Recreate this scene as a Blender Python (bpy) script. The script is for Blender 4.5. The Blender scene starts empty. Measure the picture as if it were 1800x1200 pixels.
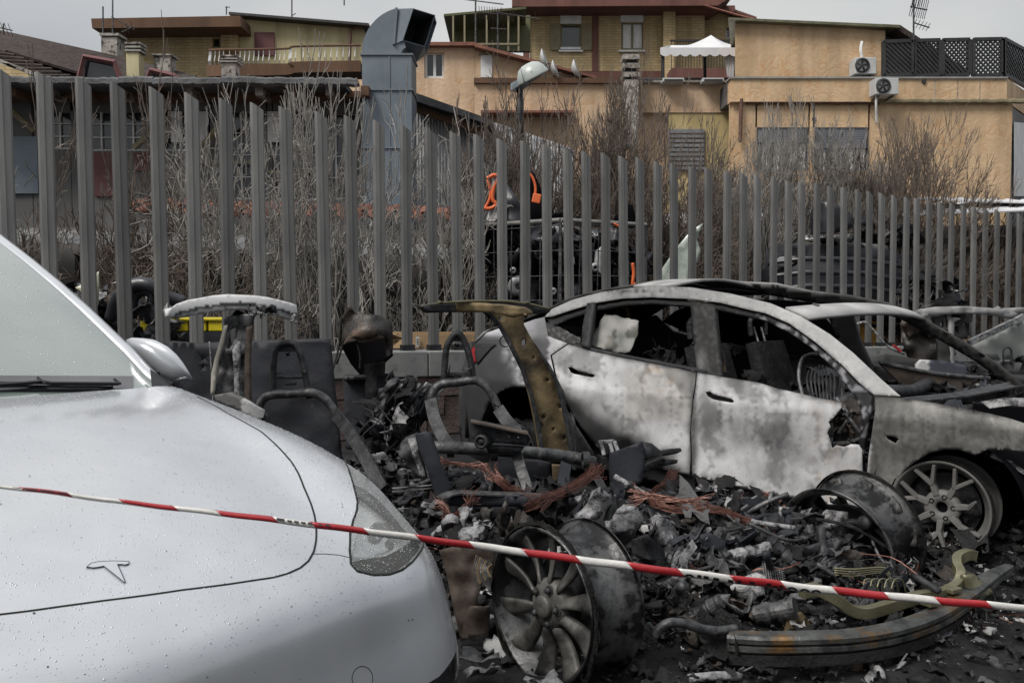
import bpy, bmesh, math, random
import numpy as np
from math import sin, cos, pi, radians, sqrt, atan2, exp
from mathutils import Vector, Matrix, noise
from mathutils.geometry import delaunay_2d_cdt
from mathutils.bvhtree import BVHTree

S = bpy.context.scene
COL = S.collection
random.seed(7)
RNG = np.random.default_rng(11)

# ------------------------------------------------------------------ camera
FPX, CAMH, PITCH = 1600.0, 1.45, 0.0469      # focal length in photo pixels, eye height, downward pitch
cd = bpy.data.cameras.new('camera')
cd.sensor_width = 36.0
cd.lens = FPX / 1800 * 36.0
cd.clip_start = 0.05
cd.clip_end = 2000
cam = bpy.data.objects.new('camera', cd)
COL.objects.link(cam)
cam.location = (0, 0, CAMH)
cam.rotation_euler = (pi / 2 - PITCH, 0, 0)
S.camera = cam

# ------------------------------------------------------------------ light: overcast day
SUN_EL, SUN_AZ = radians(50), radians(-130)
w = bpy.data.worlds.new('World')
S.world = w
w.use_nodes = True
nt = w.node_tree
for n in list(nt.nodes): nt.nodes.remove(n)
out = nt.nodes.new('ShaderNodeOutputWorld')
bg = nt.nodes.new('ShaderNodeBackground')
sky = nt.nodes.new('ShaderNodeTexSky')
sky.sky_type = 'NISHITA'
sky.sun_disc = False
sky.sun_elevation = SUN_EL
sky.sun_rotation = SUN_AZ
sky.dust_density = 3.0
tc = nt.nodes.new('ShaderNodeTexCoord')
nz = nt.nodes.new('ShaderNodeTexNoise')
nz.inputs['Scale'].default_value = 1.3
nz.inputs['Detail'].default_value = 5
nz.inputs['Roughness'].default_value = 0.5
mp = nt.nodes.new('ShaderNodeMapping')
mp.inputs['Scale'].default_value = (1, 1, 2.5)
cr = nt.nodes.new('ShaderNodeValToRGB')
cr.color_ramp.elements[0].position = 0.30
cr.color_ramp.elements[0].color = (2.8, 2.95, 3.2, 1)
cr.color_ramp.elements[1].position = 0.72
cr.color_ramp.elements[1].color = (5.5, 5.45, 5.2, 1)
mx = nt.nodes.new('ShaderNodeMixRGB')
mx.inputs[0].default_value = 0.90
nt.links.new(tc.outputs['Generated'], mp.inputs['Vector'])
nt.links.new(mp.outputs['Vector'], nz.inputs['Vector'])
nt.links.new(nz.outputs['Fac'], cr.inputs['Fac'])
nt.links.new(sky.outputs['Color'], mx.inputs[1])
nt.links.new(cr.outputs['Color'], mx.inputs[2])
# overcast sky: darker towards the horizon, (1 + 2 sin h) / 3
sx = nt.nodes.new('ShaderNodeSeparateXYZ'); nt.links.new(tc.outputs['Generated'], sx.inputs[0])
ma = nt.nodes.new('ShaderNodeMath'); ma.operation = 'MULTIPLY_ADD'; ma.use_clamp = False; ma.inputs[1].default_value = .95; ma.inputs[2].default_value = .62
mxz = nt.nodes.new('ShaderNodeMath'); mxz.operation = 'MAXIMUM'; mxz.inputs[1].default_value = 0.0
nt.links.new(sx.outputs['Z'], mxz.inputs[0]); nt.links.new(mxz.outputs[0], ma.inputs[0])
vm = nt.nodes.new('ShaderNodeVectorMath'); vm.operation = 'SCALE'
nt.links.new(mx.outputs['Color'], vm.inputs[0]); nt.links.new(ma.outputs[0], vm.inputs['Scale'])
nt.links.new(vm.outputs['Vector'], bg.inputs['Color'])
bg.inputs['Strength'].default_value = 0.10
nt.links.new(bg.outputs['Background'], out.inputs['Surface'])

sd = bpy.data.lights.new('sun', 'SUN')
sd.energy = 2.2
sd.angle = radians(25)
sd.color = (1.0, 0.96, 0.9)
so = bpy.data.objects.new('sun', sd)
COL.objects.link(so)
sdir = Vector((sin(SUN_AZ) * cos(SUN_EL), cos(SUN_AZ) * cos(SUN_EL), sin(SUN_EL)))
so.rotation_euler = sdir.to_track_quat('Z', 'Y').to_euler()
so.location = (0, 0, 12)

S.view_settings.view_transform = 'Standard'
S.view_settings.look = 'None'
S.view_settings.gamma = 1.0
S.view_settings.exposure = 0.66
S.render.engine = 'CYCLES'

# ------------------------------------------------------------------ measuring: a photo pixel and a depth give a point
CP, SP = cos(PITCH), sin(PITCH)
def ray(x, y):
    a = (x - 900) / FPX; b = -(y - 600) / FPX
    return Vector((a, CP + b * SP, -SP + b * CP))
EYE = Vector((0, 0, CAMH))
def PX(x, y, D):
    d = ray(x, y); return EYE + d * (D / d.y)
def GZ(x, y, z):
    d = ray(x, y); return EYE + d * ((z - CAMH) / d.z)
def onplane(x, y, p, n):
    d = ray(x, y); return EYE + d * ((Vector(p) - EYE).dot(n) / d.dot(n))

# ------------------------------------------------------------------ materials
MATS = {}
def mat(name, c1, c2=None, scale=4.0, rough=0.7, metal=0.0, bump=0.0, bscale=None, detail=6, lo=.35, hi=.65, coat=0, r2=None,
        c3=None, s3=1.0, lo3=.55, hi3=.7, attr=None, stretch=None, spec=None, trans=0, alpha=1, rnd=0):
    m = bpy.data.materials.new(name); m.use_nodes = True
    t = m.node_tree; p = t.nodes['Principled BSDF']
    p.inputs['Roughness'].default_value = rough; p.inputs['Metallic'].default_value = metal
    if coat: p.inputs['Coat Weight'].default_value = coat; p.inputs['Coat Roughness'].default_value = 0.04
    if spec is not None: p.inputs['Specular IOR Level'].default_value = spec
    if trans: p.inputs['Transmission Weight'].default_value = trans
    if alpha < 1: p.inputs['Alpha'].default_value = alpha
    tc = t.nodes.new('ShaderNodeTexCoord'); vec = tc.outputs['Object']
    if stretch:
        mm = t.nodes.new('ShaderNodeMapping'); mm.inputs['Scale'].default_value = stretch
        t.links.new(vec, mm.inputs['Vector']); vec = mm.outputs['Vector']
    col = None
    def nz(sc, det=6):
        n = t.nodes.new('ShaderNodeTexNoise'); n.inputs['Scale'].default_value = sc; n.inputs['Detail'].default_value = det
        n.inputs['Roughness'].default_value = .62
        t.links.new(vec, n.inputs['Vector']); return n.outputs['Fac']
    def ramp(src, a, b, ca, cb):
        r = t.nodes.new('ShaderNodeValToRGB'); r.color_ramp.elements[0].position = a; r.color_ramp.elements[1].position = b
        r.color_ramp.elements[0].color = ca; r.color_ramp.elements[1].color = cb
        t.links.new(src, r.inputs['Fac']); return r.outputs['Color']
    def mix(f, a, b, mode='MIX'):
        x = t.nodes.new('ShaderNodeMixRGB'); x.blend_type = mode
        for i, v in ((0, f), (1, a), (2, b)):
            if hasattr(v, 'default_value') or hasattr(v, 'links'): t.links.new(v, x.inputs[i])
            elif isinstance(v, (int, float)): x.inputs[i].default_value = v
            else: x.inputs[i].default_value = (*v, 1)
        return x.outputs['Color']
    if c2 is not None:
        col = ramp(nz(scale, detail), lo, hi, (*c1, 1), (*c2, 1))
    if c3 is not None:
        f = ramp(nz(s3, 8), lo3, hi3, (0, 0, 0, 1), (1, 1, 1, 1))
        col = mix(f, col if col else c1, c3)
    if attr:
        a = t.nodes.new('ShaderNodeAttribute'); a.attribute_name = attr
        col = mix(1.0, a.outputs['Color'], col if col else c1, 'MULTIPLY')
    if rnd:
        oi = t.nodes.new('ShaderNodeObjectInfo'); mr = t.nodes.new('ShaderNodeMapRange'); mr.inputs['To Min'].default_value = 1 - rnd; mr.inputs['To Max'].default_value = 1 + rnd * .5
        t.links.new(oi.outputs['Random'], mr.inputs['Value']); col = mix(1.0, col if col else c1, mr.outputs['Result'], 'MULTIPLY')
    if col: t.links.new(col, p.inputs['Base Color'])
    else: p.inputs['Base Color'].default_value = (*c1, 1)
    if r2 is not None:
        rr = ramp(nz(scale * 1.7), .35, .65, (rough,) * 3 + (1,), (r2,) * 3 + (1,))
        t.links.new(rr, p.inputs['Roughness'])
    if bump:
        b = t.nodes.new('ShaderNodeBump'); b.inputs['Strength'].default_value = min(1, bump); b.inputs['Distance'].default_value = .02 * bump
        t.links.new(nz(bscale or scale * 4, 8), b.inputs['Height']); t.links.new(b.outputs['Normal'], p.inputs['Normal'])
    m['h'] = 1
    MATS[name] = m
    return m

M = {}
M['asphalt'] = mat('asphalt', (.010, .010, .011), (.034, .034, .036), 3, .8, bump=1, bscale=110, r2=.4, c3=(.07, .07, .07), s3=60, lo3=.6, hi3=.75, spec=0.35)
M['char'] = mat('char', (.005, .005, .006), (.022, .021, .022), 5, .6, bump=1.0, bscale=18, r2=.85, spec=0.15)
M['charblue'] = mat('charblue', (.011, .012, .016), (.030, .032, .039), 2.2, .62, bump=.5, bscale=12, c3=(.12, .11, .10), s3=9, lo3=.66, hi3=.8, spec=0.25)
M['frag'] = mat('fragments', (.8, .8, .8), (1, 1, 1), 9, .5, attr='tone', bump=1, bscale=45, r2=.8, spec=0.3)
M['pale'] = mat('galvanised pale', (.115, .115, .115), (.18, .178, .172), 2.5, .55, metal=.15, bump=.15, bscale=30, c3=(.25, .235, .18), s3=2.2, lo3=.56, hi3=.85, stretch=(3, 3, .6), rnd=.3)
M['concrete'] = mat('concrete', (.16, .165, .165), (.27, .27, .255), 2.0, .85, bump=.5, c3=(.07, .075, .06), s3=5, lo3=.55, hi3=.75)
M['block'] = mat('tufa block', (.075, .052, .046), (.14, .105, .095), 5, .9, bump=1, bscale=30)
M['mortar'] = mat('mortar', (.08, .075, .07), (.15, .14, .13), 6, .9, bump=.6)
M['bluemetal'] = mat('blue grey sheet metal', (.10, .125, .15), (.155, .185, .215), 1.2, .5, metal=.3, c3=(.24, .25, .25), s3=3, lo3=.62, hi3=.9)
M['blackin'] = mat('soot black', (.003, .003, .004), rough=.95, spec=.05)
M['steel'] = mat('burnt steel', (.022, .023, .026), (.115, .116, .118), 19, .5, metal=.5, bump=.6, bscale=25, c3=(.26, .25, .23), s3=11, lo3=.6, hi3=.8)
M['steeldark'] = mat('dark burnt steel', (.014, .015, .017), (.05, .051, .055), 16, .55, metal=.4, bump=.6, bscale=22, c3=(.17, .16, .15), s3=13, lo3=.64, hi3=.8, spec=0.3)
M['rust'] = mat('rusty pillar steel', (.075, .055, .03), (.22, .165, .09), 9, .65, metal=.2, bump=.5, bscale=28, c3=(.02, .017, .015), s3=4, lo3=.5, hi3=.68, spec=0.3)
M['ash'] = mat('pale ash metal', (.13, .13, .135), (.36, .36, .37), 22, .6, metal=.2, bump=.9, bscale=60, c3=(.022, .022, .024), s3=19, lo3=.48, hi3=.62)
M['olive'] = mat('olive bare metal', (.10, .095, .055), (.19, .18, .12), 5, .45, metal=.5, bump=.4)
M['copper'] = mat('bare copper wire', (.065, .026, .02), (.15, .065, .047), 60, .45, metal=.5)
M['rim'] = mat('sooty wheel alloy', (.035, .034, .032), (.12, .116, .108), 9, .55, metal=.25, bump=.35, bscale=26, c3=(.010, .010, .010), s3=5.2, lo3=.44, hi3=.60)
M['rimlight'] = mat('ash grey wheel alloy', (.085, .083, .08), (.15, .147, .142), 4, .7, metal=.2, bump=.2, bscale=30)
M['barrel'] = mat('scorched rim barrel', (.15, .153, .158), (.32, .32, .315), 9, .34, metal=.55, bump=.4, bscale=30, c3=(.010, .010, .012), s3=4.2, lo3=.50, hi3=.56)
M['barreldark'] = mat('sooty barrel of the near wheel', (.05, .051, .054), (.19, .19, .187), 11, .34, metal=.5, bump=.4, bscale=30, c3=(.007, .007, .008), s3=5.5, lo3=.44, hi3=.53)
M['tyre'] = mat('burnt tyre', (.006, .006, .006), (.018, .018, .018), 14, .9, bump=1, bscale=30, spec=0.1)
M['brown'] = mat('scorched brown metal', (.032, .025, .021), (.085, .066, .055), 8, .7, bump=.4, spec=0.25)
M['meltplastic'] = mat('melted plastic', (.012, .011, .011), (.04, .034, .03), 4, .38, bump=1, bscale=12, c3=(.12, .085, .065), s3=2.4, lo3=.6, hi3=.72, spec=0.4)
# ------------------------------------------------------------------ object helpers
def tag(o, label=None, cat=None, group=None, kind=None):
    if label: o['label'] = label
    if cat: o['category'] = cat
    if group: o['group'] = group
    if kind: o['kind'] = kind
    return o
def empty(name, loc, label, cat, group=None, rz=0):
    o = bpy.data.objects.new(name, None); COL.objects.link(o)
    o.location = loc; o.rotation_euler = (0, 0, rz); o.empty_display_size = .1
    return tag(o, label, cat, group)
def setpar(o, parent):
    # meshes are written in world coordinates: cancel the parent's own placement
    o.parent = parent
    mw = Matrix.Identity(4); q = parent
    chain = []
    while q is not None: chain.append(q); q = q.parent
    for q in reversed(chain):
        mw = mw @ q.matrix_parent_inverse @ q.matrix_basis
    o.matrix_parent_inverse = mw.inverted()
def ob(name, verts, faces, m, parent=None, smooth=False, local=False, tone=None, thick=0, off=-1.0, bevel=0, label=None, kind=None):
    me = bpy.data.meshes.new(name)
    me.from_pydata([tuple(v) for v in verts], [], [tuple(f) for f in faces])
    me.materials.append(m)
    if smooth: me.shade_smooth()
    if tone is not None:
        ca = me.color_attributes.new('tone', 'FLOAT_COLOR', 'POINT')
        a = np.ones((len(me.vertices), 4), np.float32); a[:, :3] = np.asarray(tone, np.float32).reshape(-1, 3) if np.ndim(tone) > 1 else np.asarray(tone)[:, None]
        ca.data.foreach_set('color', a.ravel())
    me.update()
    o = bpy.data.objects.new(name, me); COL.objects.link(o)
    if parent is not None:
        if local: o.parent = parent
        else: setpar(o, parent)
    if thick:
        md = o.modifiers.new('thickness', 'SOLIDIFY'); md.thickness = thick; md.offset = off
    if bevel:
        md = o.modifiers.new('bevel', 'BEVEL'); md.width = bevel; md.segments = 2; md.limit_method = 'ANGLE'
    if label: o['label'] = label
    if kind: o['kind'] = kind
    return o
class MB:
    def __init__(s): s.v = []; s.f = []
    def add(s, vs, fs):
        b = len(s.v); s.v += [tuple(v) for v in vs]; s.f += [tuple(i + b for i in f) for f in fs]; return s
    def box(s, c, d, R=None):
        x, y, z = d[0] / 2, d[1] / 2, d[2] / 2
        vs = [Vector((i * x, j * y, k * z)) for k in (-1, 1) for j in (-1, 1) for i in (-1, 1)]
        if R is not None: vs = [R @ v for v in vs]
        c = Vector(c)
        return s.add([v + c for v in vs], [(0, 2, 3, 1), (4, 5, 7, 6), (0, 1, 5, 4), (2, 6, 7, 3), (0, 4, 6, 2), (1, 3, 7, 5)])
    def prism(s, pts, ext):                       # polygon points + extrusion vector
        n = len(pts); e = Vector(ext); pts = [Vector(p) for p in pts]
        fs = [tuple(range(n)), tuple(reversed(range(n, 2 * n)))] + [(i, i + n, (i + 1) % n + n, (i + 1) % n) for i in range(n)]
        return s.add(pts + [p + e for p in pts], fs)
    def tube(s, pts, r, n=8, cap=True):
        pts = [Vector(p) for p in pts]; k = len(pts); rs = r if isinstance(r, (list, tuple)) else [r] * k
        base = len(s.v); up = None; vs = []
        for i, p in enumerate(pts):
            t = (pts[min(i + 1, k - 1)] - pts[max(i - 1, 0)])
            if t.length < 1e-9: t = Vector((0, 0, 1))
            t.normalize()
            if up is None:
                up = Vector((0, 0, 1)) if abs(t.z) < .9 else Vector((1, 0, 0))
            a = (up - t * up.dot(t)).normalized(); b = t.cross(a); up = a
            for q in range(n):
                w = 2 * pi * q / n; vs.append(p + (a * cos(w) + b * sin(w)) * rs[i])
        fs = [(i * n + q, i * n + (q + 1) % n, (i + 1) * n + (q + 1) % n, (i + 1) * n + q) for i in range(k - 1) for q in range(n)]
        if cap: fs += [tuple(reversed(range(n))), tuple((k - 1) * n + q for q in range(n))]
        return s.add(vs, fs)
    def sweep(s, pts, prof, up=Vector((0, 0, 1)), closed=True, scl=None):   # profile (side, up) swept along pts
        pts = [Vector(p) for p in pts]; k = len(pts); n = len(prof); vs = []
        for i, p in enumerate(pts):
            t = (pts[min(i + 1, k - 1)] - pts[max(i - 1, 0)]).normalized()
            a = t.cross(up).normalized(); b = a.cross(t); q = 1 if scl is None else scl[i]
            vs += [p + a * (x * q) + b * (y * q) for x, y in prof]
        m = n if closed else n - 1
        fs = [(i * n + q, i * n + (q + 1) % n, (i + 1) * n + (q + 1) % n, (i + 1) * n + q) for i in range(k - 1) for q in range(m)]
        if closed: fs += [tuple(reversed(range(n))), tuple((k - 1) * n + q for q in range(n))]
        return s.add(vs, fs)
    def lathe(s, prof, n=48, R=None, c=(0, 0, 0), a0=0, a1=2 * pi):            # prof (radius, along axis Y)
        full = abs(a1 - a0 - 2 * pi) < 1e-6; m = n if full else n + 1; k = len(prof); vs = []
        for q in range(m):
            w = a0 + (a1 - a0) * q / n
            for r, y in prof:
                v = Vector((r * cos(w), y, r * sin(w))); vs.append((R @ v if R else v) + Vector(c))
        fs = [(q * k + i, q * k + i + 1, ((q + 1) % m) * k + i + 1, ((q + 1) % m) * k + i) for q in range(n) for i in range(k - 1)]
        return s.add(vs, fs)
    def ob(s, name, m, parent=None, **kw): return ob(name, s.v, s.f, m, parent, **kw)
def curve(pts, n=8):
    P = [Vector(p) for p in pts]; out = []
    for i in range(len(P) - 1):
        p0 = P[i - 1] if i else 2 * P[0] - P[1]; p1 = P[i]; p2 = P[i + 1]; p3 = P[i + 2] if i + 2 < len(P) else 2 * P[-1] - P[-2]
        for k in range(n):
            t = k / n; out.append(.5 * ((2 * p1) + (p2 - p0) * t + (2 * p0 - 5 * p1 + 4 * p2 - p3) * t * t + (3 * p1 - p0 - 3 * p2 + p3) * t ** 3))
    out.append(P[-1]); return out
def rect(x0, y0, x1, y1, D, dep=0.1):
    """box whose front face covers that photo rectangle at depth D and whose body goes back by dep"""
    a = PX(x0, (y0 + y1) / 2, D); b = PX(x1, (y0 + y1) / 2, D); t = PX((x0 + x1) / 2, y0, D); u = PX((x0 + x1) / 2, y1, D)
    return (Vector(((a.x + b.x) / 2, D + dep / 2, (t.z + u.z) / 2)), Vector((abs(b.x - a.x), abs(dep), t.z - u.z)))
def bxp(mb, x0, y0, x1, y1, D, dep=0.1):
    c, d = rect(x0, y0, x1, y1, D, dep); return mb.box(c, d)
def inpoly(x, y, P):
    r = False; n = len(P); j = n - 1
    for i in range(n):
        xi, yi = P[i]; xj, yj = P[j]
        if (yi > y) != (yj > y) and x < (xj - xi) * (y - yi) / (yj - yi) + xi: r = not r
        j = i
    return r
def resample(P, step):
    out = []
    for i in range(len(P)):
        a = P[i]; b = P[(i + 1) % len(P)]; L = sqrt((a[0] - b[0]) ** 2 + (a[1] - b[1]) ** 2); n = max(1, int(L / step + .5))
        for k in range(n): out.append((a[0] + (b[0] - a[0]) * k / n, a[1] + (b[1] - a[1]) * k / n))
    return out
def cdt(poly, holes, step, jit=.0):
    loops = [resample(poly, step)] + [resample(h, step) for h in holes]
    V = []; E = []
    for L in loops:
        b = len(V); V += L; E += [(b + i, b + (i + 1) % len(L)) for i in range(len(L))]
    xs = [p[0] for p in poly]; ys = [p[1] for p in poly]
    bd = np.array(V)
    gx = np.arange(min(xs) + step * .5, max(xs), step); gy = np.arange(min(ys) + step * .5, max(ys), step * .9)
    for j, y in enumerate(gy):
        for x in gx:
            xx = x + (step * .5 if j & 1 else 0) + (random.random() - .5) * jit * step
            if not inpoly(xx, y, poly) or any(inpoly(xx, y, h) for h in holes): continue
            if ((bd[:, 0] - xx) ** 2 + (bd[:, 1] - y) ** 2).min() < (step * .45) ** 2: continue
            V.append((xx, y))
    v, e, f, *_ = delaunay_2d_cdt([Vector(p) for p in V], E, [], 0, 1e-7)
    tri = []
    for t in f:
        cx = sum(v[i].x for i in t) / 3; cy = sum(v[i].y for i in t) / 3
        if inpoly(cx, cy, poly) and not any(inpoly(cx, cy, h) for h in holes): tri.append(tuple(t))
    return [(p.x, p.y) for p in v], tri
def smoothpoly(P, n=5, closed=True):
    k = len(P); out = []
    for i in range(k):
        p0, p1, p2, p3 = (np.array(P[(i + d) % k], float) for d in (-1, 0, 1, 2))
        for q in range(n):
            t = q / n; out.append(tuple(.5 * ((2 * p1) + (p2 - p0) * t + (2 * p0 - 5 * p1 + 4 * p2 - p3) * t * t + (3 * p1 - p0 - 3 * p2 + p3) * t ** 3)))
    return out
def ragged(P, amp, step):
    R = resample(P, step); return [(x + random.uniform(-amp, amp), y + random.uniform(-amp, amp)) for x, y in R]

# ================================================================== GROUND
mb = MB()
v = []; f = []
n = 60
for j in range(n + 1):
    for i in range(n + 1):
        x = -150 + 300 * i / n; y = -40 + 400 * j / n
        v.append((x, y, .12))
for j in range(n):
    for i in range(n):
        a = j * (n + 1) + i; f.append((a, a + 1, a + n + 2, a + n + 1))
g = ob('ground', v, f, M['asphalt']); tag(g, kind='structure')

# ================================================================== STEEL PALE FENCE ON ITS WALL
FA = Vector((-.99, 8.6, 0)); FU = Vector((.832, .555, 0)).normalized(); FN = Vector((FU.y, -FU.x, 0))   # FN points to the camera
FRZ = atan2(FU.y, FU.x)
def fz(t): return .955 - .0235 * t                      # top of the coping falls to the right
def fence_t(px):                                        # distance along the fence that stands at photo column px
    b = -(117 + .137 * px - 600) / FPX
    k = (px - 900) / FPX / (CP + b * SP); A = FA - FN * .08
    return (k * A.y - A.x) / (FU.x - k * FU.y)
wall = empty('boundary_wall', FA, 'low brick wall with grey concrete coping under the steel pale fence', 'wall')
T0, T1 = -6.0, 20.0
mb = MB()
WTH = .28
t = T0; seg = 0
cop = MB()
cuts = [T0]
while cuts[-1] < T1: cuts.append(cuts[-1] + 1.55)
for i in range(len(cuts) - 1):
    a, b = cuts[i] + .006, cuts[i + 1] - .006
    A = FA + FU * a; B = FA + FU * b
    za, zb = fz(a), fz(b); h = .245
    f0 = FN * .05; f1 = FN * -WTH
    pts = [A + f0 + Vector((0, 0, za - h)), A + f0 + Vector((0, 0, za)), A + f1 + Vector((0, 0, za)), A + f1 + Vector((0, 0, za - h))]
    e = B - A + Vector((0, 0, zb - za))
    MB().prism(pts, e).ob('coping_slab', M['concrete'], wall, bevel=.012)
    C = FA + FU * (a - .006)
    q = [C + Vector((0, 0, -.1)), C + Vector((0, 0, za - h)), C - FN * (WTH - .02) + Vector((0, 0, za - h)), C - FN * (WTH - .02) + Vector((0, 0, -.1))]
    mb.prism(q, FU * 1.55)
mb.ob('mortar_core', M['mortar'], wall)
# blocks: one mesh per length, shared by alike pieces
def blockmesh(L, H, seed):
    r = random.Random(seed); m = MB(); m.box((0, 0, 0), (L, .05, H))
    v = [(x + r.uniform(-.006, .006), y + r.uniform(-.006, .006), z + r.uniform(-.006, .006)) for x, y, z in m.v]
    me = bpy.data.meshes.new('brick'); me.from_pydata(v, [], m.f); me.materials.append(M['block']); me.update(); return me
BM = [blockmesh(.36, .17, s) for s in range(5)]
rows = 4
bt0, bt1 = -1.3, 2.3
for r in range(rows):
    t = bt0 + (r % 2) * .19; k = 0
    while t < bt1 and (r, k) != (9, 9):
        o = bpy.data.objects.new('brick', BM[(r * 3 + k) % 5]); COL.objects.link(o)
        o.location = FA + FU * (t + .18) + FN * (random.uniform(-.004, .008)) + Vector((0, 0, fz(t) - .245 - .105 - r * .186))
        o.rotation_euler = (0, 0, FRZ); setpar(o, wall); t += .376; k += 1

fence = empty('steel_pale_fence', FA + Vector((0, 0, fz(0))), 'long grey fence of upright galvanised steel pales with slanted cut tops', 'fence')
def palemesh(i, H):
    W2 = .058; r = random.Random(i)
    prof = [(-W2, .03), (-W2 + .016, 0), (-.006, -.006), (.0, 0), (W2 - .014, 0), (W2, .03), (W2 - .003, .032), (W2 - .016, .004), (-W2 + .018, .004), (-W2 + .003, .032)]
    vs = []
    for z in (0, 1):
        for x, y in prof:
            top = H - .0 - (x + W2) * .62
            vs.append((x, y, top if z else 0))
    n = len(prof)
    fs = [(q, (q + 1) % n, (q + 1) % n + n, q + n) for q in range(n)] + [tuple(range(n, 2 * n)), tuple(reversed(range(n)))]
    me = bpy.data.meshes.new('pale'); me.from_pydata(vs, [], fs); me.materials.append(M['pale']); me.update(); return me
# photo columns of the pale tops as far as they can be counted, then even spacing
cols = [10, 80, 150, 213, 280, 340, 398, 455, 509, 571, 621, 668, 716, 763, 806, 846, 886, 926, 966, 1005, 1037, 1070, 1101, 1131, 1161, 1190, 1221, 1251, 1282, 1311, 1337, 1364, 1391, 1415, 1440, 1464, 1489, 1512, 1533, 1554, 1575, 1597, 1617, 1637, 1657, 1676, 1697, 1717, 1737, 1757, 1777, 1797]
ts = [fence_t(c) for c in cols]
ts = [ts[0] - .56, ts[0] - .28] + ts
while ts[-1] < T1 - .4: ts.append(ts[-1] + .28)
PH = 2.15
PM = [palemesh(i, PH) for i in range(4)]
ftm = MB().box((0, .02, .03), (.13, .07, .06)).box((-.04, -.018, .012), (.03, .02, .02)).box((.04, -.018, .012), (.03, .02, .02))
FT = bpy.data.meshes.new('foot_plate'); FT.from_pydata(ftm.v, [], ftm.f); FT.materials.append(M['steeldark'])
for i, t in enumerate(ts):
    o = bpy.data.objects.new('pale', PM[i % 4]); COL.objects.link(o)
    o.location = FA + FU * t + FN * -.08 + Vector((0, 0, fz(t)))
    o.rotation_euler = (radians(random.uniform(-.25, .25)), radians(-.5 + random.uniform(-.45, .45)), FRZ - .10 + random.uniform(-.06, .06))
    o.scale = (1, 1, 1 + random.uniform(-.004, .004)); setpar(o, fence)
    fo = bpy.data.objects.new('foot_plate', FT); COL.objects.link(fo)
    fo.location = FA + FU * t + FN * -.08 + Vector((0, 0, fz(t) - .004)); fo.rotation_euler = (0, 0, FRZ); setpar(fo, fence)
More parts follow.
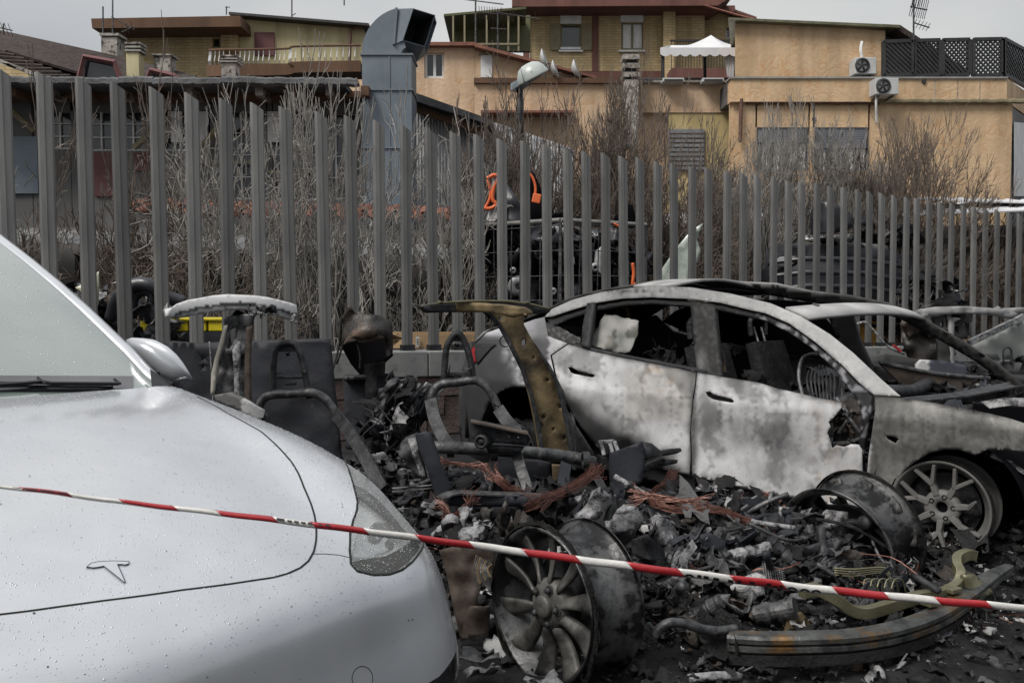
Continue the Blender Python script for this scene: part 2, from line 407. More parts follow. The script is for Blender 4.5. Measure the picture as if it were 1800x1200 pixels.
# ================================================================== BUILDINGS BEYOND THE FENCE
def wallmat(name, c1, c2, brick=False, veins=None):
    m = bpy.data.materials.new(name); m.use_nodes = True; t = m.node_tree; p = t.nodes['Principled BSDF']; p.inputs['Roughness'].default_value = .9
    tc = t.nodes.new('ShaderNodeTexCoord')
    n = t.nodes.new('ShaderNodeTexNoise'); n.inputs['Scale'].default_value = .9; n.inputs['Detail'].default_value = 8; t.links.new(tc.outputs['Object'], n.inputs['Vector'])
    r = t.nodes.new('ShaderNodeValToRGB'); r.color_ramp.elements[0].position = .3; r.color_ramp.elements[1].position = .7
    r.color_ramp.elements[0].color = (*c1, 1); r.color_ramp.elements[1].color = (*c2, 1); t.links.new(n.outputs['Fac'], r.inputs['Fac']); col = r.outputs['Color']
    def mul(a, b, f=1.0, mode='MULTIPLY'):
        x = t.nodes.new('ShaderNodeMixRGB'); x.blend_type = mode; x.inputs[0].default_value = f
        t.links.new(a, x.inputs[1]); t.links.new(b, x.inputs[2]); return x.outputs['Color']
    if brick:
        mp = t.nodes.new('ShaderNodeMapping'); mp.inputs['Rotation'].default_value = (pi / 2, 0, 0); t.links.new(tc.outputs['Object'], mp.inputs['Vector'])
        b = t.nodes.new('ShaderNodeTexBrick'); b.inputs['Scale'].default_value = 1.0
        b.inputs['Brick Width'].default_value = .27; b.inputs['Row Height'].default_value = .085; b.inputs['Mortar Size'].default_value = .01
        b.inputs['Color1'].default_value = (1, 1, 1, 1); b.inputs['Color2'].default_value = (.8, .8, .78, 1); b.inputs['Mortar'].default_value = (.66, .64, .6, 1)
        t.links.new(mp.outputs['Vector'], b.inputs['Vector']); col = mul(col, b.outputs['Color'])
        bp = t.nodes.new('ShaderNodeBump'); bp.inputs['Strength'].default_value = .5; bp.inputs['Distance'].default_value = .02
        t.links.new(b.outputs['Fac'], bp.inputs['Height']); bp.invert = True; t.links.new(bp.outputs['Normal'], p.inputs['Normal'])
    if veins:      # trowelled plaster: curly ochre strokes
        q = t.nodes.new('ShaderNodeTexNoise'); q.inputs['Scale'].default_value = 2.6; q.inputs['Detail'].default_value = 3; t.links.new(tc.outputs['Object'], q.inputs['Vector'])
        ad = t.nodes.new('ShaderNodeMixRGB'); ad.blend_type = 'ADD'; ad.inputs[0].default_value = 1.3; t.links.new(tc.outputs['Object'], ad.inputs[1]); t.links.new(q.outputs['Color'], ad.inputs[2])
        vo = t.nodes.new('ShaderNodeTexVoronoi'); vo.feature = 'DISTANCE_TO_EDGE'; vo.inputs['Scale'].default_value = 4.2; t.links.new(ad.outputs['Color'], vo.inputs['Vector'])
        rr = t.nodes.new('ShaderNodeValToRGB'); rr.color_ramp.elements[0].position = .0; rr.color_ramp.elements[1].position = .10
        rr.color_ramp.elements[0].color = (*veins, 1); rr.color_ramp.elements[1].color = (1, 1, 1, 1); t.links.new(vo.outputs['Distance'], rr.inputs['Fac'])
        n3 = t.nodes.new('ShaderNodeTexNoise'); n3.inputs['Scale'].default_value = 2.4; t.links.new(tc.outputs['Object'], n3.inputs['Vector'])
        r3 = t.nodes.new('ShaderNodeValToRGB'); r3.color_ramp.elements[0].position = .42; r3.color_ramp.elements[1].position = .62; t.links.new(n3.outputs['Fac'], r3.inputs['Fac'])
        mm = t.nodes.new('ShaderNodeMixRGB'); t.links.new(r3.outputs['Color'], mm.inputs[0]); mm.inputs[1].default_value = (1, 1, 1, 1); t.links.new(rr.outputs['Color'], mm.inputs[2])
        col = mul(col, mm.outputs['Color'])
        vb = t.nodes.new('ShaderNodeBump'); vb.inputs['Strength'].default_value = .35; vb.inputs['Distance'].default_value = .03; t.links.new(vo.outputs['Distance'], vb.inputs['Height']); t.links.new(vb.outputs['Normal'], p.inputs['Normal'])
    # vertical water stains
    mp = t.nodes.new('ShaderNodeMapping'); mp.inputs['Scale'].default_value = (2.2, 2.2, .22); t.links.new(tc.outputs['Object'], mp.inputs['Vector'])
    n2 = t.nodes.new('ShaderNodeTexNoise'); n2.inputs['Scale'].default_value = 1.3; n2.inputs['Detail'].default_value = 6; t.links.new(mp.outputs['Vector'], n2.inputs['Vector'])
    r2 = t.nodes.new('ShaderNodeValToRGB'); r2.color_ramp.elements[0].position = .35; r2.color_ramp.elements[1].position = .6
    r2.color_ramp.elements[0].color = (.74, .73, .72, 1); r2.color_ramp.elements[1].color = (1, 1, 1, 1); t.links.new(n2.outputs['Fac'], r2.inputs['Fac'])
    col = mul(col, r2.outputs['Color']); t.links.new(col, p.inputs['Base Color'])
    return m
M['peach'] = wallmat('peach trowelled plaster', (.48, .335, .20), (.58, .42, .265), veins=(.90, .74, .60))
M['peach2'] = wallmat('salmon plaster', (.50, .36, .235), (.60, .44, .31), veins=(.92, .78, .64))
M['yellow'] = wallmat('plain yellow plaster', (.42, .33, .155), (.50, .40, .20))
M['yplain'] = wallmat('cream yellow plaster', (.42, .375, .22), (.50, .45, .28))
M['ybrick'] = wallmat('yellow brick facing', (.46, .35, .19), (.56, .44, .255), brick=True)
M['redtrim'] = wallmat('red painted band', (.12, .052, .042), (.17, .075, .06))
M['browneave'] = wallmat('brown painted fascia', (.085, .045, .025), (.13, .07, .04))
M['shedwall'] = wallmat('dirty shed wall', (.09, .09, .092), (.19, .185, .18))
M['whitewall'] = wallmat('pale corrugated sheet', (.40, .41, .43), (.58, .59, .61))
M['greysheet'] = wallmat('weathered grey roof sheet', (.10, .105, .11), (.24, .245, .25))
M['darktile'] = mat('dark roof tile', (.018, .012, .011), (.05, .034, .029), 8, .85, bump=1, bscale=16)
M['terracotta'] = mat('terracotta tile', (.13, .05, .034), (.21, .085, .055), 6, .8, bump=.5, c3=(.05, .04, .035), s3=5, lo3=.55, hi3=.75)
M['tar'] = mat('tarred roof felt', (.03, .032, .035), (.10, .10, .105), 2.5, .6, bump=1, bscale=8, c3=(.3, .3, .3), s3=4, lo3=.66, hi3=.8)
M['glass'] = mat('dark window glass', (.02, .022, .026), rough=.08, spec=.8)
M['white'] = mat('white paint', (.50, .50, .50), (.66, .66, .65), 3, .55)
M['shutter'] = mat('grey roller shutter', (.14, .15, .17), (.19, .20, .22), 2, .6)
M['plum'] = mat('plum shutter', (.10, .035, .035), (.13, .05, .05), 2, .7)
M['khaki'] = mat('khaki painted timber', (.16, .135, .08), (.22, .19, .12), 4, .7)
M['stonechim'] = mat('crazy stone', (.20, .18, .16), (.36, .34, .31), 3, .9, bump=1, c3=(.05, .045, .04), s3=7, lo3=.52, hi3=.6)
M['awning'] = mat('off white canvas', (.50, .50, .52), (.60, .60, .61), 2, .8)
M['iron'] = mat('dark ironwork', (.012, .012, .013), (.025, .025, .026), 5, .6)
M['acwhite'] = mat('air conditioner casing', (.36, .37, .37), (.46, .47, .47), 3, .5)
M['greenshed'] = mat('green tinted sheeting', (.05, .05, .02), (.10, .10, .04), 2, .5)
M['orange'] = mat('orange cable', (.50, .085, .02), (.62, .13, .035), 5, .5)
M['lampwhite'] = mat('lamp dome', (.30, .33, .32), (.42, .45, .43), 4, .35)
M['pipe'] = mat('rusty brown pipe', (.07, .035, .025), (.12, .06, .04), 7, .7)

def box_ob(name, m, parent, x0, y0, x1, y1, D, dep, **kw):
    c, d = rect(x0, y0, x1, y1, D, dep); return MB().box(c, d).ob(name, m, parent, **kw)
def wall_with_holes(name, m, parent, x0, y0, x1, y1, D, holes, dep=.3):
    """real wall slab in photo rectangle with openings (photo rectangles): strips butted together"""
    xs = sorted({x0, x1} | {h[0] for h in holes} | {h[2] for h in holes})
    mb = MB()
    for a, b in zip(xs[:-1], xs[1:]):
        hs = sorted([h for h in holes if h[0] <= a and h[2] >= b], key=lambda h: h[1]); y = y0
        for h in hs:
            if h[1] > y: bxp(mb, a, y, b, h[1], D, dep)
            y = h[3]
        if y < y1: bxp(mb, a, y, b, y1, D, dep)
    return mb.ob(name, m, parent)
def window(parent, x0, y0, x1, y1, D, fm, gm=None, mull=1, rows=0, fw=2.5, name='window'):
    mb = MB(); d0 = D + .09
    bxp(mb, x0, y0, x1, y0 + fw, d0, .06); bxp(mb, x0, y1 - fw, x1, y1, d0, .06)
    bxp(mb, x0, y0 + fw, x0 + fw, y1 - fw, d0, .06); bxp(mb, x1 - fw, y0 + fw, x1, y1 - fw, d0, .06)
    for k in range(mull):
        x = x0 + (x1 - x0) * (k + 1) / (mull + 1); bxp(mb, x - fw * .6, y0 + fw, x + fw * .6, y1 - fw, d0 - .003, .06)
    for k in range(rows):
        y = y0 + (y1 - y0) * (k + 1) / (rows + 1); bxp(mb, x0 + fw, y - fw * .4, x1 - fw, y + fw * .4, d0 + .003, .05)
    f = mb.ob(name, fm, parent)
    box_ob('pane', gm or M['glass'], f, x0 + 1, y0 + 1, x1 - 1, y1 - 1, D + .13, .02)
    return f
def base(x, D): p = PX(x, 600, D); return Vector((p.x, p.y, 0))

# ---- long single storey shed on the left, behind the bushes
b = empty('warehouse', base(320, 15), 'long dark single storey warehouse with tarred roof edge behind the fence on the left', 'building')
D = 15.0
holes = [(-60, 195, -5, 262), (60, 195, 128, 262), (150, 195, 262, 265), (285, 195, 372, 265), (402, 195, 470, 350), (480, 195, 560, 350), (572, 200, 628, 350)]
wall_with_holes('wall', M['shedwall'], b, -160, 172, 640, 620, D, holes, .3)
for i, h in enumerate(holes):
    window(b, *h, D, M['white'], mull=3 if h[2] - h[0] > 80 else 2, rows=2 if i < 4 else 3, fw=2.2)
for x in (300, 345, 470): box_ob('white_panel', M['white'], b, x, 196, x + 20, 250, D - .03, .03)
box_ob('beam', M['browneave'], b, -160, 160, 640, 171, D - .5, .4)
for i, x in enumerate(range(-110, 640, 62)): box_ob('rafter_end', M['stonechim'] if i % 2 else M['browneave'], b, x, 151, x + 14, 168, D - .9, .5)
c, d = rect(-160, 141, 605, 151, D - 1.0, 6)
rf = MB().box(c, d); rf.ob('roof', M['tar'], b)
fl = MB()
for k, x in enumerate(range(-150, 590, 60)):
    y = 144 + random.uniform(-2, 2); p = [PX(x + q * 6, y + random.uniform(-1.2, 1.2) - (145 - 141) * (x > 600), D - 1.06) for q in range(11)]
    fl.tube(p, .07, 6)
fl.ob('roof_edge_roll', M['tar'], b)
for (x0, y0, x1, y1) in ((300, 205, 235, 260), (60, 230, 20, 195), (350, 262, 400, 205)):
    MB().tube([PX(x0, y0, D - .15), PX(x1, y1, D - .35)], .05, 6).ob('timber_strut', M['khaki'], b)
box_ob('timber_rail', M['khaki'], b, 330, 283, 470, 287, D - .1, .05); box_ob('timber_rail', M['khaki'], b, 470, 300, 560, 305, D - .1, .05)
box_ob('door_panel', M['plum'], b, 165, 268, 208, 345, D - .05, .05); box_ob('door_panel', M['plum'], b, 235, 268, 268, 300, D - .05, .05)
box_ob('apron_wall', M['bluemetal'], b, 15, 240, 66, 340, D - .06, .06)

# ---- lean-to with clay tiles and pale roof sheets below the warehouse windows
b = empty('lean_to', base(400, 13.4), 'low lean-to with terracotta tile verge and pale roof sheets among the bushes', 'shed')
TM = MB(); TM.lathe([(.085, 0), (.085, .42), (.07, .42), (.07, 0)], 8, a0=0, a1=pi)
tme = bpy.data.meshes.new('roof_tile'); tme.from_pydata(TM.v, [], TM.f); tme.materials.append(M['terracotta'])
for k in range(62):
    x = 20 + k * 13.2
    if x < 225: continue
    y = 362 + (x - 20) * .028
    p = PX(x, y, 13.7)
    o = bpy.data.objects.new('roof_tile', tme); COL.objects.link(o); o.location = p + Vector((0, random.uniform(-.03, .03), random.uniform(-.02, .02))); o.rotation_euler = (radians(18), 0, random.uniform(-.05, .05)); setpar(o, b)
    if k % 2 == 0:
        o = bpy.data.objects.new('roof_tile', tme); COL.objects.link(o); o.location = p + Vector((0, -.38, -.12)); o.rotation_euler = (radians(18), 0, random.uniform(-.05, .05)); setpar(o, b)
A_, B_ = PX(10, 405, 13.2), PX(840, 438, 13.2)
mb = MB()
for k in range(90):
    t0, t1 = k / 90, (k + 1) / 90; z = .03 * (k % 2)
    a = A_.lerp(B_, t0); c_ = A_.lerp(B_, t1)
    mb.add([a + Vector((0, 0, z)), c_ + Vector((0, 0, .03 - z)), c_ + Vector((0, -1.0, -.22 - z + .03)), a + Vector((0, -1.0, -.22 + z))], [(0, 1, 2, 3)])
mb.ob('roof_sheet', M['greysheet'], b, thick=.02)
c_, d_ = rect(10, 400, 840, 640, 13.4, .3); MB().box(c_, d_).ob('wall', M['shedwall'], b)
for k in range(14):
    x = 20 + k * 58; MB().tube([PX(x, 445, 12.5), PX(x, 600, 12.5)], .035, 6).ob('post', M['steeldark'], b)

# ---- corrugated gable behind the duct with sloping eave
b = empty('corrugated_shed', base(780, 16), 'pale corrugated metal shed wall under a sloping dark eave right of the duct', 'shed')
mb = MB(); P0, P1 = PX(715, 165, 16), PX(1010, 262, 16); nseg = 110
vs = []; fs = []
for k in range(nseg + 1):
    t = k / nseg; p = P0.lerp(P1, t); yy = .035 if k % 2 else 0
    vs += [Vector((p.x, p.y - yy, 0)), Vector((p.x, p.y - yy, p.z))]
    if k: fs.append((2 * k - 2, 2 * k, 2 * k + 1, 2 * k - 1))
ob('wall', vs, fs, M['whitewall'], b, thick=.02)
a, c_ = PX(716, 158, 15.4), PX(868, 212, 15.4)
MB().prism([a, c_, c_ + Vector((0, 0, -.09)), a + Vector((0, 0, -.14))], (0, 1.4, 0)).ob('eave', M['tar'], b)
a, c_ = PX(716, 178, 15.6), PX(850, 226, 15.6)
MB().prism([a, c_, c_ + Vector((0, 0, -.12)), a + Vector((0, 0, -.12))], (0, .12, 0)).ob('rafter', M['browneave'], b)
mb = MB()
for k in range(40):
    x0 = 850 + k * 23; zz = (k % 2) * .05
    a, c_ = PX(x0, 392 - k * .9, 17.2), PX(x0 + 23, 391 - k * .9, 17.2)
    mb.add([a + Vector((0, 0, zz)), c_ + Vector((0, 0, .05 - zz)), c_ + Vector((0, -1.6, -.3)), a + Vector((0, -1.6, -.3))], [(0, 1, 2, 3)])
b = empty('low_roof', base(1300, 17), 'low pale corrugated shed roof behind the bushes on the right', 'shed')
mb.ob('roof_sheet', M['whitewall'], b, thick=.02)
c_, d_ = rect(850, 396, 1900, 590, 17.4, .3); MB().box(c_, d_).ob('wall', M['shedwall'], b)
mb = MB()
for k in range(30):
    x0 = 1560 + k * 14; a, c_ = PX(x0, 350 + k * .4, 17.0), PX(x0 + 14, 350 + k * .4, 17.0); zz = (k % 2) * .05
    mb.add([a + Vector((0, 0, zz)), c_ + Vector((0, 0, .05 - zz)), c_ + Vector((0, -.9, -.12)), a + Vector((0, -.9, -.12))], [(0, 1, 2, 3)])
mb.ob('roof_sheet', M['whitewall'], b, thick=.02)

# ---- big galvanised extractor duct
def duct():
    D = 14.3
    b = empty('extractor_duct', base(680, D), 'large blue grey sheet metal extractor duct with a square open mouth at its top', 'duct')
    x0, x1 = 637, 724; wdt = PX(x1, 100, D).x - PX(x0, 100, D).x; dep = .72
    X0 = PX(x0, 200, D).x; X1 = X0 + wdt
    zt = PX(680, 96, D).z
    seams = [0] + [PX(680, y, D).z for y in (560, 460, 360, 260, 158)] + [zt]
    for i in range(len(seams) - 1):
        a, c = seams[i], seams[i + 1]
        MB().box(((X0 + X1) / 2, D + dep / 2, (a + c) / 2), (wdt, dep, c - a - .006)).ob('duct_section', M['bluemetal'], b)
        MB().box(((X0 + X1) / 2, D + dep / 2, c), (wdt + .05, dep + .05, .025)).ob('flange', M['bluemetal'], b)
    # standing seam in the middle
    MB().box(((X0 + X1) / 2 + .04, D - .006, zt / 2), (.02, .012, zt)).ob('seam', M['bluemetal'], b)
    # elbow: outer arc turns to the right
    c0 = PX(716, 94, D); k_ = D / FPX; ro, ri = 79 * k_, 10 * k_; vs = []; fs = []; n = 12; a1 = radians(104)
    for k in range(n + 1):
        a = pi - (pi - a1) * k / n
        for r in (ri, ro):
            for yy in (D, D + dep): vs.append((c0.x + r * cos(a), yy, c0.z + r * sin(a)))
    for k in range(n):
        q = 4 * k; fs += [(q, q + 4, q + 6, q + 2), (q + 1, q + 3, q + 7, q + 5), (q, q + 1, q + 5, q + 4), (q + 2, q + 6, q + 7, q + 3)]
    ob('elbow', vs, fs, M['bluemetal'], b)
    T, B_, C_, E_ = PX(697, 16, D), PX(725, 15, D - .03), PX(706, 72, D - .03), PX(690, 80, D - .01)
    hi, lo = PX(764, 27, D + .30), PX(746, 83, D + .30); bk = Vector((0, dep, 0))
    vs = [T, B_, C_, E_, hi, lo, T + bk, hi + Vector((0, .4, 0)), lo + Vector((0, .4, 0)), PX(722, 90, D) + bk]
    ob('mouth', vs, [(0, 3, 2, 1), (0, 1, 4, 7, 6), (3, 9, 8, 5, 2), (6, 7, 8, 9)], M['bluemetal'], b, thick=.012)
    m1 = [B_, hi, lo, C_]; cc = (m1[0] + m1[1] + m1[2] + m1[3]) / 4; mi = [p.lerp(cc, .05) for p in m1]; back = [p + Vector((-.28, .35, .02)) for p in mi]
    ob('mouth_rim', m1 + mi, [(0, 1, 5, 4), (1, 2, 6, 5), (2, 3, 7, 6), (3, 0, 4, 7)], M['bluemetal'], b, thick=.02)
    ob('mouth_interior', mi + back, [(0, 1, 5, 4), (1, 2, 6, 5), (2, 3, 7, 6), (3, 0, 4, 7), (4, 5, 6, 7)], M['steeldark'], b)
    MB().sweep([PX(697, 14, D - .03), PX(692, 78, D - .03)], [(-.012, -.02), (.012, -.02), (.012, .02), (-.012, .02)]).ob('seam', M['bluemetal'], b)
duct()

# ---- yellow house far left with brown eave and curved balcony
b = empty('yellow_house', base(430, 27), 'yellow brick house with brown eave and long white curved balcony railing at upper left', 'building')
D = 27
wall_with_holes('wall', M['ybrick'], b, 208, 44, 418, 150, D, [(374, 67, 388, 84)], .4)
window(b, 374, 67, 388, 84, D, M['khaki'], mull=0)
mb = MB(); pts = [PX(418, 24, D), PX(640, 46, D), PX(640, 150, D), PX(418, 150, D)]
mb.prism(pts, (0, .4, 0)); mb.ob('wall', M['yplain'], b)
mb = MB(); a = PX(402, 21, D - .4); c_ = PX(648, 41, D - .4)
mb.prism([a, c_, c_ + Vector((0, 0, -.07)), a + Vector((0, 0, -.07))], (0, 2, 0)); mb.ob('roof', M['iron'], b)
mb = MB(); a = PX(160, 33, D - 1.0); c_ = PX(422, 28, D - 1.0); e_ = PX(424, 47, D - 1.0); f_ = PX(162, 50, D - 1.0)
mb.prism([a, c_, e_, f_], (0, 3, 0)); mb.ob('eave', M['browneave'], b)
box_ob('shutter', M['plum'], b, 447, 57, 482, 98, D - .06, .05)
box_ob('pillar', M['ybrick'], b, 388, 44, 417, 90, D - .2, .19)
MB().tube([PX(636, 46, D - .2), PX(616, 52, D - .2), PX(614, 110, D - .2)], .05, 8).ob('downpipe', M['pipe'], b)
bp = curve([PX(372, 88, D - .1), PX(378, 88, D - 1.5), PX(500, 86, D - 1.6), PX(520, 82, D - 1.6), PX(634, 80, D - 1.6)], 6)
mb = MB(); ed = [p for p in bp]
mb.sweep([p + Vector((0, 0, -.55)) for p in bp], [(-.08, -.18), (.08, -.18), (.08, .12), (-.08, .12)]); 
mb.ob('balcony_edge', M['browneave'], b)
c_, d_ = rect(385, 112, 636, 118, D - 1.5, 1.5); MB().box(c_, d_).ob('balcony_slab', M['browneave'], b)
mb = MB(); mb.tube(bp, .03, 6)
tot = [bp[0]]
mb.ob('handrail', M['browneave'], b)
mb = MB()
for i in range(len(bp) - 1):
    L = (bp[i + 1] - bp[i]).length; n = max(1, int(L / .12))
    for k in range(n):
        p = bp[i].lerp(bp[i + 1], k / n); q = Vector((0, -.09, 0))
        mb.tube([p, p + Vector((0, 0, -.15)), p + q + Vector((0, 0, -.33)), p + Vector((0, 0, -.46))], .013, 3, cap=False)
tag(mb.ob('baluster', M['white'], b), kind='stuff')

# ---- dark tiled roof with dormers, lower left
b = empty('tiled_roof_house', base(120, 21), 'house with dark brown tiled roof and two roof dormers at the far left', 'building')
D = 21
def slab(parent, name, m, pts, dep=.12, Ds=None):
    Ds = Ds or [D] * len(pts); P = [PX(x, y, d) for (x, y), d in zip(pts, Ds)]
    nrm = (P[1] - P[0]).cross(P[2] - P[0]).normalized()
    return MB().prism(P, nrm * dep).ob(name, m, parent)
slab(b, 'roof', M['darktile'], [(-80, 40), (0, 57), (205, 102), (345, 138), (330, 148), (150, 140), (-80, 80)], .15, [22, 22, 22, 21.5, 20.8, 20.8, 20.8])
slab(b, 'roof', M['darktile'], [(-80, 78), (0, 88), (140, 142), (-80, 142)], .15, [20.6, 20.6, 20, 20])
slab(b, 'wall', M['ybrick'], [(-80, 100), (15, 112), (70, 142), (-80, 142)], .15, [19.9] * 4)
MB().prism([PX(-20, 97, 19.9), PX(75, 132, 19.9), PX(75, 139, 19.9), PX(-20, 105, 19.9)], (0, .1, 0)).ob('verge', M['stonechim'], b)
rt = MB()
for r in range(16):      # courses of tiles
    t = r / 15; a = PX(-80, 40 + 40 * t, 21.95 - 1.2 * t); m_ = PX(205 - 20 * t, 102 + 40 * t, 21.9 - 1.1 * t); c_ = PX(345 - 15 * t, 137 + 9 * t, 21.4 - .6 * t)
    MB().tube([a, PX(0, 57 + 50 * t * .6, 21.9 - 1.15 * t), m_, c_], .05, 5).ob('tile_course', M['darktile'], b)
for r in range(9):
    t = r / 8; MB().tube([PX(-80, 78 + 62 * t, 20.55 - .6 * t), PX(0 + 20 * t, 88 + 52 * t, 20.5 - .55 * t), PX(10 + 130 * t, 92 + 48 * t, 20.45 - .5 * t)], .04, 5).ob('tile_course', M['darktile'], b)
for (x0, x1, y0, y1) in ((138, 213, 98, 142), (255, 318, 122, 147)):
    mb = MB(); mb.tube([PX(x0, y1, 20.3), PX(x0 + 10, y0 + 2, 20.3), PX(x1 - 12, y0 + 12, 20.3), PX(x1, y1, 20.3)], .07, 4); mb.ob('dormer_frame', M['plum'], b)
    slab(b, 'dormer_window', M['glass'], [(x0 + 4, y1), (x0 + 11, y0 + 5), (x1 - 13, y0 + 14), (x1 - 4, y1)], .05, [20.4] * 4)
def chimney(x0, x1, y0, y1, D, m, label, capm='stonechim', slots=3, capw=3, parent=None):
    c = empty('chimney', base((x0 + x1) / 2, D), label, 'chimney') if parent is None else parent
    hh = (y1 - y0); cy = y0 + hh * (.28 if slots > 1 else .15)
    box_ob('stack', M[m], c, x0, cy, x1, y1, D, (x1 - x0) / FPX * D)
    for k in range(slots):
        a = y0 + (cy - y0) * (k + .15) / slots; e = y0 + (cy - y0) * (k + .7) / slots
        box_ob('cap_ring', M[capm], c, x0 - capw, a, x1 + capw, e, D - .04, (x1 - x0) / FPX * D + .08)
    box_ob('flue', M['iron'], c, x0 + 3, y0 + 1, x1 - 3, cy, D + .05, (x1 - x0) / FPX * D - .1)
    return c
chimney(178, 206, 57, 112, 22, 'stonechim', 'squat grey chimney with flat cap, leftmost on the dark tiled roof', slots=1)
chimney(222, 244, 73, 142, 20.5, 'yplain', 'slim yellow chimney with ringed grey cap on the tiled roof')
chimney(270, 299, 94, 126, 21.2, 'stonechim', 'small brown chimney with hipped cap between the dormers', slots=1)
chimney(389, 414, 96, 148, 19, 'stonechim', 'crazy stone chimney with ringed cap below the white balcony')
slab(b, 'wall', M['peach2'], [(415, 140), (640, 140), (640, 160), (415, 160)], .3, [18.6] * 4)

# ---- middle peach house
b = empty('peach_house', base(900, 21), 'peach plastered house with small twin window behind the street lamp', 'building')
D = 21
wall_with_holes('wall', M['peach2'], b, 724, 78, 835, 640, D, [(747, 93, 781, 138)], .35)
window(b, 747, 93, 781, 138, D, M['white'], mull=1, fw=4)
MB().prism([PX(835, 80, D), PX(862, 88, D), PX(1045, 137, D), PX(835, 137, D)], (0, .35, 0)).ob('wall', M['peach2'], b)
MB().prism([PX(716, 74, D - .2), PX(836, 74, D - .2), PX(836, 80, D - .2), PX(716, 80, D - .2)], (0, 2, 0)).ob('roof_edge', M['terracotta'], b)
MB().prism([PX(834, 76, D - .3), PX(1048, 134, D - .3), PX(1048, 138, D - .3), PX(834, 82, D - .3)], (0, 2.4, 0)).ob('roof_edge', M['terracotta'], b)
box_ob('door', M['white'], b, 845, 97, 865, 136, D - .04, .04); box_ob('door_frame', M['khaki'], b, 842, 93, 868, 97, D - .06, .06)
box_ob('wall', M['peach2'], b, 835, 146, 1290, 640, D - .6, .3)
box_ob('parapet_cap', M['browneave'], b, 833, 137, 1096, 146, D - .7, .5)
box_ob('roof_deck', M['tar'], b, 835, 137, 1290, 140, D - .3, 6)
box_ob('canopy', M['terracotta'], b, 845, 194, 1010, 198, D - 1.1, .5)
tag(box_ob('upper_parapet', M['peach2'], b, 1124, 146, 1287, 198, D - .75, .14))
box_ob('yellow_band', M['yellow'], b, 1174, 199, 1285, 640, D - .72, .11)
box_ob('coping', M['stonechim'], b, 1100, 141, 1290, 145, D - .85, .4)
window(b, 1175, 227, 1239, 300, D - .85, M['shutter'], M['shutter'], mull=1, fw=2)
slats = MB()
for k in range(9): bxp(slats, 1177, 229 + k * 8, 1237, 234 + k * 8, D - .80, .04)
slats.ob('shutter', M['shutter'], b)
chimney(1098, 1122, 93, 260, 19.8, 'stonechim', 'tall crazy stone chimney with stacked grey cap in front of the peach parapet', slots=3)
# ---- tall brick block behind, top right
b = empty('brick_apartments', base(1080, 30), 'yellow brick apartment block with dark red bands and shuttered windows at the top', 'building')
D = 30
hol = [(985, 43, 1022, 88), (1092, 40, 1131, 88)]
wall_with_holes('wall', M['ybrick'], b, 932, 14, 1238, 139, D, hol, .4)
box_ob('red_band', M['redtrim'], b, 920, 12, 931, 140, D - .06, .5); box_ob('red_band', M['redtrim'], b, 1041, 12, 1052, 125, D - .06, .06)
box_ob('red_band', M['redtrim'], b, 932, 125, 1230, 139, D - .05, .05); box_ob('red_band', M['redtrim'], b, 932, 10, 1292, 21, D - .06, .06)
box_ob('pilaster', M['ybrick'], b, 1166, 8, 1187, 139, D - .4, .4)
MB().prism([PX(900, -8, D - 1), PX(1290, -8, D - 1), PX(1262, 10, D - 1), PX(900, 12, D - 1)], (0, 4, 0)).ob('eave', M['redtrim'], b)
wall_with_holes('wall', M['ybrick'], b, 1238, 14, 1292, 139, D + .5, [(1276, 50, 1290, 68)], .4)
window(b, 1276, 50, 1290, 68, D + .5, M['white'], mull=1, fw=1.5)
MB().prism([PX(1238, -2, D), PX(1330, 30, D), PX(1330, 34, D), PX(1238, 4, D)], (0, 1.5, 0)).ob('roof', M['redtrim'], b)
for k in range(5): MB().tube([PX(1238 + k * 10, 10 + k * 3, D - 1), PX(1300 + k * 8, 28 + k * 2, D - 1.4)], .03, 4).ob('awning_bar', M['terracotta'], b)
f = window(b, 985, 43, 1022, 88, D, M['khaki'], mull=0, fw=3); window(b, 1092, 40, 1131, 88, D, M['khaki'], M['white'], mull=1, fw=3)
box_ob('blind', M['white'], b, 985, 21, 1022, 42, D - .05, .05); box_ob('blind', M['white'], b, 1091, 20, 1131, 39, D - .05, .05)
box_ob('shutter', M['khaki'], b, 968, 43, 984, 88, D - .08, .05); box_ob('shutter', M['khaki'], b, 1024, 43, 1040, 88, D - .08, .05)
box_ob('sill', M['white'], b, 982, 88, 1025, 91, D - .1, .2); box_ob('sill', M['white'], b, 1088, 88, 1134, 91, D - .1, .2)
box_ob('bedding', M['white'], b, 985, 83, 1021, 87, D - .12, .15)
box_ob('balcony', M['redtrim'], b, 1180, 120, 1290, 138, D - 1.2, 1.1)
mb = MB()
for k in range(22): x = 1180 + k * 5; bxp(mb, x, 71, x + 1, 120, D - 1.15, .03)
bxp(mb, 1178, 70, 1292, 73, D - 1.18, .05); mb.ob('railing', M['iron'], b)

b = empty('rooftop_shelter', base(850, 26), 'green tinted rooftop shelter with thin mesh panels left of the brick block', 'shelter')
D = 26
MB().prism([PX(780, 25, D), PX(925, 12, D), PX(925, 16, D), PX(780, 29, D)], (0, 3, 0)).ob('roof', M['greenshed'], b)
box_ob('wall', M['greenshed'], b, 797, 27, 932, 90, D + 1.5, .2)
for x in (795, 815, 854, 892, 910): box_ob('post', M['khaki'], b, x, 27, x + 3, 90, D, .08)
box_ob('rail', M['khaki'], b, 797, 76, 912, 79, D - .02, .05)

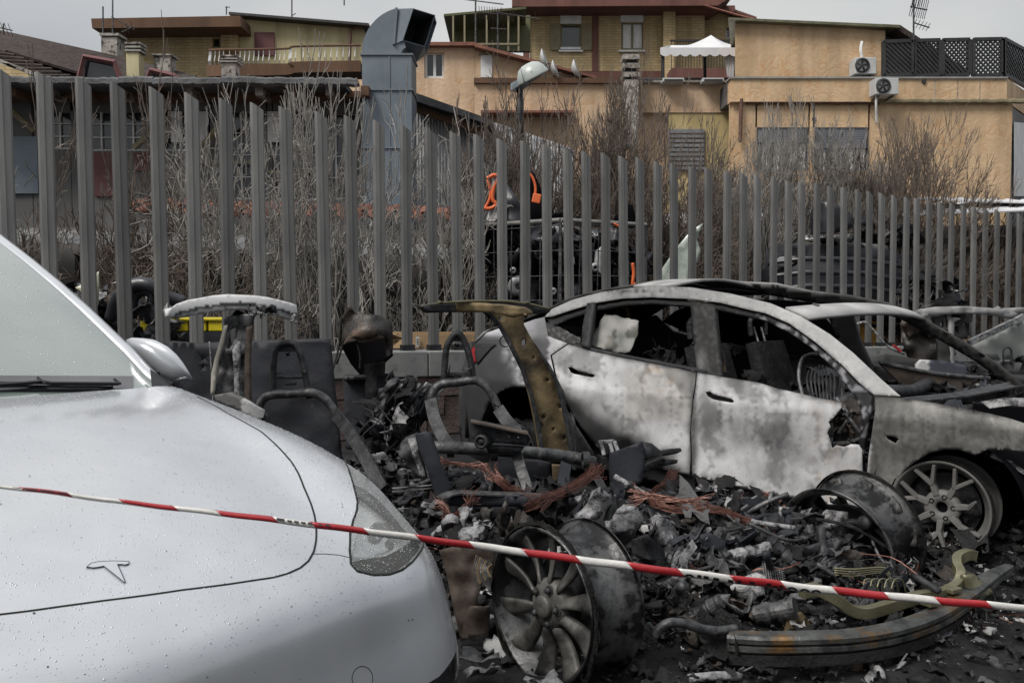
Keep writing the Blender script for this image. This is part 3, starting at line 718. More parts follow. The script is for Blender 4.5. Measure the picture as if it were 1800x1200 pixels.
# ---- right peach house
b = empty('peach_house', base(1530, 19), 'large peach plastered house with two shuttered windows and roof terrace at right', 'building')
D = 19
hol = [(1328, 224, 1421, 300), (1429, 224, 1526, 300)]
wall_with_holes('wall', M['peach'], b, 1285, 180, 1774, 660, D, hol, .3)
box_ob('parapet_wall', M['peach'], b, 1285, 138, 1770, 179, D - .12, .3)
for x in (1643, 1683, 1722): box_ob('joint', M['stonechim'], b, x, 140, x + 1.2, 178, D - .124, .01)
c_, d_ = rect(1286, 138, 1770, 176, D + .2, 6); MB().box(c_, d_).ob('terrace_floor', M['tar'], b)
box_ob('parapet_cap', M['concrete'], b, 1283, 135, 1772, 138, D - .16, .4)
MB().prism([PX(1292, 36, D + .4), PX(1556, 54, D + .4), PX(1556, 135, D + .4), PX(1292, 135, D + .4)], (1.4, 5, 0)).ob('upper_wall', M['peach'], b)
MB().prism([PX(1280, 31, D + .2), PX(1582, 44, D + .2), PX(1582, 49, D + .2), PX(1280, 35, D + .2)], (1.6, 6, 0)).ob('roof', M['olive'], b)
MB().prism([PX(1582, 44, D + .3), PX(1705, 125, D + .3), PX(1700, 130, D + .3), PX(1572, 49, D + .3)], (0, 5.5, 0)).ob('roof_slope', M['darktile'], b)
MB().prism([PX(1556, 53, D + .8), PX(1575, 55, D + .8), PX(1690, 135, D + .8), PX(1556, 135, D + .8)], (0, 4, 0)).ob('gable', M['shedwall'], b)
# right flank going back
a = PX(1774, 180, D); c_ = PX(1850, 210, D + 5)
MB().prism([PX(1770, 138, D - .12), PX(1830, 180, D + 4), PX(1830, 222, D + 4), PX(1770, 179, D - .12)], (-.25, .1, 0)).ob('parapet_wall', M['peach'], b)
MB().prism([PX(1774, 185, D), PX(1830, 225, D + 4), PX(1830, 640, D + 4), PX(1774, 640, D)], (-.2, .1, 0)).ob('wall', M['shedwall'], b)
MB().prism([PX(1783, 215, D + .3), PX(1830, 220, D + 4), PX(1830, 345, D + 4), PX(1783, 345, D + .3)], (-.02, -.02, 0)).ob('shutter', M['white'], b)
# plaster string course and pipes
def rough_bar(x0, x1, y, r, D, m, name):
    pts = [PX(x0 + (x1 - x0) * k / 40, y + random.uniform(-.8, .8), D) for k in range(41)]; return MB().tube(pts, r, 6).ob(name, m, b)
rough_bar(1312, 1545, 180, .045, D - .06, M['pipe'], 'string_course'); rough_bar(1535, 1800, 178, .05, D - .08, M['khaki'], 'string_course')
MB().tube([PX(1303, 174, D - .1), PX(1301, 250, D - .1)], .04, 8).ob('downpipe', M['pipe'], b)
for (x0, y0, x1, y1) in hol:
    window(b, x0, y0, x1, y1, D, M['shutter'], mull=1, fw=2)
    mb = MB(); cut = 250 if x0 < 1400 else 258
    k = y0 + 1
    while k < cut: bxp(mb, x0 + 3, k, x1 - 3, k + 2.6, D + .03, .03); k += 3.2
    mb.ob('roller_shutter', M['shutter'], b)
    mb = MB(); k = x0
    while k < x1: bxp(mb, k, y0 - 1, k + .3, y1, D - .03, .006); k += 7
    k = y0
    while k < y1: bxp(mb, x0 - 2, k, x1 + 2, k + .3, D - .042, .006); k += 6
    mb.ob('window_grille', M['shutter'], b)
    for q in (.12, .34, .62, .84): box_ob('curtain', M['awning'], b, x0 + (x1 - x0) * q, cut, x0 + (x1 - x0) * (q + .1), y1 - 2, D + .10, .01)
for x, y in ((1431, 210), (1624, 144)): MB().lathe([(.0, -.02), (.045, -.02), (.045, .02)], 12, c=PX(x, y, D - (.0 if y > 180 else .13))).ob('vent_hole', M['iron'], b)

def ac_unit(x0, y0, x1, y1, D, label):
    e = empty('air_conditioner', PX((x0 + x1) / 2, y1, D), label, 'air conditioner', 'air conditioners on the peach house')
    c, d = rect(x0, y0, x1, y1, D, .35); MB().box(c, d).ob('casing', M['acwhite'], e, bevel=.015)
    r = d.z * .40; cc = c + Vector((-d.x * .18, -.19, 0))
    MB().lathe([(r, .02), (r + .02, -.01), (r - .01, -.02), (r - .02, .01)], 28, c=cc).ob('fan_ring', M['iron'], e)
    m = MB()
    for k in range(5):
        a = k * 2 * pi / 5; m.add([cc + Vector((0, .01, 0)), cc + Vector((cos(a) * r, -.0, sin(a) * r)), cc + Vector((cos(a + .8) * r, .03, sin(a + .8) * r))], [(0, 1, 2)])
    m.ob('fan', M['iron'], e, thick=.004)
    m = MB()
    for k in range(1, 7): m.lathe([(r * k / 7, -.012), (r * k / 7 + .006, -.016), (r * k / 7, -.02)], 24, c=cc)
    m.ob('grille', M['iron'], e)
    for s in (-.3, .3): MB().box(c + Vector((d.x * s, .05, -d.z / 2 - .03)), (.03, .4, .03)).ob('bracket', M['steel'], e)
    return e
ac_unit(1503, 101, 1541, 130, 19.0, 'air conditioner sitting up on the roof terrace ledge beside the lattice')
ac_unit(1539, 137, 1580, 166, 18.45, 'air conditioner hung on the parapet wall just below the lattice')
MB().tube(curve([PX(1541, 166, 18.6), PX(1540, 185, 18.6), PX(1541, 215, 18.7)]), .025, 6).ob('loose_cable', M['white'])
tag(bpy.data.objects['loose_cable'], 'white cable dangling from the air conditioner on the parapet wall', 'cable')
MB().tube(curve([PX(1515, 101, 19.1), PX(1513, 88, 19.1), PX(1515, 74, 19.2)]), .03, 6).ob('wrapped_pipe', M['white'])
tag(bpy.data.objects['wrapped_pipe'], 'white wrapped pipe rising behind the upper air conditioner', 'pipe')
for x in (1165, 1235):
    e = empty('air_conditioner', PX(x + 18, 142, 19.8), ('left' if x < 1200 else 'right') + ' of the two low air conditioners under the white gazebo', 'air conditioner')
    c, d = rect(x, 137, x + 38, 144, 19.9, .5); MB().box(c, d).ob('casing', M['acwhite'], e, bevel=.01); MB().box(c + Vector((0, -.26, -.01)), (d.x * .85, .02, d.z * .5)).ob('grille', M['iron'], e)

# ---- lattice screen on the terrace
e = empty('lattice_screen', PX(1660, 135, 18.9), 'dark wooden lattice screen around the roof terrace', 'lattice')
D = 18.9
def lattice(P00, P10, P01, P11, nx, ny, mb):      # diamond lattice in a quad given by 4 corners (bottom l, bottom r, top l, top r)
    def Q(u, v): return (P00.lerp(P10, u)).lerp(P01.lerp(P11, u), v)
    for i in range(-ny, nx + ny):
        for s in (1, -1):
            u0 = i / nx; pts = []
            for k in range(41):
                v = k / 40; u = u0 + (v * ny / nx if s == 1 else (1 - v) * ny / nx)
                if 0 <= u <= 1: pts.append(Q(u, v) + Vector((0, .01 * s, 0)))
            if len(pts) > 1: mb.sweep([pts[0], pts[-1]], [(-.012, -.018), (.012, -.018), (.012, .018), (-.012, .018)])
    return
def frame(mb, a, b_, c, d, w=.04):
    for p, q in ((a, b_), (b_, d), (d, c), (c, a)): mb.sweep([p, q], [(-w, -w), (w, -w), (w, w), (-w, w)])
pan = [((1553, 73), (1655, 71)), ((1655, 71), (1706, 71)), ((1709, 70), (1763, 69))]
pan = [(1553, 1604, 74, 72), (1607, 1652, 72, 71), (1657, 1704, 71, 70), (1711, 1762, 70, 69)]
for (x0, x1, ya, yb) in pan:
    mb = MB(); a, c_, t0, t1 = PX(x0, 134, D), PX(x1, 131, D), PX(x0, ya, D), PX(x1, yb, D)
    lattice(a, c_, t0, t1, 6, 7, mb); tag(mb.ob('lattice_panel', M['iron'], e), kind=None)
    mb = MB(); frame(mb, a, c_, t0, t1, .035); mb.ob('lattice_frame', M['iron'], e)
mb = MB(); a, c_, t0, t1 = PX(1765, 131, D), PX(1830, 168, D + 3.5), PX(1765, 69, D), PX(1830, 104, D + 3.5)
lattice(a, c_, t0, t1, 14, 7, mb); mb.ob('lattice_panel', M['iron'], e)
mb = MB(); frame(mb, a, c_, t0, t1, .035); mb.ob('lattice_frame', M['iron'], e)

# ---- white gazebo on the terrace
e = empty('gazebo', PX(1230, 140, 20.2), 'white canvas gazebo with scalloped valance on the roof terrace', 'gazebo')
ap = PX(1250, 62, 21.4); cr_ = [PX(1161, 84, 19.9), PX(1300, 84, 19.9), PX(1310, 78, 22.6), PX(1180, 80, 22.6)]
mb = MB()
for i in range(4):
    a, c_ = cr_[i], cr_[(i + 1) % 4]; rows_ = []
    for k in range(9):
        t = k / 8; sag = -.10 * sin(pi * t)
        l = ap.lerp(a, t) + Vector((0, 0, sag)); r_ = ap.lerp(c_, t) + Vector((0, 0, sag))
        rows_.append([l.lerp(r_, s / 6) + Vector((0, 0, -.06 * sin(pi * s / 6) * t)) for s in range(7)])
    for k in range(8):
        for s in range(6): mb.add([rows_[k][s], rows_[k][s + 1], rows_[k + 1][s + 1], rows_[k + 1][s]], [(0, 1, 2, 3)])
mb.ob('canopy', M['awning'], e, smooth=True)
mb = MB()
for i in range(4):
    a, c_ = cr_[i], cr_[(i + 1) % 4]; n = 40
    for k in range(n):
        p, q = a.lerp(c_, k / n), a.lerp(c_, (k + 1) / n)
        h0, h1 = .14 + .05 * abs(sin(k * pi / 5)), .14 + .05 * abs(sin((k + 1) * pi / 5))
        mb.add([p, q, q + Vector((0, 0, -h1)), p + Vector((0, 0, -h0))], [(0, 1, 2, 3)])
mb.ob('valance', M['awning'], e, thick=.004)
mb = MB(); 
for k in range(10):
    a = PX(1272 + k * 2, 88, 20.0 + .04 * (k % 2)); c_ = PX(1274 + k * 2, 88, 20.0 + .04 * ((k + 1) % 2)); a2 = PX(1278 + k * 1.2, 135, 20.0 + .04 * (k % 2)); c2 = PX(1279.2 + k * 1.2, 135, 20.0 + .04 * ((k + 1) % 2))
    mb.add([a, c_, c2, a2], [(0, 1, 2, 3)])
mb.ob('side_curtain', M['awning'], e, thick=.004)
for x, d in ((1165, 20.0), (1239, 22.4), (1298, 20.0)): MB().tube([PX(x, 90, d), PX(x, 141, d)], .04, 6).ob('post', M['iron'], e)

# ---- satellite dishes
for k, (x, y, r, lab) in enumerate(((956, 106, .20, 'tall satellite dish nearest the street lamp, seen edge on'), (974, 122, .16, 'satellite dish in the middle of the three on the roof'), (1011, 122, .17, 'rightmost satellite dish of the three on the roof'))):
    e = empty('satellite_dish', PX(x, 137, 20.3), lab, 'satellite dish', 'satellite dishes on the peach roof')
    R = Matrix.Rotation(radians(78), 3, 'Z') @ Matrix.Rotation(radians(-18), 3, 'X')
    mb = MB(); mb.lathe([(0.01, .08), (r * .4, .067), (r * .8, .03), (r * 1.2, -.03), (r * 1.2, -.045), (r * .7, .03), (0.01, .07)], 24, R, PX(x, y, 20.3)); mb.ob('dish', M['acwhite'], e, smooth=True)
    MB().tube([PX(x, y + 3, 20.35), PX(x + 1, 137, 20.35)], .025, 6).ob('mast', M['steel'], e)
    MB().tube([PX(x, y + 8, 20.3), PX(x + 12, y + 6, 20.0)], .012, 4).ob('feed_arm', M['steel'], e)
# ---- antennas
def antenna(x, y0, y1, D, bars, label, r=.02):
    e = empty('antenna', PX(x, y1, D), label, 'antenna')
    MB().tube([PX(x, y0, D), PX(x, y1, D)], r, 6).ob('mast', M['steel'], e)
    for (xa, ya, xb, yb, n, L) in bars:
        a, c_ = PX(xa, ya, D), PX(xb, yb, D); mb = MB(); mb.tube([a, c_], r * .7, 4)
        for k in range(n):
            p = a.lerp(c_, (k + .5) / n); mb.tube([p + Vector((.0, -.1, L)), p + Vector((.0, .1, -L))], r * .4, 3)
        mb.ob('boom', M['steel'], e)
antenna(836, -40, 95, 22, [(805, -2, 885, 8, 0, 0), (840, 22, 905, 28, 14, .12), (862, 50, 890, 52, 3, .1)], 'tall tv antenna mast in front of the green shelter')
antenna(875, 20, 90, 22, [(872, 22, 950, 34, 4, .1)], 'short antenna mast with long arm beside the green shelter')
antenna(1606, 0, 70, 18.8, [(1600, 12, 1630, 18, 9, .16), (1605, 40, 1634, 49, 5, .05), (1603, 0, 1626, -6, 4, .15)], 'tv antenna on the right roof above the lattice')
antenna(181, 12, 62, 22, [], 'thin mast standing on the squat grey chimney')
antenna(198, -30, 60, 22.4, [(196, 30, 236, 52, 0, 0), (214, 57, 236, 47, 3, .12)], 'taller mast with slanting stay above the brown eave')
antenna(513, -10, 30, 27, [(513, 28, 520, 24, 0, 0)], 'thin whip antenna on the yellow house roof')
antenna(398, 12, 26, 27, [(396, 13, 404, 13, 0, 0)], 'small hooked vent pipe on the brown eave')
antenna(605, 560 - 560 - 5, 10, 27, [], 'short thin rod on the far yellow roof')
e = antenna(6, 42, 60, 21, [(-6, 48, 22, 54, 4, .12)], 'small antenna at the far left roof corner')

# ---- street lamp
e = empty('street_lamp', base(915, 13.2), 'street lamp with white dome head tilted on a dark pole among the bushes', 'street lamp')
D = 13.2
MB().tube([base(918, D), PX(916, 400, D), PX(914, 200, D), PX(914, 158, D)], [.07, .065, .05, .045], 12).ob('pole', M['steeldark'], e, smooth=True)
R = Matrix.Rotation(radians(-28), 3, 'Y') @ Matrix.Rotation(radians(12), 3, 'X')
prof = [(0.005, .21), (.08, .205), (.15, .17), (.20, .10), (.225, .02), (.225, 0)]
mb = MB(); RR = R @ Matrix.Rotation(radians(90), 3, 'X'); mb.lathe(prof, 32, RR, PX(938, 138, D - .35)); mb.ob('dome', M['lampwhite'], e, smooth=True, thick=.008)
mb = MB(); mb.lathe([(0.005, -.03), (.1, -.03), (.2, -.0), (.215, .01)], 28, RR, PX(938, 138, D - .35)); mb.ob('lens', M['steel'], e, smooth=True)
mb = MB(); mb.sweep([PX(902, 155, D), PX(912, 150, D - .08), PX(926, 140, D - .3)], [(-.07, -.06), (.07, -.06), (.05, .06), (-.05, .06)]); mb.ob('housing', M['bluemetal'], e, bevel=.01)

# ================================================================== BARE BUSHES
M['twig'] = mat('bare twig bark', (.07, .053, .044), (.17, .138, .115), 5, .85)
M['twigpale'] = mat('grey twig bark', (.16, .15, .14), (.30, .285, .265), 5, .85)
def bush(x, ybase, ytop, wpx, D, m, label, seed, stems=9, depth=7, arch=.14, wild=.5, rmin=.0048, outw=.22):
    """many arching stems from one base fanning into a dome; finer and finer forks to the outside"""
    r = random.Random(seed)
    b0 = PX(x, ybase, D); H = max(PX(x, ytop, D).z, .5); Wd = wpx / FPX * D
    root = Vector((b0.x, D, 0))
    e = empty('bare_shrub', root, label, 'shrub', 'bare shrubs behind the fence')
    segs_t = []; segs = []; g = r.gauss
    def grow(p, d, L, rad, lv):
        n = 3 if lv < 5 else 2
        bend = Vector((g(0, arch), g(0, arch), g(0, arch)))
        for k in range(n):
            d = (d + bend * .6 + Vector((g(0, arch), g(0, arch), g(.02, arch * .6)))).normalized()
            q = p + d * (L / n); (segs_t if lv < 3 else segs).append((p, q, rad, rad * .86)); p = q; rad *= .86
            if 1 < lv < depth - 1 and r.random() < .45:
                dd = (d + Vector((g(0, wild), g(0, wild), g(.05, wild * .8)))).normalized()
                grow(p, dd, L * .6, max(rad * .6, rmin), lv + 2)
        if lv >= depth: return
        for k in range(2 if lv != 1 else 3):
            rad_ = p - root - Vector((0, 0, H * .22)); rad_ = rad_.normalized() if rad_.length > .01 else d; dd = (d + rad_ * outw + Vector((g(0, .38), g(0, .3), g(.02, .27)))).normalized()
            grow(p, dd, L * r.uniform(.68, .92), max(rad * .72, rmin), lv + 1)
    for k in range(stems):
        a = r.uniform(0, 2 * pi); sp = r.uniform(.25, 1.15) * min(1.25, Wd / H)
        d = Vector((cos(a) * sp, sin(a) * sp * .7, 1)).normalized()
        grow(root + Vector((r.uniform(-.25, .25), r.uniform(-.15, .15), 0)), d, H * .30 * r.uniform(.6, 1.1), r.uniform(.018, .036), 0)
    pts = [s[1] for s in segs]; zx = sorted(p.z for p in pts)[int(len(pts) * .997)]; xs = sorted(abs(p.x - root.x) for p in pts)[int(len(pts) * .985)]
    kz = H / zx; kx = (Wd / 2) / xs
    def build(sg, n, name):
        S_ = np.array([list(s[0]) + list(s[1]) + [s[2], s[3]] for s in sg]); rt = np.array(root)[None]
        sc = np.array([kx, min(kx, .8), kz])[None]
        P = (S_[:, :3] - rt) * sc; Q = (S_[:, 3:6] - rt) * sc
        for A in (P, Q): A[:, 2] = np.where(A[:, 2] < .02, .02 + np.abs(A[:, 2]) * .3, A[:, 2])
        P += rt; Q += rt; ra = S_[:, 6]; rb = S_[:, 7]
        d = Q - P; d /= np.linalg.norm(d, axis=1)[:, None] + 1e-9
        up = np.where(np.abs(d[:, 2:3]) < .9, [[0, 0, 1.]], [[1., 0, 0]]); a = np.cross(up, d); a /= np.linalg.norm(a, axis=1)[:, None]; bb = np.cross(d, a)
        vs = []
        for q in range(n):
            w_ = 2 * pi * q / n; o = a * cos(w_) + bb * sin(w_); vs.append(P + o * ra[:, None]); vs.append(Q + o * rb[:, None])
        V = np.stack(vs, 1).reshape(-1, 3); k = len(sg); base_ = np.arange(k) * 2 * n
        F = np.stack([np.stack([base_ + 2 * q, base_ + 2 * ((q + 1) % n), base_ + 2 * ((q + 1) % n) + 1, base_ + 2 * q + 1], 1) for q in range(n)], 1).reshape(-1, 4)
        me = bpy.data.meshes.new(name); me.vertices.add(len(V)); me.vertices.foreach_set('co', V.ravel())
        me.loops.add(F.size); me.loops.foreach_set('vertex_index', F.ravel()); me.polygons.add(len(F)); me.polygons.foreach_set('loop_start', np.arange(0, F.size, 4))
        me.materials.append(m); me.update(calc_edges=True); me.shade_smooth()
        o = bpy.data.objects.new(name, me); COL.objects.link(o); setpar(o, e)
    build(segs_t, 5, 'trunk'); build(segs, 3, 'twigs')
bush(-60, 600, 180, 260, 11.0, M['twigpale'], 'bare shrub at the extreme left edge behind the fence', 1, arch=.24, stems=8, depth=6, rmin=.0062, wild=.7)
bush(110, 600, 190, 330, 11.3, M['twig'], 'tangled bare shrub left of the plum doors', 2, arch=.24, stems=9, depth=6, rmin=.0062, wild=.7)
bush(260, 600, 150, 300, 11.8, M['twig'], 'bare shrub in front of the wide warehouse window', 3, arch=.24, stems=9, depth=6, rmin=.0062, wild=.7)
bush(430, 600, 165, 320, 11.5, M['twigpale'], 'bare shrub whose thin tips reach the warehouse roof edge', 4, arch=.24, stems=10, depth=6, rmin=.0062, wild=.7)
bush(590, 600, 125, 300, 11.2, M['twigpale'], 'pale bare shrub with a thick crooked trunk left of the duct', 5, arch=.24, stems=11, depth=6, rmin=.0062, wild=.7)
bush(760, 600, 240, 300, 11.6, M['twigpale'], 'bare shrub in front of the corrugated wall', 6, arch=.24, stems=6, depth=6, rmin=.0062, wild=.7)
bush(900, 600, 185, 300, 13.0, M['twig'], 'dark dense bare shrub around the lamp pole', 7, arch=.22, stems=15, depth=8)
bush(1060, 600, 165, 330, 13.6, M['twig'], 'tall bare shrub left of the tall stone chimney', 8, arch=.17, stems=13, depth=8, outw=.42, rmin=.0044)
bush(1160, 600, 160, 300, 14.0, M['twig'], 'tall bare shrub covering the foot of the stone chimney', 9, arch=.17, stems=13, depth=8, outw=.42, rmin=.0044)
bush(1290, 600, 240, 280, 14.5, M['twigpale'], 'bare shrub in front of the yellow wall and brown downpipe', 10, arch=.17, stems=13, depth=8, outw=.42, rmin=.0044)
bush(1420, 600, 215, 320, 15.2, M['twigpale'], 'bare shrub in front of the two shuttered windows', 11, arch=.17, stems=13, depth=8, outw=.42, rmin=.0044)
bush(1590, 600, 215, 290, 16.0, M['twig'], 'rounded brown shrub with fan shaped crown below the lattice', 12, arch=.17, stems=13, depth=8, outw=.42, rmin=.0044)
bush(1500, 600, 280, 300, 15.4, M['twig'], 'lower bare shrub between the windows and the rounded one', 13, arch=.17, stems=13, depth=8, outw=.42, rmin=.0044)
bush(1740, 600, 345, 250, 16.4, M['twig'], 'low bare shrub at the right end behind the fence', 14, arch=.2, stems=15)
bush(340, 600, 380, 380, 10.8, M['twig'], 'low dark bramble in front of the lean-to', 15, arch=.35, stems=8)
bush(1120, 600, 330, 380, 13.0, M['twig'], 'low bare shrub directly behind the cage of scrap', 16, arch=.3, stems=8)
# ================================================================== WHEELS
G0 = .12                                              # street level
def frame_of(n, up=Vector((0, 0, 1))):
    n = Vector(n).normalized(); x = n.cross(up).normalized(); z = x.cross(n); return Matrix((x, n, z)).transposed()
def wheel(c, n, R, style, parent=None, label=None, cat='wheel', group=None, wdt=.24, mr='rim', mb_='barrel', tyre=True, spin=0.0, name='wheel', gaps=(), full=False):
    """c centre, n axle direction towards the outer face"""
    R3 = frame_of(n); c = Vector(c)
    if parent is None: root = empty(name, c, label, cat, group)
    else: root = None
    L = lambda x, y, z: c + R3 @ Vector((x, y, z))
    h = wdt / 2
    par = root
    m = MB(); m.lathe([(R, h), (R - .006, h + .004), (R - .016, h - .004), (R - .022, h - .02), (R - .045, h - .05), (R - .052, h - .09), (R - .055, 0), (R - .045, -h * .6), (R - .03, -h + .03), (R - .018, -h + .012), (R, -h), (R + .004, -h + .006)], 64, R3, c)
    bar = m.ob('rim', M[mb_], par or parent, smooth=True, thick=.006)
    if root is None: par = bar                         # sub-parts hang under the rim of a mounted wheel
    if style == 'paddle':
        for k in range(10):
            a = spin + k * 2 * pi / 10; vs = []; fs = []; nr, nc = 9, 5
            for i in range(nr):
                t = i / (nr - 1); r = .062 + (R - .080) * t
                wd = .013 + .027 * t ** 1.2; sw = .06 * t
                for j in range(nc):
                    s = j / (nc - 1) * 2 - 1
                    y = h - .028 + .018 * (1 - t) * 0 - .022 * sin(pi * t) + - .006 * s * s + (.012 * s)
                    ang = a + sw * .35 + s * wd / max(r, .06) * .95
                    vs.append(L(r * cos(ang), y - (.03 if t < .02 else 0), r * sin(ang)))
            fs = [(i * nc + j, i * nc + j + 1, (i + 1) * nc + j + 1, (i + 1) * nc + j) for i in range(nr - 1) for j in range(nc - 1)]
            ob('spoke', vs, fs, M[mr], par, smooth=True, thick=.012, off=0)
        MB().lathe([(.001, h - .006), (.012, h - .003), (.036, h - .006), (.040, h - .012), (.040, h - .05)], 32, R3, c).ob('centre_cap', M[mr], par, smooth=True)
        MB().lathe([(.040, h - .026), (.078, h - .030), (.094, h - .050), (.09, h - .09)], 40, R3, c).ob('hub', M[mr], par, smooth=True)
        for k in range(5):
            a = spin + .3 + k * 2 * pi / 5; q = L(.062 * cos(a), 0, .062 * sin(a))
            MB().lathe([(.001, h - .010), (.010, h - .012), (.0125, h - .022), (.0125, h - .05)], 10, R3, q).ob('lug_nut', M['steeldark'], par, smooth=True)
            MB().lathe([(.0135, h - .026), (.018, h - .024), (.019, h - .05)], 12, R3, q).ob('lug_recess', M[mr], par)
    elif style == 'branch':
        hubr = .075
        for k in range(7):
            a = spin + k * 2 * pi / 7
            def bar_(a0, r0, a1, r1, w0, w1, y0, y1):
                p0 = L(r0 * cos(a0), y0, r0 * sin(a0)); p1 = L(r1 * cos(a1), y1, r1 * sin(a1)); pm = p0.lerp(p1, .5)
                MB().sweep([p0, pm, p1], [(-w0, -.012), (w0, -.012), (w0 * .75, .012), (-w0 * .75, .012)], up=R3 @ Vector((0, 1, 0)), scl=[1.15, 1, w1 / w0]).ob('spoke', M[mr], par, bevel=.003)
            am = a + .03
            if k in gaps: 
                bar_(am, hubr - .01, am + .02, .145, .017, .013, h - .045, h - .035); bar_(am, .135, am - .16, R - .07, .011, .007, h - .036, h - .02); continue
            bar_(am, hubr - .01, am + .02, .135, .018, .015, h - .045, h - .035)
            bar_(am, .125, am - .20, R - .022, .0115, .0105, h - .036, h - .012)
            bar_(am + .02, .125, am + .25, R - .022, .0115, .0105, h - .036, h - .012)
        MB().lathe([(.028, h - .075), (.028, h - .045), (.032, h - .036), (.078, h - .036), (.09, h - .05), (.088, h - .08)], 40, R3, c).ob('hub', M[mr], par, smooth=True)
        MB().lathe([(.001, h - .06), (.026, h - .058), (.027, h - .075)], 20, R3, c).ob('hub_bore', M['blackin'], par)
        for k in range(5):
            a = spin + .3 + k * 2 * pi / 5; q = L(.056 * cos(a), 0, .056 * sin(a))
            MB().lathe([(.001, h - .042), (.008, h - .042), (.008, h - .034), (.013, h - .034), (.013, h - .05)], 12, R3, q).ob('lug_nut', M['blackin'], par)
    elif style == 'inside':
        MB().lathe([(.01, h - .05), (.09, h - .05), (.16, h - .035), (R - .05, h - .03)], 40, R3, c).ob('disc', M['steeldark'], par, smooth=True, thick=.008)
    # brake disc
    MB().lathe([(.05, h - .12), (.17, h - .12), (.17, h - .14), (.05, h - .14)], 40, R3, c).ob('brake_disc', M['steeldark'], par)
    if tyre:
        m = MB(); vs = []; n1, n2 = 72, 7; r_ = random.Random(int(c.x * 100))
        for i in range(n1):
            a = 2 * pi * i / n1
            for j in range(n2):
                y = (h * .86 + .14 * h * j / (n2 - 1)) if not full else (-h * .8 + 1.6 * h * j / (n2 - 1)); rr = R + .004 + (tyre if isinstance(tyre, float) else .012) * (.4 + r_.random() * 1.0) * (1 if 0 < j < n2 - 1 else .2)
                if sin(a) < -.5 and not full: rr += .010
                vs.append(L(rr * cos(a), y, rr * sin(a)))
        fs = [(i * n2 + j, i * n2 + j + 1, ((i + 1) % n1) * n2 + j + 1, ((i + 1) % n1) * n2 + j) for i in range(n1) for j in range(n2 - 1)]
        ob('tyre' if full else 'tyre_remains', vs, fs, M['tyre'], par, smooth=full, thick=.006)
    return root or bar

# ================================================================== BURNT OUT CAR, SILVER GREY SHELL
CC0 = Vector((2.83, 5.165, 0)); CTH = radians(46.2)
CF = Vector((cos(CTH), -sin(CTH), 0)); CN = Vector((-sin(CTH), -cos(CTH), 0))
_z = np.linspace(-.2, 1.9, 400)
_v = np.interp(_z, [0, .2, .35, .6, .75, .83, .97, 1.2, 1.45, 1.6], [.84, .86, .885, .922, .952, .958, .90, .76, .60, .46])
_k = np.exp(-np.linspace(-2, 2, 9) ** 2); _k /= _k.sum(); _v = np.convolve(np.pad(_v, 4, 'edge'), _k, 'valid')
def CV(u, z):
    v = float(np.interp(z, _z, _v))
    if u < -.2: v *= 1 - .26 * min(1.4, (-.2 - u) / .7) ** 2
    if u > 3.1: v *= 1 - .20 * ((u - 3.1) / .75) ** 2
    return max(v, .2)
def CW(u, v, z): return Vector((CC0.x - u * CF.x + v * CN.x, CC0.y - u * CF.y + v * CN.y, z))
def UZ(px, py, side=1, off=0):
    v = .9; d = ray(px, py)
    for i in range(24):
        P0 = CC0 + CN * (side * v); t = P0.dot(CN) / d.dot(CN); Q = d * t
        z = CAMH + Q.z; u = -((Q - CC0).dot(CF)); v = .5 * v + .5 * (CV(u, z) + off)
    return u, z, v
def CP_(px, py, side=1, off=0):
    u, z, v = UZ(px, py, side, off); return CW(u, side * v, z)
M['burnt'] = mat('burnt car paint', (.82, .82, .83), (1, 1, 1), 5, .55, metal=0, bump=.15, bscale=45, attr='tone', c3=(.62, .59, .56), s3=70, lo3=.57, hi3=.70, r2=.75, detail=9, spec=.25)
def nz(x, y, s, o=0): return noise.noise(Vector((x * s, y * s, o)))
def gau(x, y, cx, cy, sx, sy, a=0):
    dx, dy = x - cx, y - cy
    if a: dx, dy = dx * cos(a) + dy * sin(a), -dx * sin(a) + dy * cos(a)
    return exp(-(dx / sx) ** 2 - (dy / sy) ** 2)
def sst(a, b, x): t = min(1, max(0, (x - a) / (b - a))); return t * t * (3 - 2 * t)
def belt_y(x): return float(np.interp(x, [960, 1001, 1110, 1222, 1333, 1433, 1480, 1537, 1634, 1743], [560, 604, 631, 653, 671, 698, 706, 694, 706, 727]))
def tone_body(x, y):
    c = tone_body0(x, y)
    if x > 965:
        d = y - belt_y(x); n = nz(x, y, .03, 11); st = .5 + .5 * nz(x, y * .18, .06, 5)           # soot washed down from the window openings
        k = 1 - .62 * max(0, st) * sst(85 + 60 * n, 0, d) - .55 * sst(9 + 8 * n, 0, d)
        dk = max(0, nz(x, y, .022, 21)) * .45 + max(0, nz(x, y * .5, .09, 23)) * .35
        k *= 1 - min(.5, dk)
        e1 = nz(x, y, .018, 31) + .35 * nz(x, y, .09, 33) + .18 * nz(x, y, .3, 35)                  # hard edged burn patches, flaked paint
        k *= 1 - .26 * sst(.14, .19, e1) * (1 if x < 1530 else .6) - .20 * sst(.25, .28, e1)
        k *= 1 - .35 * sst(.30, .36, nz(x * 2.2, y * .10, .1, 37)) * sst(10, 40, d) * sst(120, 60, d)  # narrow runs
        rb = max(0, nz(x, y, .05, 41)) * sst(1120, 1150, x) * sst(1215, 1180, x) * sst(70, 20, d) * 1.2 + max(0, nz(x, y, .06, 43)) * sst(60, 10, abs(x - 1470)) * .9
        c = [c[0], c[1] * (1 - .22 * min(1, rb)), c[2] * (1 - .42 * min(1, rb))]
        k *= 1 - .75 * sst(14, 0, abs(x - 1218) + 5 * n)                                        # black door gap
        c = [q * max(.08, k) * (1 + .16 * sst(70, 130, d)) for q in c]
    return c
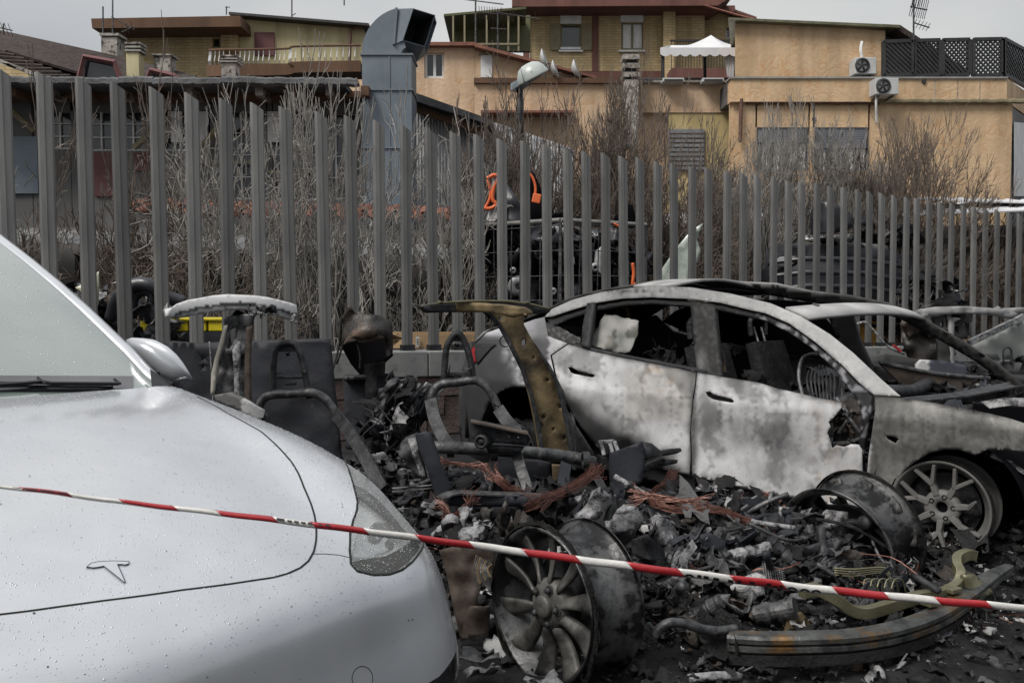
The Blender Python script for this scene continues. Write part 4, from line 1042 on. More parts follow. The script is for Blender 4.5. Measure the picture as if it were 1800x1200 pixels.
def tone_body0(x, y):
    """fire stains in the coordinates of the panel as it was photographed side on"""
    n = nz(x, y, .012) * .5 + nz(x, y, .035, 3) * .3 + nz(x, y, .09, 7) * .22
    f = nz(x, y, .35, 9)
    if x < 1218:                                     # rear door and quarter
        t = .52 + .09 * n
        # unburnt black lower corner, edge running down to the right
        ed = np.interp(x, [965, 994, 1019, 1040, 1068, 1096, 1138, 1165, 1190, 1218], [660, 693, 712, 728, 746, 762, 778, 795, 815, 850])
        t = t + (.018 - t) * sst(-26 + 16 * n, 16 + 16 * n, y - ed)
        t -= .20 * gau(x, y, 990, 628, 26, 22) + .11 * gau(x, y, 1155, 690, 55, 38) * (1 + 1.2 * f)
        t += .10 * gau(x, y, 1040, 640, 70, 14) - .05 * gau(x, y, 1110, 760, 20, 50) + .06 * gau(x, y, 1190, 790, 22, 50)
        t += .08 * gau(x, y, 1080, 720, 60, 40)
        col = (t * 1.0, t * .985, t * .97) if 650 < y < 740 and x > 1100 else (t, t, t * 1.02)
        if x < 965:
            t = .045 + .02 * n + .22 * gau(x, y, 895, 622, 9, 16) * max(0, 1 + 3 * f) + .20 * gau(x, y, 918, 655, 12, 34) * max(0, .8 + 3.0 * f) + .36 * sst(6, -8, y - 592 - .05 * (x - 900)) * sst(980, 900, x) * (.7 + n)
            t += .06 * sst(930, 970, x) * sst(640, 560, y)
            col = (t, t, t * 1.06)
    elif x < 1530:
        t = .56 + .06 * n
        d = gau(x, y, 1340, 770, 105, 34, .42); t -= .29 * d * (1 + 1.0 * n + .5 * f)
        t -= .09 * gau(x, y, 1235, 690, 20, 60); t += .06 * gau(x, y, 1250, 800, 35, 40)
        t -= .13 * gau(x, y, 1400, 850, 60, 16, .3) * (1 + f) + .2 * gau(x, y, 1222, 800, 6, 90)
        col = (t, t, t * 1.02)
    else:
        t = .17 + .10 * n + .05 * f
        t += .20 * gau(x, y, 1720, 733, 120, 7, .21) + .07 * gau(x, y, 1600, 720, 60, 20)
        t -= .06 * gau(x, y, 1545, 850, 40, 60) + .05 * gau(x, y, 1640, 790, 90, 10)
        col = (t, t * .985, t * .94)
    return [max(.006, q) for q in col]
def tone_rail(x, y):
    n = nz(x, y, .03) * .5 + nz(x, y, .12, 4) * .5
    t = .34 + .12 * n - .15 * gau(x, y, 1130, 512, 110, 14) * (1 + 2 * nz(x, y, .3, 2)); t = t * (.75 + .25 * sst(1250, 1420, x))
    return [max(.02, t)] * 3
def tone_dark(x, y):
    t = .02 + .012 * nz(x, y, .05); return [t, t, t * 1.1]
def csheet(name, poly, parent, tone, holes=(), side=1, off=0, thick=.005, step=6, m='burnt', smooth=True, label=None, warp=0, **kw):
    v2, tri = cdt(poly, list(holes), step, .3)
    P = []; T = []
    for x, y in v2:
        p = CP_(x, y, side, off)
        if warp: p = p + CN * (warp * nz(x, y, .02, 5))
        P.append(p); T.append(tone(x, y))
    # orient faces outwards
    a, b_, c = (P[i] for i in tri[0]); nn = (b_ - a).cross(c - a)
    if nn.dot(CN * side) < 0: tri = [t[::-1] for t in tri]
    return ob(name, P, tri, M[m], parent, smooth=smooth, tone=np.array(T), thick=thick, label=label, **kw)
car = empty('burnt_car', CW(1.4, 0, G0), 'burnt out silver grey hatchback shell with empty windows and torn front door', 'car')
# -- doors
rear_door = [(1001, 604), (1040, 617), (1110, 631), (1222, 653), (1220, 680), (1216, 710), (1213, 760), (1214, 800), (1213, 834), (1180, 829), (1140, 818), (1100, 806), (1062, 800), (1040, 775), (1010, 735), (990, 700), (978, 665), (969, 625)]
hr = [(998, 645), (1005, 645), (1016, 651), (1044, 658), (1045, 662), (1040, 663), (1010, 657), (1003, 654)]
rd = csheet('rear_door', rear_door, car, tone_body, [hr], warp=.012, label='rear door, pale above and soot black in its lower corner')
fd_edge = [(1477, 706), (1480, 716), (1468, 731), (1457, 741), (1460, 750), (1454, 760), (1459, 772), (1463, 787), (1470, 782), (1484, 785), (1496, 780), (1510, 781), (1516, 790), (1516, 842), (1516, 892)]
front_door = [(1225, 654), (1267, 662), (1300, 667), (1333, 672), (1367, 683), (1400, 690), (1433, 698), (1460, 703)] + fd_edge + [(1440, 884), (1407, 876), (1355, 868), (1285, 852), (1218, 835), (1217, 800), (1216, 760), (1219, 710), (1223, 680)]
hf = [(1240, 689), (1248, 688), (1254, 693), (1286, 701), (1291, 705), (1288, 708), (1255, 702), (1244, 696)]
fdo = csheet('front_door', front_door, car, tone_body, [hf], warp=.010, label='front door with its front edge burnt away in a ragged hole')
fender = [(1537, 695), (1580, 698), (1634, 706), (1688, 716), (1743, 727), (1775, 735), (1815, 748), (1850, 765), (1885, 790), (1905, 815), (1890, 830), (1850, 812), (1800, 795), (1775, 791), (1736, 790), (1714, 800), (1684, 790), (1660, 790), (1634, 796), (1606, 813), (1590, 826), (1580, 839), (1570, 860), (1563, 885), (1558, 900), (1521, 900), (1522, 850), (1527, 800), (1533, 760), (1538, 722)]
fvent = [(1557, 764), (1580, 771), (1574, 779), (1559, 771)]
csheet('front_fender', fender, car, tone_body, [fvent], warp=.004)
quarter = [(838, 602), (855, 585), (880, 576), (915, 570), (940, 561), (957, 557), (960, 572), (963, 590), (980, 597), (998, 603), (985, 612), (967, 624), (975, 662), (987, 702), (1006, 738), (1030, 774), (1046, 800), (1040, 830), (1000, 822), (985, 790), (970, 750), (950, 705), (938, 690), (924, 680), (904, 680), (888, 684), (873, 693), (858, 712), (848, 735), (843, 770), (840, 800), (812, 790), (806, 750), (806, 700), (812, 650), (822, 620)]
csheet('rear_quarter_panel', quarter, car, tone_body)
# black arch lip and inner well
def strip(name, pts, w, parent, m, side=1, off=0.0, tone=tone_dark, **kw):
    """band of photo width w along pts on the car's side"""
    poly = [(x, y) for x, y, *_ in pts] + [(x + dx * w, y + dy * w) for x, y, dx, dy in reversed(pts)]
    return csheet(name, poly, parent, tone, side=side, off=off, m=m, **kw)
arch = [(1558, 898), (1563, 880), (1570, 858), (1581, 836), (1592, 823), (1606, 811), (1634, 794), (1660, 788), (1684, 788), (1714, 797), (1736, 787)]
for nm, cu, cz, r0, r1, a0, a1 in (('wheel_arch', 0, .40, .305, .40, -.25, pi + .2), ('wheel_arch', 3.05, .45, .29, .38, -.2, pi + .2)):
    vs = []; fs = []
    for k in range(25):
        a = a0 + (a1 - a0) * k / 24
        for (r, v_) in ((r1 - .02, .915), (r1, .60), (r1 - .04, .35)): vs.append(CW(cu - r * cos(a), v_, cz + r * sin(a)))
    for k in range(24):
        for j in range(2): q = 3 * k + j; fs.append((q, q + 3, q + 4, q + 1))
    ob(nm, vs, fs, M['blackin'], car)
    MB().box(CW(cu, .33, .5), (1.0, .05, .75), Matrix.Rotation(-CTH, 3, 'Z')).ob('inner_wall', M['blackin'], car)
# -- roof rail and A pillar, near side
rail = [(957, 557), (970, 543), (1005, 527), (1057, 513), (1110, 506), (1160, 503), (1215, 505), (1285, 516), (1355, 533), (1407, 555), (1460, 588), (1500, 620), (1550, 667), (1583, 696), (1537, 694), (1510, 672), (1477, 638), (1433, 601), (1387, 568), (1345, 550), (1316, 544), (1267, 532), (1215, 525), (1145, 522), (1095, 524), (1047, 532), (1000, 546), (970, 556)]
csheet('roof_rail', rail, car, tone_rail, step=6, thick=.007, off=.004)
frame_ = [(962, 560), (1000, 549), (1047, 535), (1095, 527), (1145, 525), (1215, 528), (1267, 535), (1316, 547), (1345, 553), (1387, 571), (1433, 604), (1477, 641), (1510, 675), (1534, 694), (1530, 715), (1523, 750), (1519, 790), (1519, 860), (1530, 860), (1531, 770), (1537, 720), (1537, 694)]
frame_in = [(1527, 712), (1508, 700), (1490, 672), (1462, 640), (1425, 605), (1383, 577), (1345, 560), (1316, 552), (1270, 540), (1250, 538)]
def tone_frame(x, y):
    t = .012 + .02 * max(0, nz(x, y, .25)) + (.18 if x > 1330 and nz(x, y, .09, 3) > .12 else 0); return [t, t, t * 1.08]
csheet('window_frame', [(962, 561), (1000, 549), (1047, 535), (1095, 527), (1145, 525), (1215, 528), (1267, 535), (1316, 547), (1345, 553), (1387, 571), (1433, 604), (1477, 641), (1510, 675), (1534, 694), (1530, 722), (1522, 760), (1518, 800), (1518, 850), (1510, 850), (1510, 775), (1516, 730), (1506, 702), (1488, 676), (1462, 644), (1425, 609), (1383, 582), (1345, 562), (1316, 556), (1267, 545), (1215, 538), (1145, 533), (1095, 536), (1050, 544), (1000, 560), (968, 575)], car, tone_frame, step=6, off=-.03, thick=.02)
csheet('pillar', [(1213, 528), (1256, 534), (1262, 600), (1268, 664), (1225, 655), (1219, 600)], car, lambda x, y: [.010 + .05 * max(0, nz(x, y, .16, 2)) + .10 * gau(x, y, 1232, 635, 9, 18) * (1 + nz(x, y, .3))] * 3, off=-.02, thick=.04, label='centre pillar with flaking grey scale')
csheet('pillar', [(1037, 538), (1050, 536), (1046, 570), (1040, 616), (1026, 612), (1030, 575)], car, tone_dark, off=-.02, thick=.04)
csheet('belt_trim', [(996, 600), (1040, 611), (1110, 625), (1222, 646), (1268, 657), (1268, 662), (1222, 653), (1110, 631), (1040, 617), (1000, 605)], car, tone_dark, off=.002, step=5, thick=.015)
csheet('melted_trim', ragged([(960, 566), (985, 575), (1010, 590), (1030, 598), (1024, 606), (1000, 602), (970, 596), (958, 580)], 1.5, 4), car, lambda x, y: [.02 + .16 * max(0, nz(x, y, .4))] * 3, off=-.01, step=4, warp=.03)
csheet('sill', [(1046, 800), (1100, 808), (1140, 820), (1213, 837), (1285, 854), (1355, 870), (1440, 886), (1520, 900), (1545, 905), (1545, 935), (1440, 912), (1340, 892), (1213, 862), (1100, 834), (1046, 822)], car, tone_dark, off=-.03, thick=.05)
# ragged metal and clutter in the burnt hole of the front door
def crumple(name, c, size, m, parent, seed, nu=9, nv=9, amp=.35, rot=None, tone=None, thick=.003, fold=1.0, label=None):
    """torn, folded scrap of sheet: smooth folds, fine crinkles and a ragged outline"""
    r = random.Random(seed); R = rot or Matrix.Rotation(r.uniform(0, 6.28), 3, 'Z') @ Matrix.Rotation(r.uniform(-1.2, 1.2), 3, 'X'); vs = []; c = Vector(c); nu = nv = max(nu, 8)
    ph = r.uniform(0, 50); bend = r.uniform(-1, 1) * 1.2; cut = [(r.uniform(-.5, .5), r.uniform(-.5, .5), r.uniform(.12, .26)) for _ in range(3)]
    for j in range(nv):
        for i in range(nu):
            x = i / (nu - 1) - .5; y = j / (nv - 1) - .5; e = 1 + .30 * noise.noise(Vector((x * 3 + ph, y * 3, ph)))
            zz = noise.noise(Vector((x * 1.6 + ph, y * 1.6, seed))) * 1.6 + abs(noise.noise(Vector((x * 4 + ph, y * 4, 3)))) * .8 + noise.noise(Vector((x * 11, y * 11, ph))) * .25 + bend * x * x * 3
            vs.append(c + R @ Vector((x * size[0] * e, y * size[1] * e, size[2] * fold * zz)))
    fs = []
    for j in range(nv - 1):
        for i in range(nu - 1):
            x = (i + .5) / (nu - 1) - .5; y = (j + .5) / (nv - 1) - .5
            if x * x + y * y + .10 * noise.noise(Vector((x * 7 + ph, y * 7, 1))) > .25: continue
            if any((x - cx) ** 2 + (y - cy) ** 2 < q * q for cx, cy, q in cut) and x * x + y * y > .05: continue
            q = j * nu + i; fs += [(q, q + 1, q + nu + 1), (q, q + nu + 1, q + nu)]
    # keep one connected piece
    adj = {}
    for k, t in enumerate(fs):
        for q in t: adj.setdefault(q, []).append(k)
    seen = set(); best = []
    for k0 in range(len(fs)):
        if k0 in seen: continue
        st = [k0]; comp = []; seen.add(k0)
        while st:
            k = st.pop(); comp.append(k)
            for q in fs[k]:
                for j in adj[q]:
                    if j not in seen: seen.add(j); st.append(j)
        if len(comp) > len(best): best = comp
    fs = [fs[k] for k in best]; us = sorted({q for t in fs for q in t}); mp_ = {q: i for i, q in enumerate(us)}
    vs = [vs[q] for q in us]; fs = [tuple(mp_[q] for q in t) for t in fs]
    return ob(name, vs, fs, M[m], parent, thick=thick, tone=tone, label=label, smooth=True)
for k in range(10):
    x, y = random.uniform(1468, 1515), random.uniform(700, 790)
    crumple('torn_metal', CP_(x, y, 1, -.06), (.09, .07, .03), random.choice(['ash', 'steel', 'brown', 'steeldark']), car, 50 + k)
csheet('hinge_pillar', [(1500, 700), (1532, 712), (1527, 760), (1519, 800), (1517, 880), (1480, 880), (1462, 790), (1465, 730)], car, lambda x, y: [.015 + .10 * max(0, nz(x, y, .1, 8)), .013 + .08 * max(0, nz(x, y, .1, 8)), .012 + .07 * max(0, nz(x, y, .1, 8))], off=-.10, thick=.03, warp=.06)
for k, (xa, ya, xb, yb) in enumerate(((1470, 700, 1512, 760), (1466, 780, 1514, 770), (1475, 760, 1500, 720))): MB().tube([CP_(xa, ya, 1, -.05), CP_((xa + xb) / 2, (ya + yb) / 2 + 3, 1, -.04), CP_(xb, yb, 1, -.05)], .012, 6).ob('hinge_arm', M['steel'], car)
# -- far side: the same panels mirrored, sooty inside
def mirrored(name, poly, step=14, m='burnt', tone=.02, off=0):
    v2, tri = cdt(poly, [], step); P = []
    for x, y in v2: u, z, v = UZ(x, y); P.append(CW(u, -(v + off), z))
    ob(name, P, tri, M[m], car, smooth=True, tone=np.array([[tone, tone, tone * 1.1]] * len(P)), thick=.015, off=0)
mirrored('rear_door', rear_door); mirrored('front_door', [(x, y) for x, y in front_door if not 1450 < x < 1500] ); mirrored('front_fender', fender, tone=.02); mirrored('rear_quarter_panel', quarter, tone=.05)
farrail = [(1180, 500), (1240, 495), (1300, 494), (1365, 497), (1430, 511), (1495, 518), (1560, 531), (1609, 551), (1657, 577), (1706, 606), (1755, 639), (1800, 674), (1835, 700), (1800, 700), (1760, 664), (1715, 632), (1668, 604), (1622, 578), (1580, 556), (1530, 545), (1470, 536), (1400, 524), (1330, 512), (1250, 508), (1190, 508)]
csheet('roof_rail', farrail, car, lambda x, y: [.03 + .05 * max(0, nz(x, y, .08)) + .22 * sst(4, -2, y - np.interp(x, [1180, 1300, 1365, 1430, 1609, 1835], [500, 494, 497, 511, 551, 700])) * sst(1480, 1350, x)] * 3, side=-1, step=8, thick=.018)
csheet('pillar', [(1455, 540), (1500, 545), (1512, 590), (1545, 665), (1505, 660), (1480, 600)], car, tone_dark, side=-1, thick=.04, off=-.02)
# roof skin behind the glass, hatch and tail
def rr(u): 
    z = np.interp(u, [1.6, 1.9, 2.3, 2.57, 2.82, 2.98, 3.2, 3.45, 3.68, 3.80, 3.9], [1.525, 1.525, 1.525, 1.50, 1.445, 1.375, 1.29, 1.225, 1.185, 1.12, 1.0]); return z
def across(name, us, m, tone, zoff=.0, crown=.05, ny=12, vs_=None, hole=None):
    vs = []; fs = []; T = []
    for i, u in enumerate(us):
        z = float(rr(u)); v = CV(u, z) - .01
        for j in range(ny + 1):
            s = j / ny * 2 - 1; vs.append(CW(u, s * v, z + zoff + crown * (1 - s * s))); T.append([max(.012, tone(u, s))] * 3)
    for i in range(len(us) - 1):
        for j in range(ny):
            if hole and hole(us[i], (j + .5) / ny * 2 - 1): continue
            q = i * (ny + 1) + j; fs.append((q, q + 1, q + ny + 2, q + ny + 1))
    return ob(name, vs, fs, M[m], car, smooth=True, tone=np.array(T), thick=.02)
across('roof_panel', list(np.linspace(1.95, 2.3, 5)), 'burnt', lambda u, s: .30 + .2 * nz(u * 30, s * 30, .4))
across('hatch', list(np.linspace(2.32, 3.82, 16)), 'burnt', lambda u, s: .03 + .08 * nz(u * 30, s * 30, .3) + (.22 if u > 3.65 else 0), crown=.04)
vs = []; T = []                                              # rear panel under the hatch
for i in range(9):
    s = i / 8 * 2 - 1
    for z in (1.10, .95, .75, .5, .3): vs.append(CW(3.84 + .12 * (1 - s * s) + (.06 if z < .8 else 0), s * .72, z))
ob('rear_bumper', vs, [(i * 5 + j, i * 5 + j + 1, (i + 1) * 5 + j + 1, (i + 1) * 5 + j) for i in range(8) for j in range(4)], M['burnt'], car, smooth=True, tone=[.03] * 45, thick=.02)
M['redlens'] = mat('melted red tail lamp', (.22, .012, .015), rough=.3)
csheet('tail_lamp', [(822, 613), (846, 607), (862, 606), (848, 622), (832, 640), (825, 636)], car, lambda x, y: [1, 1, 1], m='redlens', off=.012, step=6)
csheet('tail_lamp_soot', [(836, 603), (872, 604), (862, 612), (848, 628), (838, 640), (834, 622)], car, tone_dark, off=.018, step=5)
# soot blackened glass and lining of the far rear windows
def farpatch(name, poly, m='blackin'):
    v2, tri = cdt(poly, [], 20); P = []
    for x, y in v2: u, z, v = UZ(x, y); P.append(CW(u, -(v - .03), z))
    ob(name, P, tri, M[m], car, thick=.01, off=0)
farpatch('sooted_rear_window', [(962, 570), (1000, 550), (1047, 535), (1145, 526), (1215, 528), (1222, 655), (1110, 632), (1001, 604)])
farpatch('sooted_front_window', [(1215, 528), (1262, 533), (1275, 600), (1300, 668), (1222, 655)])
across('rear_lining', list(np.linspace(1.9, 3.2, 8)), 'blackin', lambda u, s: 1, zoff=-.05, crown=.03)
# windscreen header and cowl
hd = []
P0 = CP_(1380, 545); P1 = CP_(1420, 560); Q0 = CP_(1593, 548, -1); Q1 = CP_(1625, 560, -1)
vs = []; T = []; n = 16
for i in range(n + 1):
    t = i / n; cz = .035 * sin(pi * t); fw = CF * (.08 * sin(pi * t))
    for k, w_ in enumerate((0, .5, 1)):
        p = P0.lerp(Q0, t).lerp(P1.lerp(Q1, t), w_) + fw + Vector((0, 0, cz - .012 * (k == 2))); vs.append(p); T.append([.33 + .15 * noise.noise(p * 9)] * 3)
hd = ob('windscreen_header', vs, [(3 * i + k, 3 * i + 3 + k, 3 * i + 4 + k, 3 * i + 1 + k) for i in range(n) for k in range(2)], M['burnt'], car, smooth=True, tone=np.array(T), thick=.02)
for t in (.15, .22, .3): ob('clip', [P0.lerp(Q0, t) + CF * .05 + Vector((0, 0, .035)) + d for d in (Vector((0, 0, 0)), CF * .03, CF * .03 - CN * .03, -CN * .03)], [(0, 1, 2, 3)], M['blackin'], car, thick=.004)
# cowl, dash, engine bay
mb = MB(); mb.sweep([CW(.30, .80, .93), CW(.12, .4, .95), CW(.08, 0, .96), CW(.12, -.4, .95), CW(.30, -.80, .93)], [(-.035, -.03), (.035, -.04), (.035, -.03), (-.035, -.015)]); mb.ob('cowl', M['steeldark'], car)
mb = MB(); mb.tube(curve([CW(.62, .78, .86), CW(.58, .4, .90), CW(.55, 0, .88), CW(.6, -.4, .90), CW(.62, -.78, .86)], 4), .045, 8); mb.ob('dash_beam', M['steeldark'], car, smooth=True)
for k in range(60):
    u, v = random.uniform(.02, .75), random.uniform(-.78, .65); crumple('dash_scrap', CW(u, v, random.uniform(.70, .90)), (.20, .13, .05), random.choice(['char', 'steeldark', 'char', 'steel', 'charblue']), car, 800 + k)
for k, v in enumerate((-.55, -.2, .15)): MB().prism([CW(.18, v, .93), CW(.18, v + .28, .93), CW(.15, v + .28, .70), CW(.15, v, .70)], CF * .02).ob('bulkhead_plate', M[['brown', 'steel', 'charblue'][k]], car, bevel=.005)
MB().box(CW(.2, 0, .62), (.1, 1.5, .55), Matrix.Rotation(-CTH, 3, 'Z')).ob('firewall', M['char'], car)
MB().box(CW(1.7, 0, .30), (3.6, 1.5, .08), Matrix.Rotation(-CTH, 3, 'Z')).ob('floor_pan', M['char'], car)
R_ = Matrix.Rotation(-CTH, 3, 'Z')
mb = MB(); mb.prism([CW(.1, -.78, .88), CW(-.75, -.66, .78), CW(-.78, -.60, .74), CW(.1, -.70, .84)], (0, 0, .02)); mb.ob('bay_rail', M['ash'], car)
for k in range(44):
    u = random.uniform(-.78, .15); v = random.uniform(-.75, .6)
    crumple('bay_scrap', CW(u, v, random.uniform(.50, .78)), (.22, .16, .06), random.choice(['ash', 'steeldark', 'steeldark', 'steel', 'char']), car, 90 + k)
a_, b_, c_, d_ = CP_(1725, 706, 1, -.4), CP_(1815, 700, 1, -.4), CP_(1815, 716, 1, -.4), CP_(1740, 718, 1, -.4)
ob('bent_bonnet_strip', [a_, b_, c_, d_, a_.lerp(b_, .5) + Vector((0, 0, .012)), c_.lerp(d_, .5) + Vector((0, 0, .012))], [(0, 4, 5, 3), (4, 1, 2, 5)], M['ash'], car, thick=.006)
mb = MB(); mb.sweep([CP_(1742, 797, 1, -.1), CP_(1775, 812, 1, -.12), CP_(1820, 845, 1, -.15), CP_(1850, 872, 1, -.2)], [(-.05, -.01), (.05, -.01), (.05, .01), (-.05, .01)]); mb.ob('headlamp_bracket', M['ash'], car)
MB().box(CW(-.55, 0, .42), (.35, 1.35, .3), R_).ob('front_frame', M['char'], car)
ip = [PX(x, y, 5.85) for x, y in ((1545, 638), (1600, 650), (1660, 660), (1737, 667), (1740, 694), (1660, 697), (1612, 698), (1590, 682))]
MB().prism(ip, (0, .03, 0)).ob('inner_panel', M['brown'], car, bevel=.01)
for x in (1668, 1688, 1702): MB().lathe([(.001, -.003), (.014, -.003), (.014, .003)], 14, c=PX(x, 687, 5.84)).ob('panel_hole', M['blackin'], car)
MB().tube(curve([PX(1545, 636, 5.84), PX(1600, 648, 5.84), PX(1660, 658, 5.84), PX(1740, 665, 5.84)], 4), .012, 6).ob('panel_edge', M['steel'], car)
# seats
def seat(u, v, s=1, parent=None):
    p = parent; b = MB(); b.prism([CW(u + .0, v + .24, .42), CW(u + .5, v + .24, .42), CW(u + .5, v + .24, .56), CW(u, v + .24, .60)], -CN * .48); b.ob('seat_base', M['char'], p)
    b = MB(); b.prism([CW(u + .45, v + .23, .50), CW(u + .60, v + .21, .50), CW(u + .80, v + .16, 1.12), CW(u + .72, v + .16, 1.14)], -CN * .40); o = b.ob('seat_back', M['char'], p)
    for q in (-.05, .05): MB().tube([CW(u + .75, v + q, 1.10), CW(u + .80, v + q, 1.24)], .008, 6).ob('headrest_post', M['ash'], p)
    MB().tube(curve([CW(u + .79, v - .10, 1.18), CW(u + .80, v - .09, 1.30), CW(u + .80, v + .09, 1.30), CW(u + .79, v + .10, 1.18)], 4), .02, 6).ob('headrest_frame', M['steeldark'], p)
for v in (.38, -.38): seat(1.05, v, parent=car)
for k in range(60):
    u = random.uniform(2.0, 3.0); v = random.uniform(-.7, .7); crumple('charred_interior', CW(u, v, random.uniform(.55, 1.02)), (.22, .2, .10), random.choice(['char', 'char', 'charblue', 'meltplastic']), car, 200 + k)
for k in range(30):
    u = random.uniform(.5, 1.9); v = random.uniform(-.8, .7); crumple('charred_interior', CW(u, v, random.uniform(.5, .92 if v < 0 else .8)), (.22, .2, .08), random.choice(['char', 'char', 'charblue']), car, 300 + k)
csheet('glass_sheet', ragged([(1062, 551), (1122, 563), (1120, 590), (1108, 618), (1085, 620), (1038, 606), (1045, 585)], 1.2, 6), car, lambda x, y: [.20 + .14 * nz(x, y, .05, 2) - (.12 if nz(x, y, .035, 9) > .15 else 0), .20 + .13 * nz(x, y, .05, 2) - (.12 if nz(x, y, .035, 9) > .15 else 0), .19 + .12 * nz(x, y, .05, 2) - (.12 if nz(x, y, .035, 9) > .15 else 0)], off=-.10, thick=.006, warp=.02)
MB().tube(curve([CP_(1083, 560, 1, -.45), CP_(1084, 545, 1, -.45), CP_(1092, 539, 1, -.45), CP_(1101, 545, 1, -.45), CP_(1102, 566, 1, -.45)], 4), .02, 8).ob('headrest_frame', M['rust'], car)
# bare seat shell frame seen through the front window
mb = MB()
for s_ in ((1400, 640), (1470, 640)): pass
mb.tube(curve([CP_(1412, 700, 1, -.35), CP_(1404, 660, 1, -.35), CP_(1412, 628, 1, -.35), CP_(1440, 622, 1, -.35), CP_(1468, 630, 1, -.35), CP_(1480, 670, 1, -.35), CP_(1482, 710, 1, -.35)], 5), .012, 6); mb.ob('seat_frame', M['steel'], car)
mb = MB()
for q in range(8): mb.tube(curve([CP_(1422 + q * 6, 640 + abs(q - 3.5) * 3, 1, -.37), CP_(1418 + q * 7, 668, 1, -.36), CP_(1425 + q * 6, 704, 1, -.36)], 4), .005, 4)
mb.ob('seat_springs', M['steel'], car)
mb = MB(); mb.tube(curve([CP_(1256, 622, 1, -.22), CP_(1270, 620, 1, -.22), CP_(1274, 655, 1, -.22)], 5), .009, 6); mb.ob('seat_bracket', M['rust'], car)
# wheels of this car
fw = CP_(1661, 888, 1, -.10)
WN = (CN + CF * .10).normalized()
wh = wheel(fw, WN, .245, 'branch', car, wdt=.20, mr='rimlight', mb_='rimlight', tyre=.006, spin=.25, gaps=(3,))
wr = wheel(CP_(918, 792, 1, -.10), CN, .235, 'branch', car, wdt=.20, mr='steeldark', mb_='steeldark', tyre=.02, spin=.1)
# ================================================================== WHITE CAR IN THE FOREGROUND
NET = [[[-1.45,0,1.179],[-1.0,0,1.134],[-0.6,0,1.054],[-0.32,0,0.969],[-0.13,0,0.884],[-0.02,0,0.789],[0.03,0,0.669],[0.03,0,0.509],[-0.02,0,0.349]],[[-1.43,0.337,1.179],[-1.0,0.317,1.134],[-0.62,0.298,1.054],[-0.34,0.288,0.969],[-0.16,0.288,0.884],[-0.05,0.288,0.789],[0.0,0.288,0.669],[0.0,0.288,0.509],[-0.05,0.288,0.349]],[[-1.4,0.596,1.178],[-1.0,0.577,1.121],[-0.657,0.55,1.043],[-0.394,0.534,0.963],[-0.222,0.536,0.885],[-0.109,0.548,0.787],[-0.059,0.557,0.668],[-0.059,0.567,0.509],[-0.109,0.567,0.349]],[[-1.38,0.75,1.171],[-1.0,0.721,1.117],[-0.684,0.707,1.057],[-0.437,0.702,0.987],[-0.271,0.706,0.901],[-0.154,0.73,0.795],[-0.104,0.75,0.667],[-0.104,0.769,0.509],[-0.154,0.769,0.349]],[[-1.38,0.827,1.125],[-1.02,0.817,1.085],[-0.728,0.828,1.034],[-0.506,0.839,0.964],[-0.374,0.849,0.879],[-0.282,0.879,0.773],[-0.232,0.889,0.646],[-0.222,0.908,0.509],[-0.272,0.908,0.349]],[[-1.38,0.865,1.025],[-1.04,0.865,0.99],[-0.779,0.886,0.944],[-0.598,0.906,0.884],[-0.497,0.926,0.809],[-0.436,0.956,0.713],[-0.396,0.966,0.606],[-0.396,0.975,0.489],[-0.416,0.975,0.349]],[[-1.38,0.894,0.798],[-1.06,0.894,0.777],[-0.82,0.918,0.745],[-0.681,0.937,0.715],[-0.601,0.956,0.666],[-0.561,0.98,0.608],[-0.541,0.98,0.528],[-0.541,0.98,0.449],[-0.541,0.98,0.349]]]
NET = np.array(NET)
# the nose turns from bonnet slope to upright bumper in one crease
for j, rows in {0: {3: (-.32, .974), 4: (-.12, .908), 5: (-.018, .832), 6: (.006, .69)}, 1: {3: (-.34, .974), 4: (-.145, .908), 5: (-.045, .828), 6: (-.018, .69)}, 2: {4: (-.212, .898), 5: (-.106, .806), 6: (-.080, .68)}, 3: {4: (-.265, .908), 5: (-.158, .812), 6: (-.118, .68)}}.items():
    for i, (u, z) in rows.items(): NET[j, i, 0] = u; NET[j, i, 2] = z
NET[2, 0, 2] -= .014; NET[3, 0, 2] -= .008; NET[1, 0, 2] -= .006
WO = Vector((-.565, 1.523, 0)); WF = Vector((.76294, -.64647, 0)); WL = Vector((.64647, .76294, 0))
def crm(P, t):
    n = len(P); i = min(int(t), n - 2); f = t - i
    p0 = P[i - 1] if i > 0 else 2 * P[0] - P[1]; p1 = P[i]; p2 = P[i + 1]; p3 = P[i + 2] if i + 2 < n else 2 * P[n - 1] - P[n - 2]
    return .5 * ((2 * p1) + (-p0 + p2) * f + (2 * p0 - 5 * p1 + 4 * p2 - p3) * f * f + (-p0 + 3 * p1 - 3 * p2 + p3) * f ** 3)
_full = np.concatenate([NET[:0:-1] * np.array([1, -1, 1]), NET])          # 13 columns, mirrored over the centre line
def WS(a, b):
    """a 0..8 from windscreen foot to under the bumper, b -6..6 across"""
    b = b + 6; i = min(int(b), 11); ids = [max(0, i - 1), i, i + 1, min(12, i + 2)]
    cols = [crm(_full[k], a) for k in ids]; f = b - i; p0, p1, p2, p3 = cols
    if i == 0: p0 = 2 * p1 - p2
    if i == 11: p3 = 2 * p2 - p1
    return .5 * ((2 * p1) + (-p0 + p2) * f + (2 * p0 - 5 * p1 + 4 * p2 - p3) * f * f + (-p0 + 3 * p1 - 3 * p2 + p3) * f ** 3)
def WW(p): return Vector((WO.x + p[0] * WF.x + p[1] * WL.x, WO.y + p[0] * WF.y + p[1] * WL.y, p[2]))
def WP(a, b): return WW(WS(a, b))
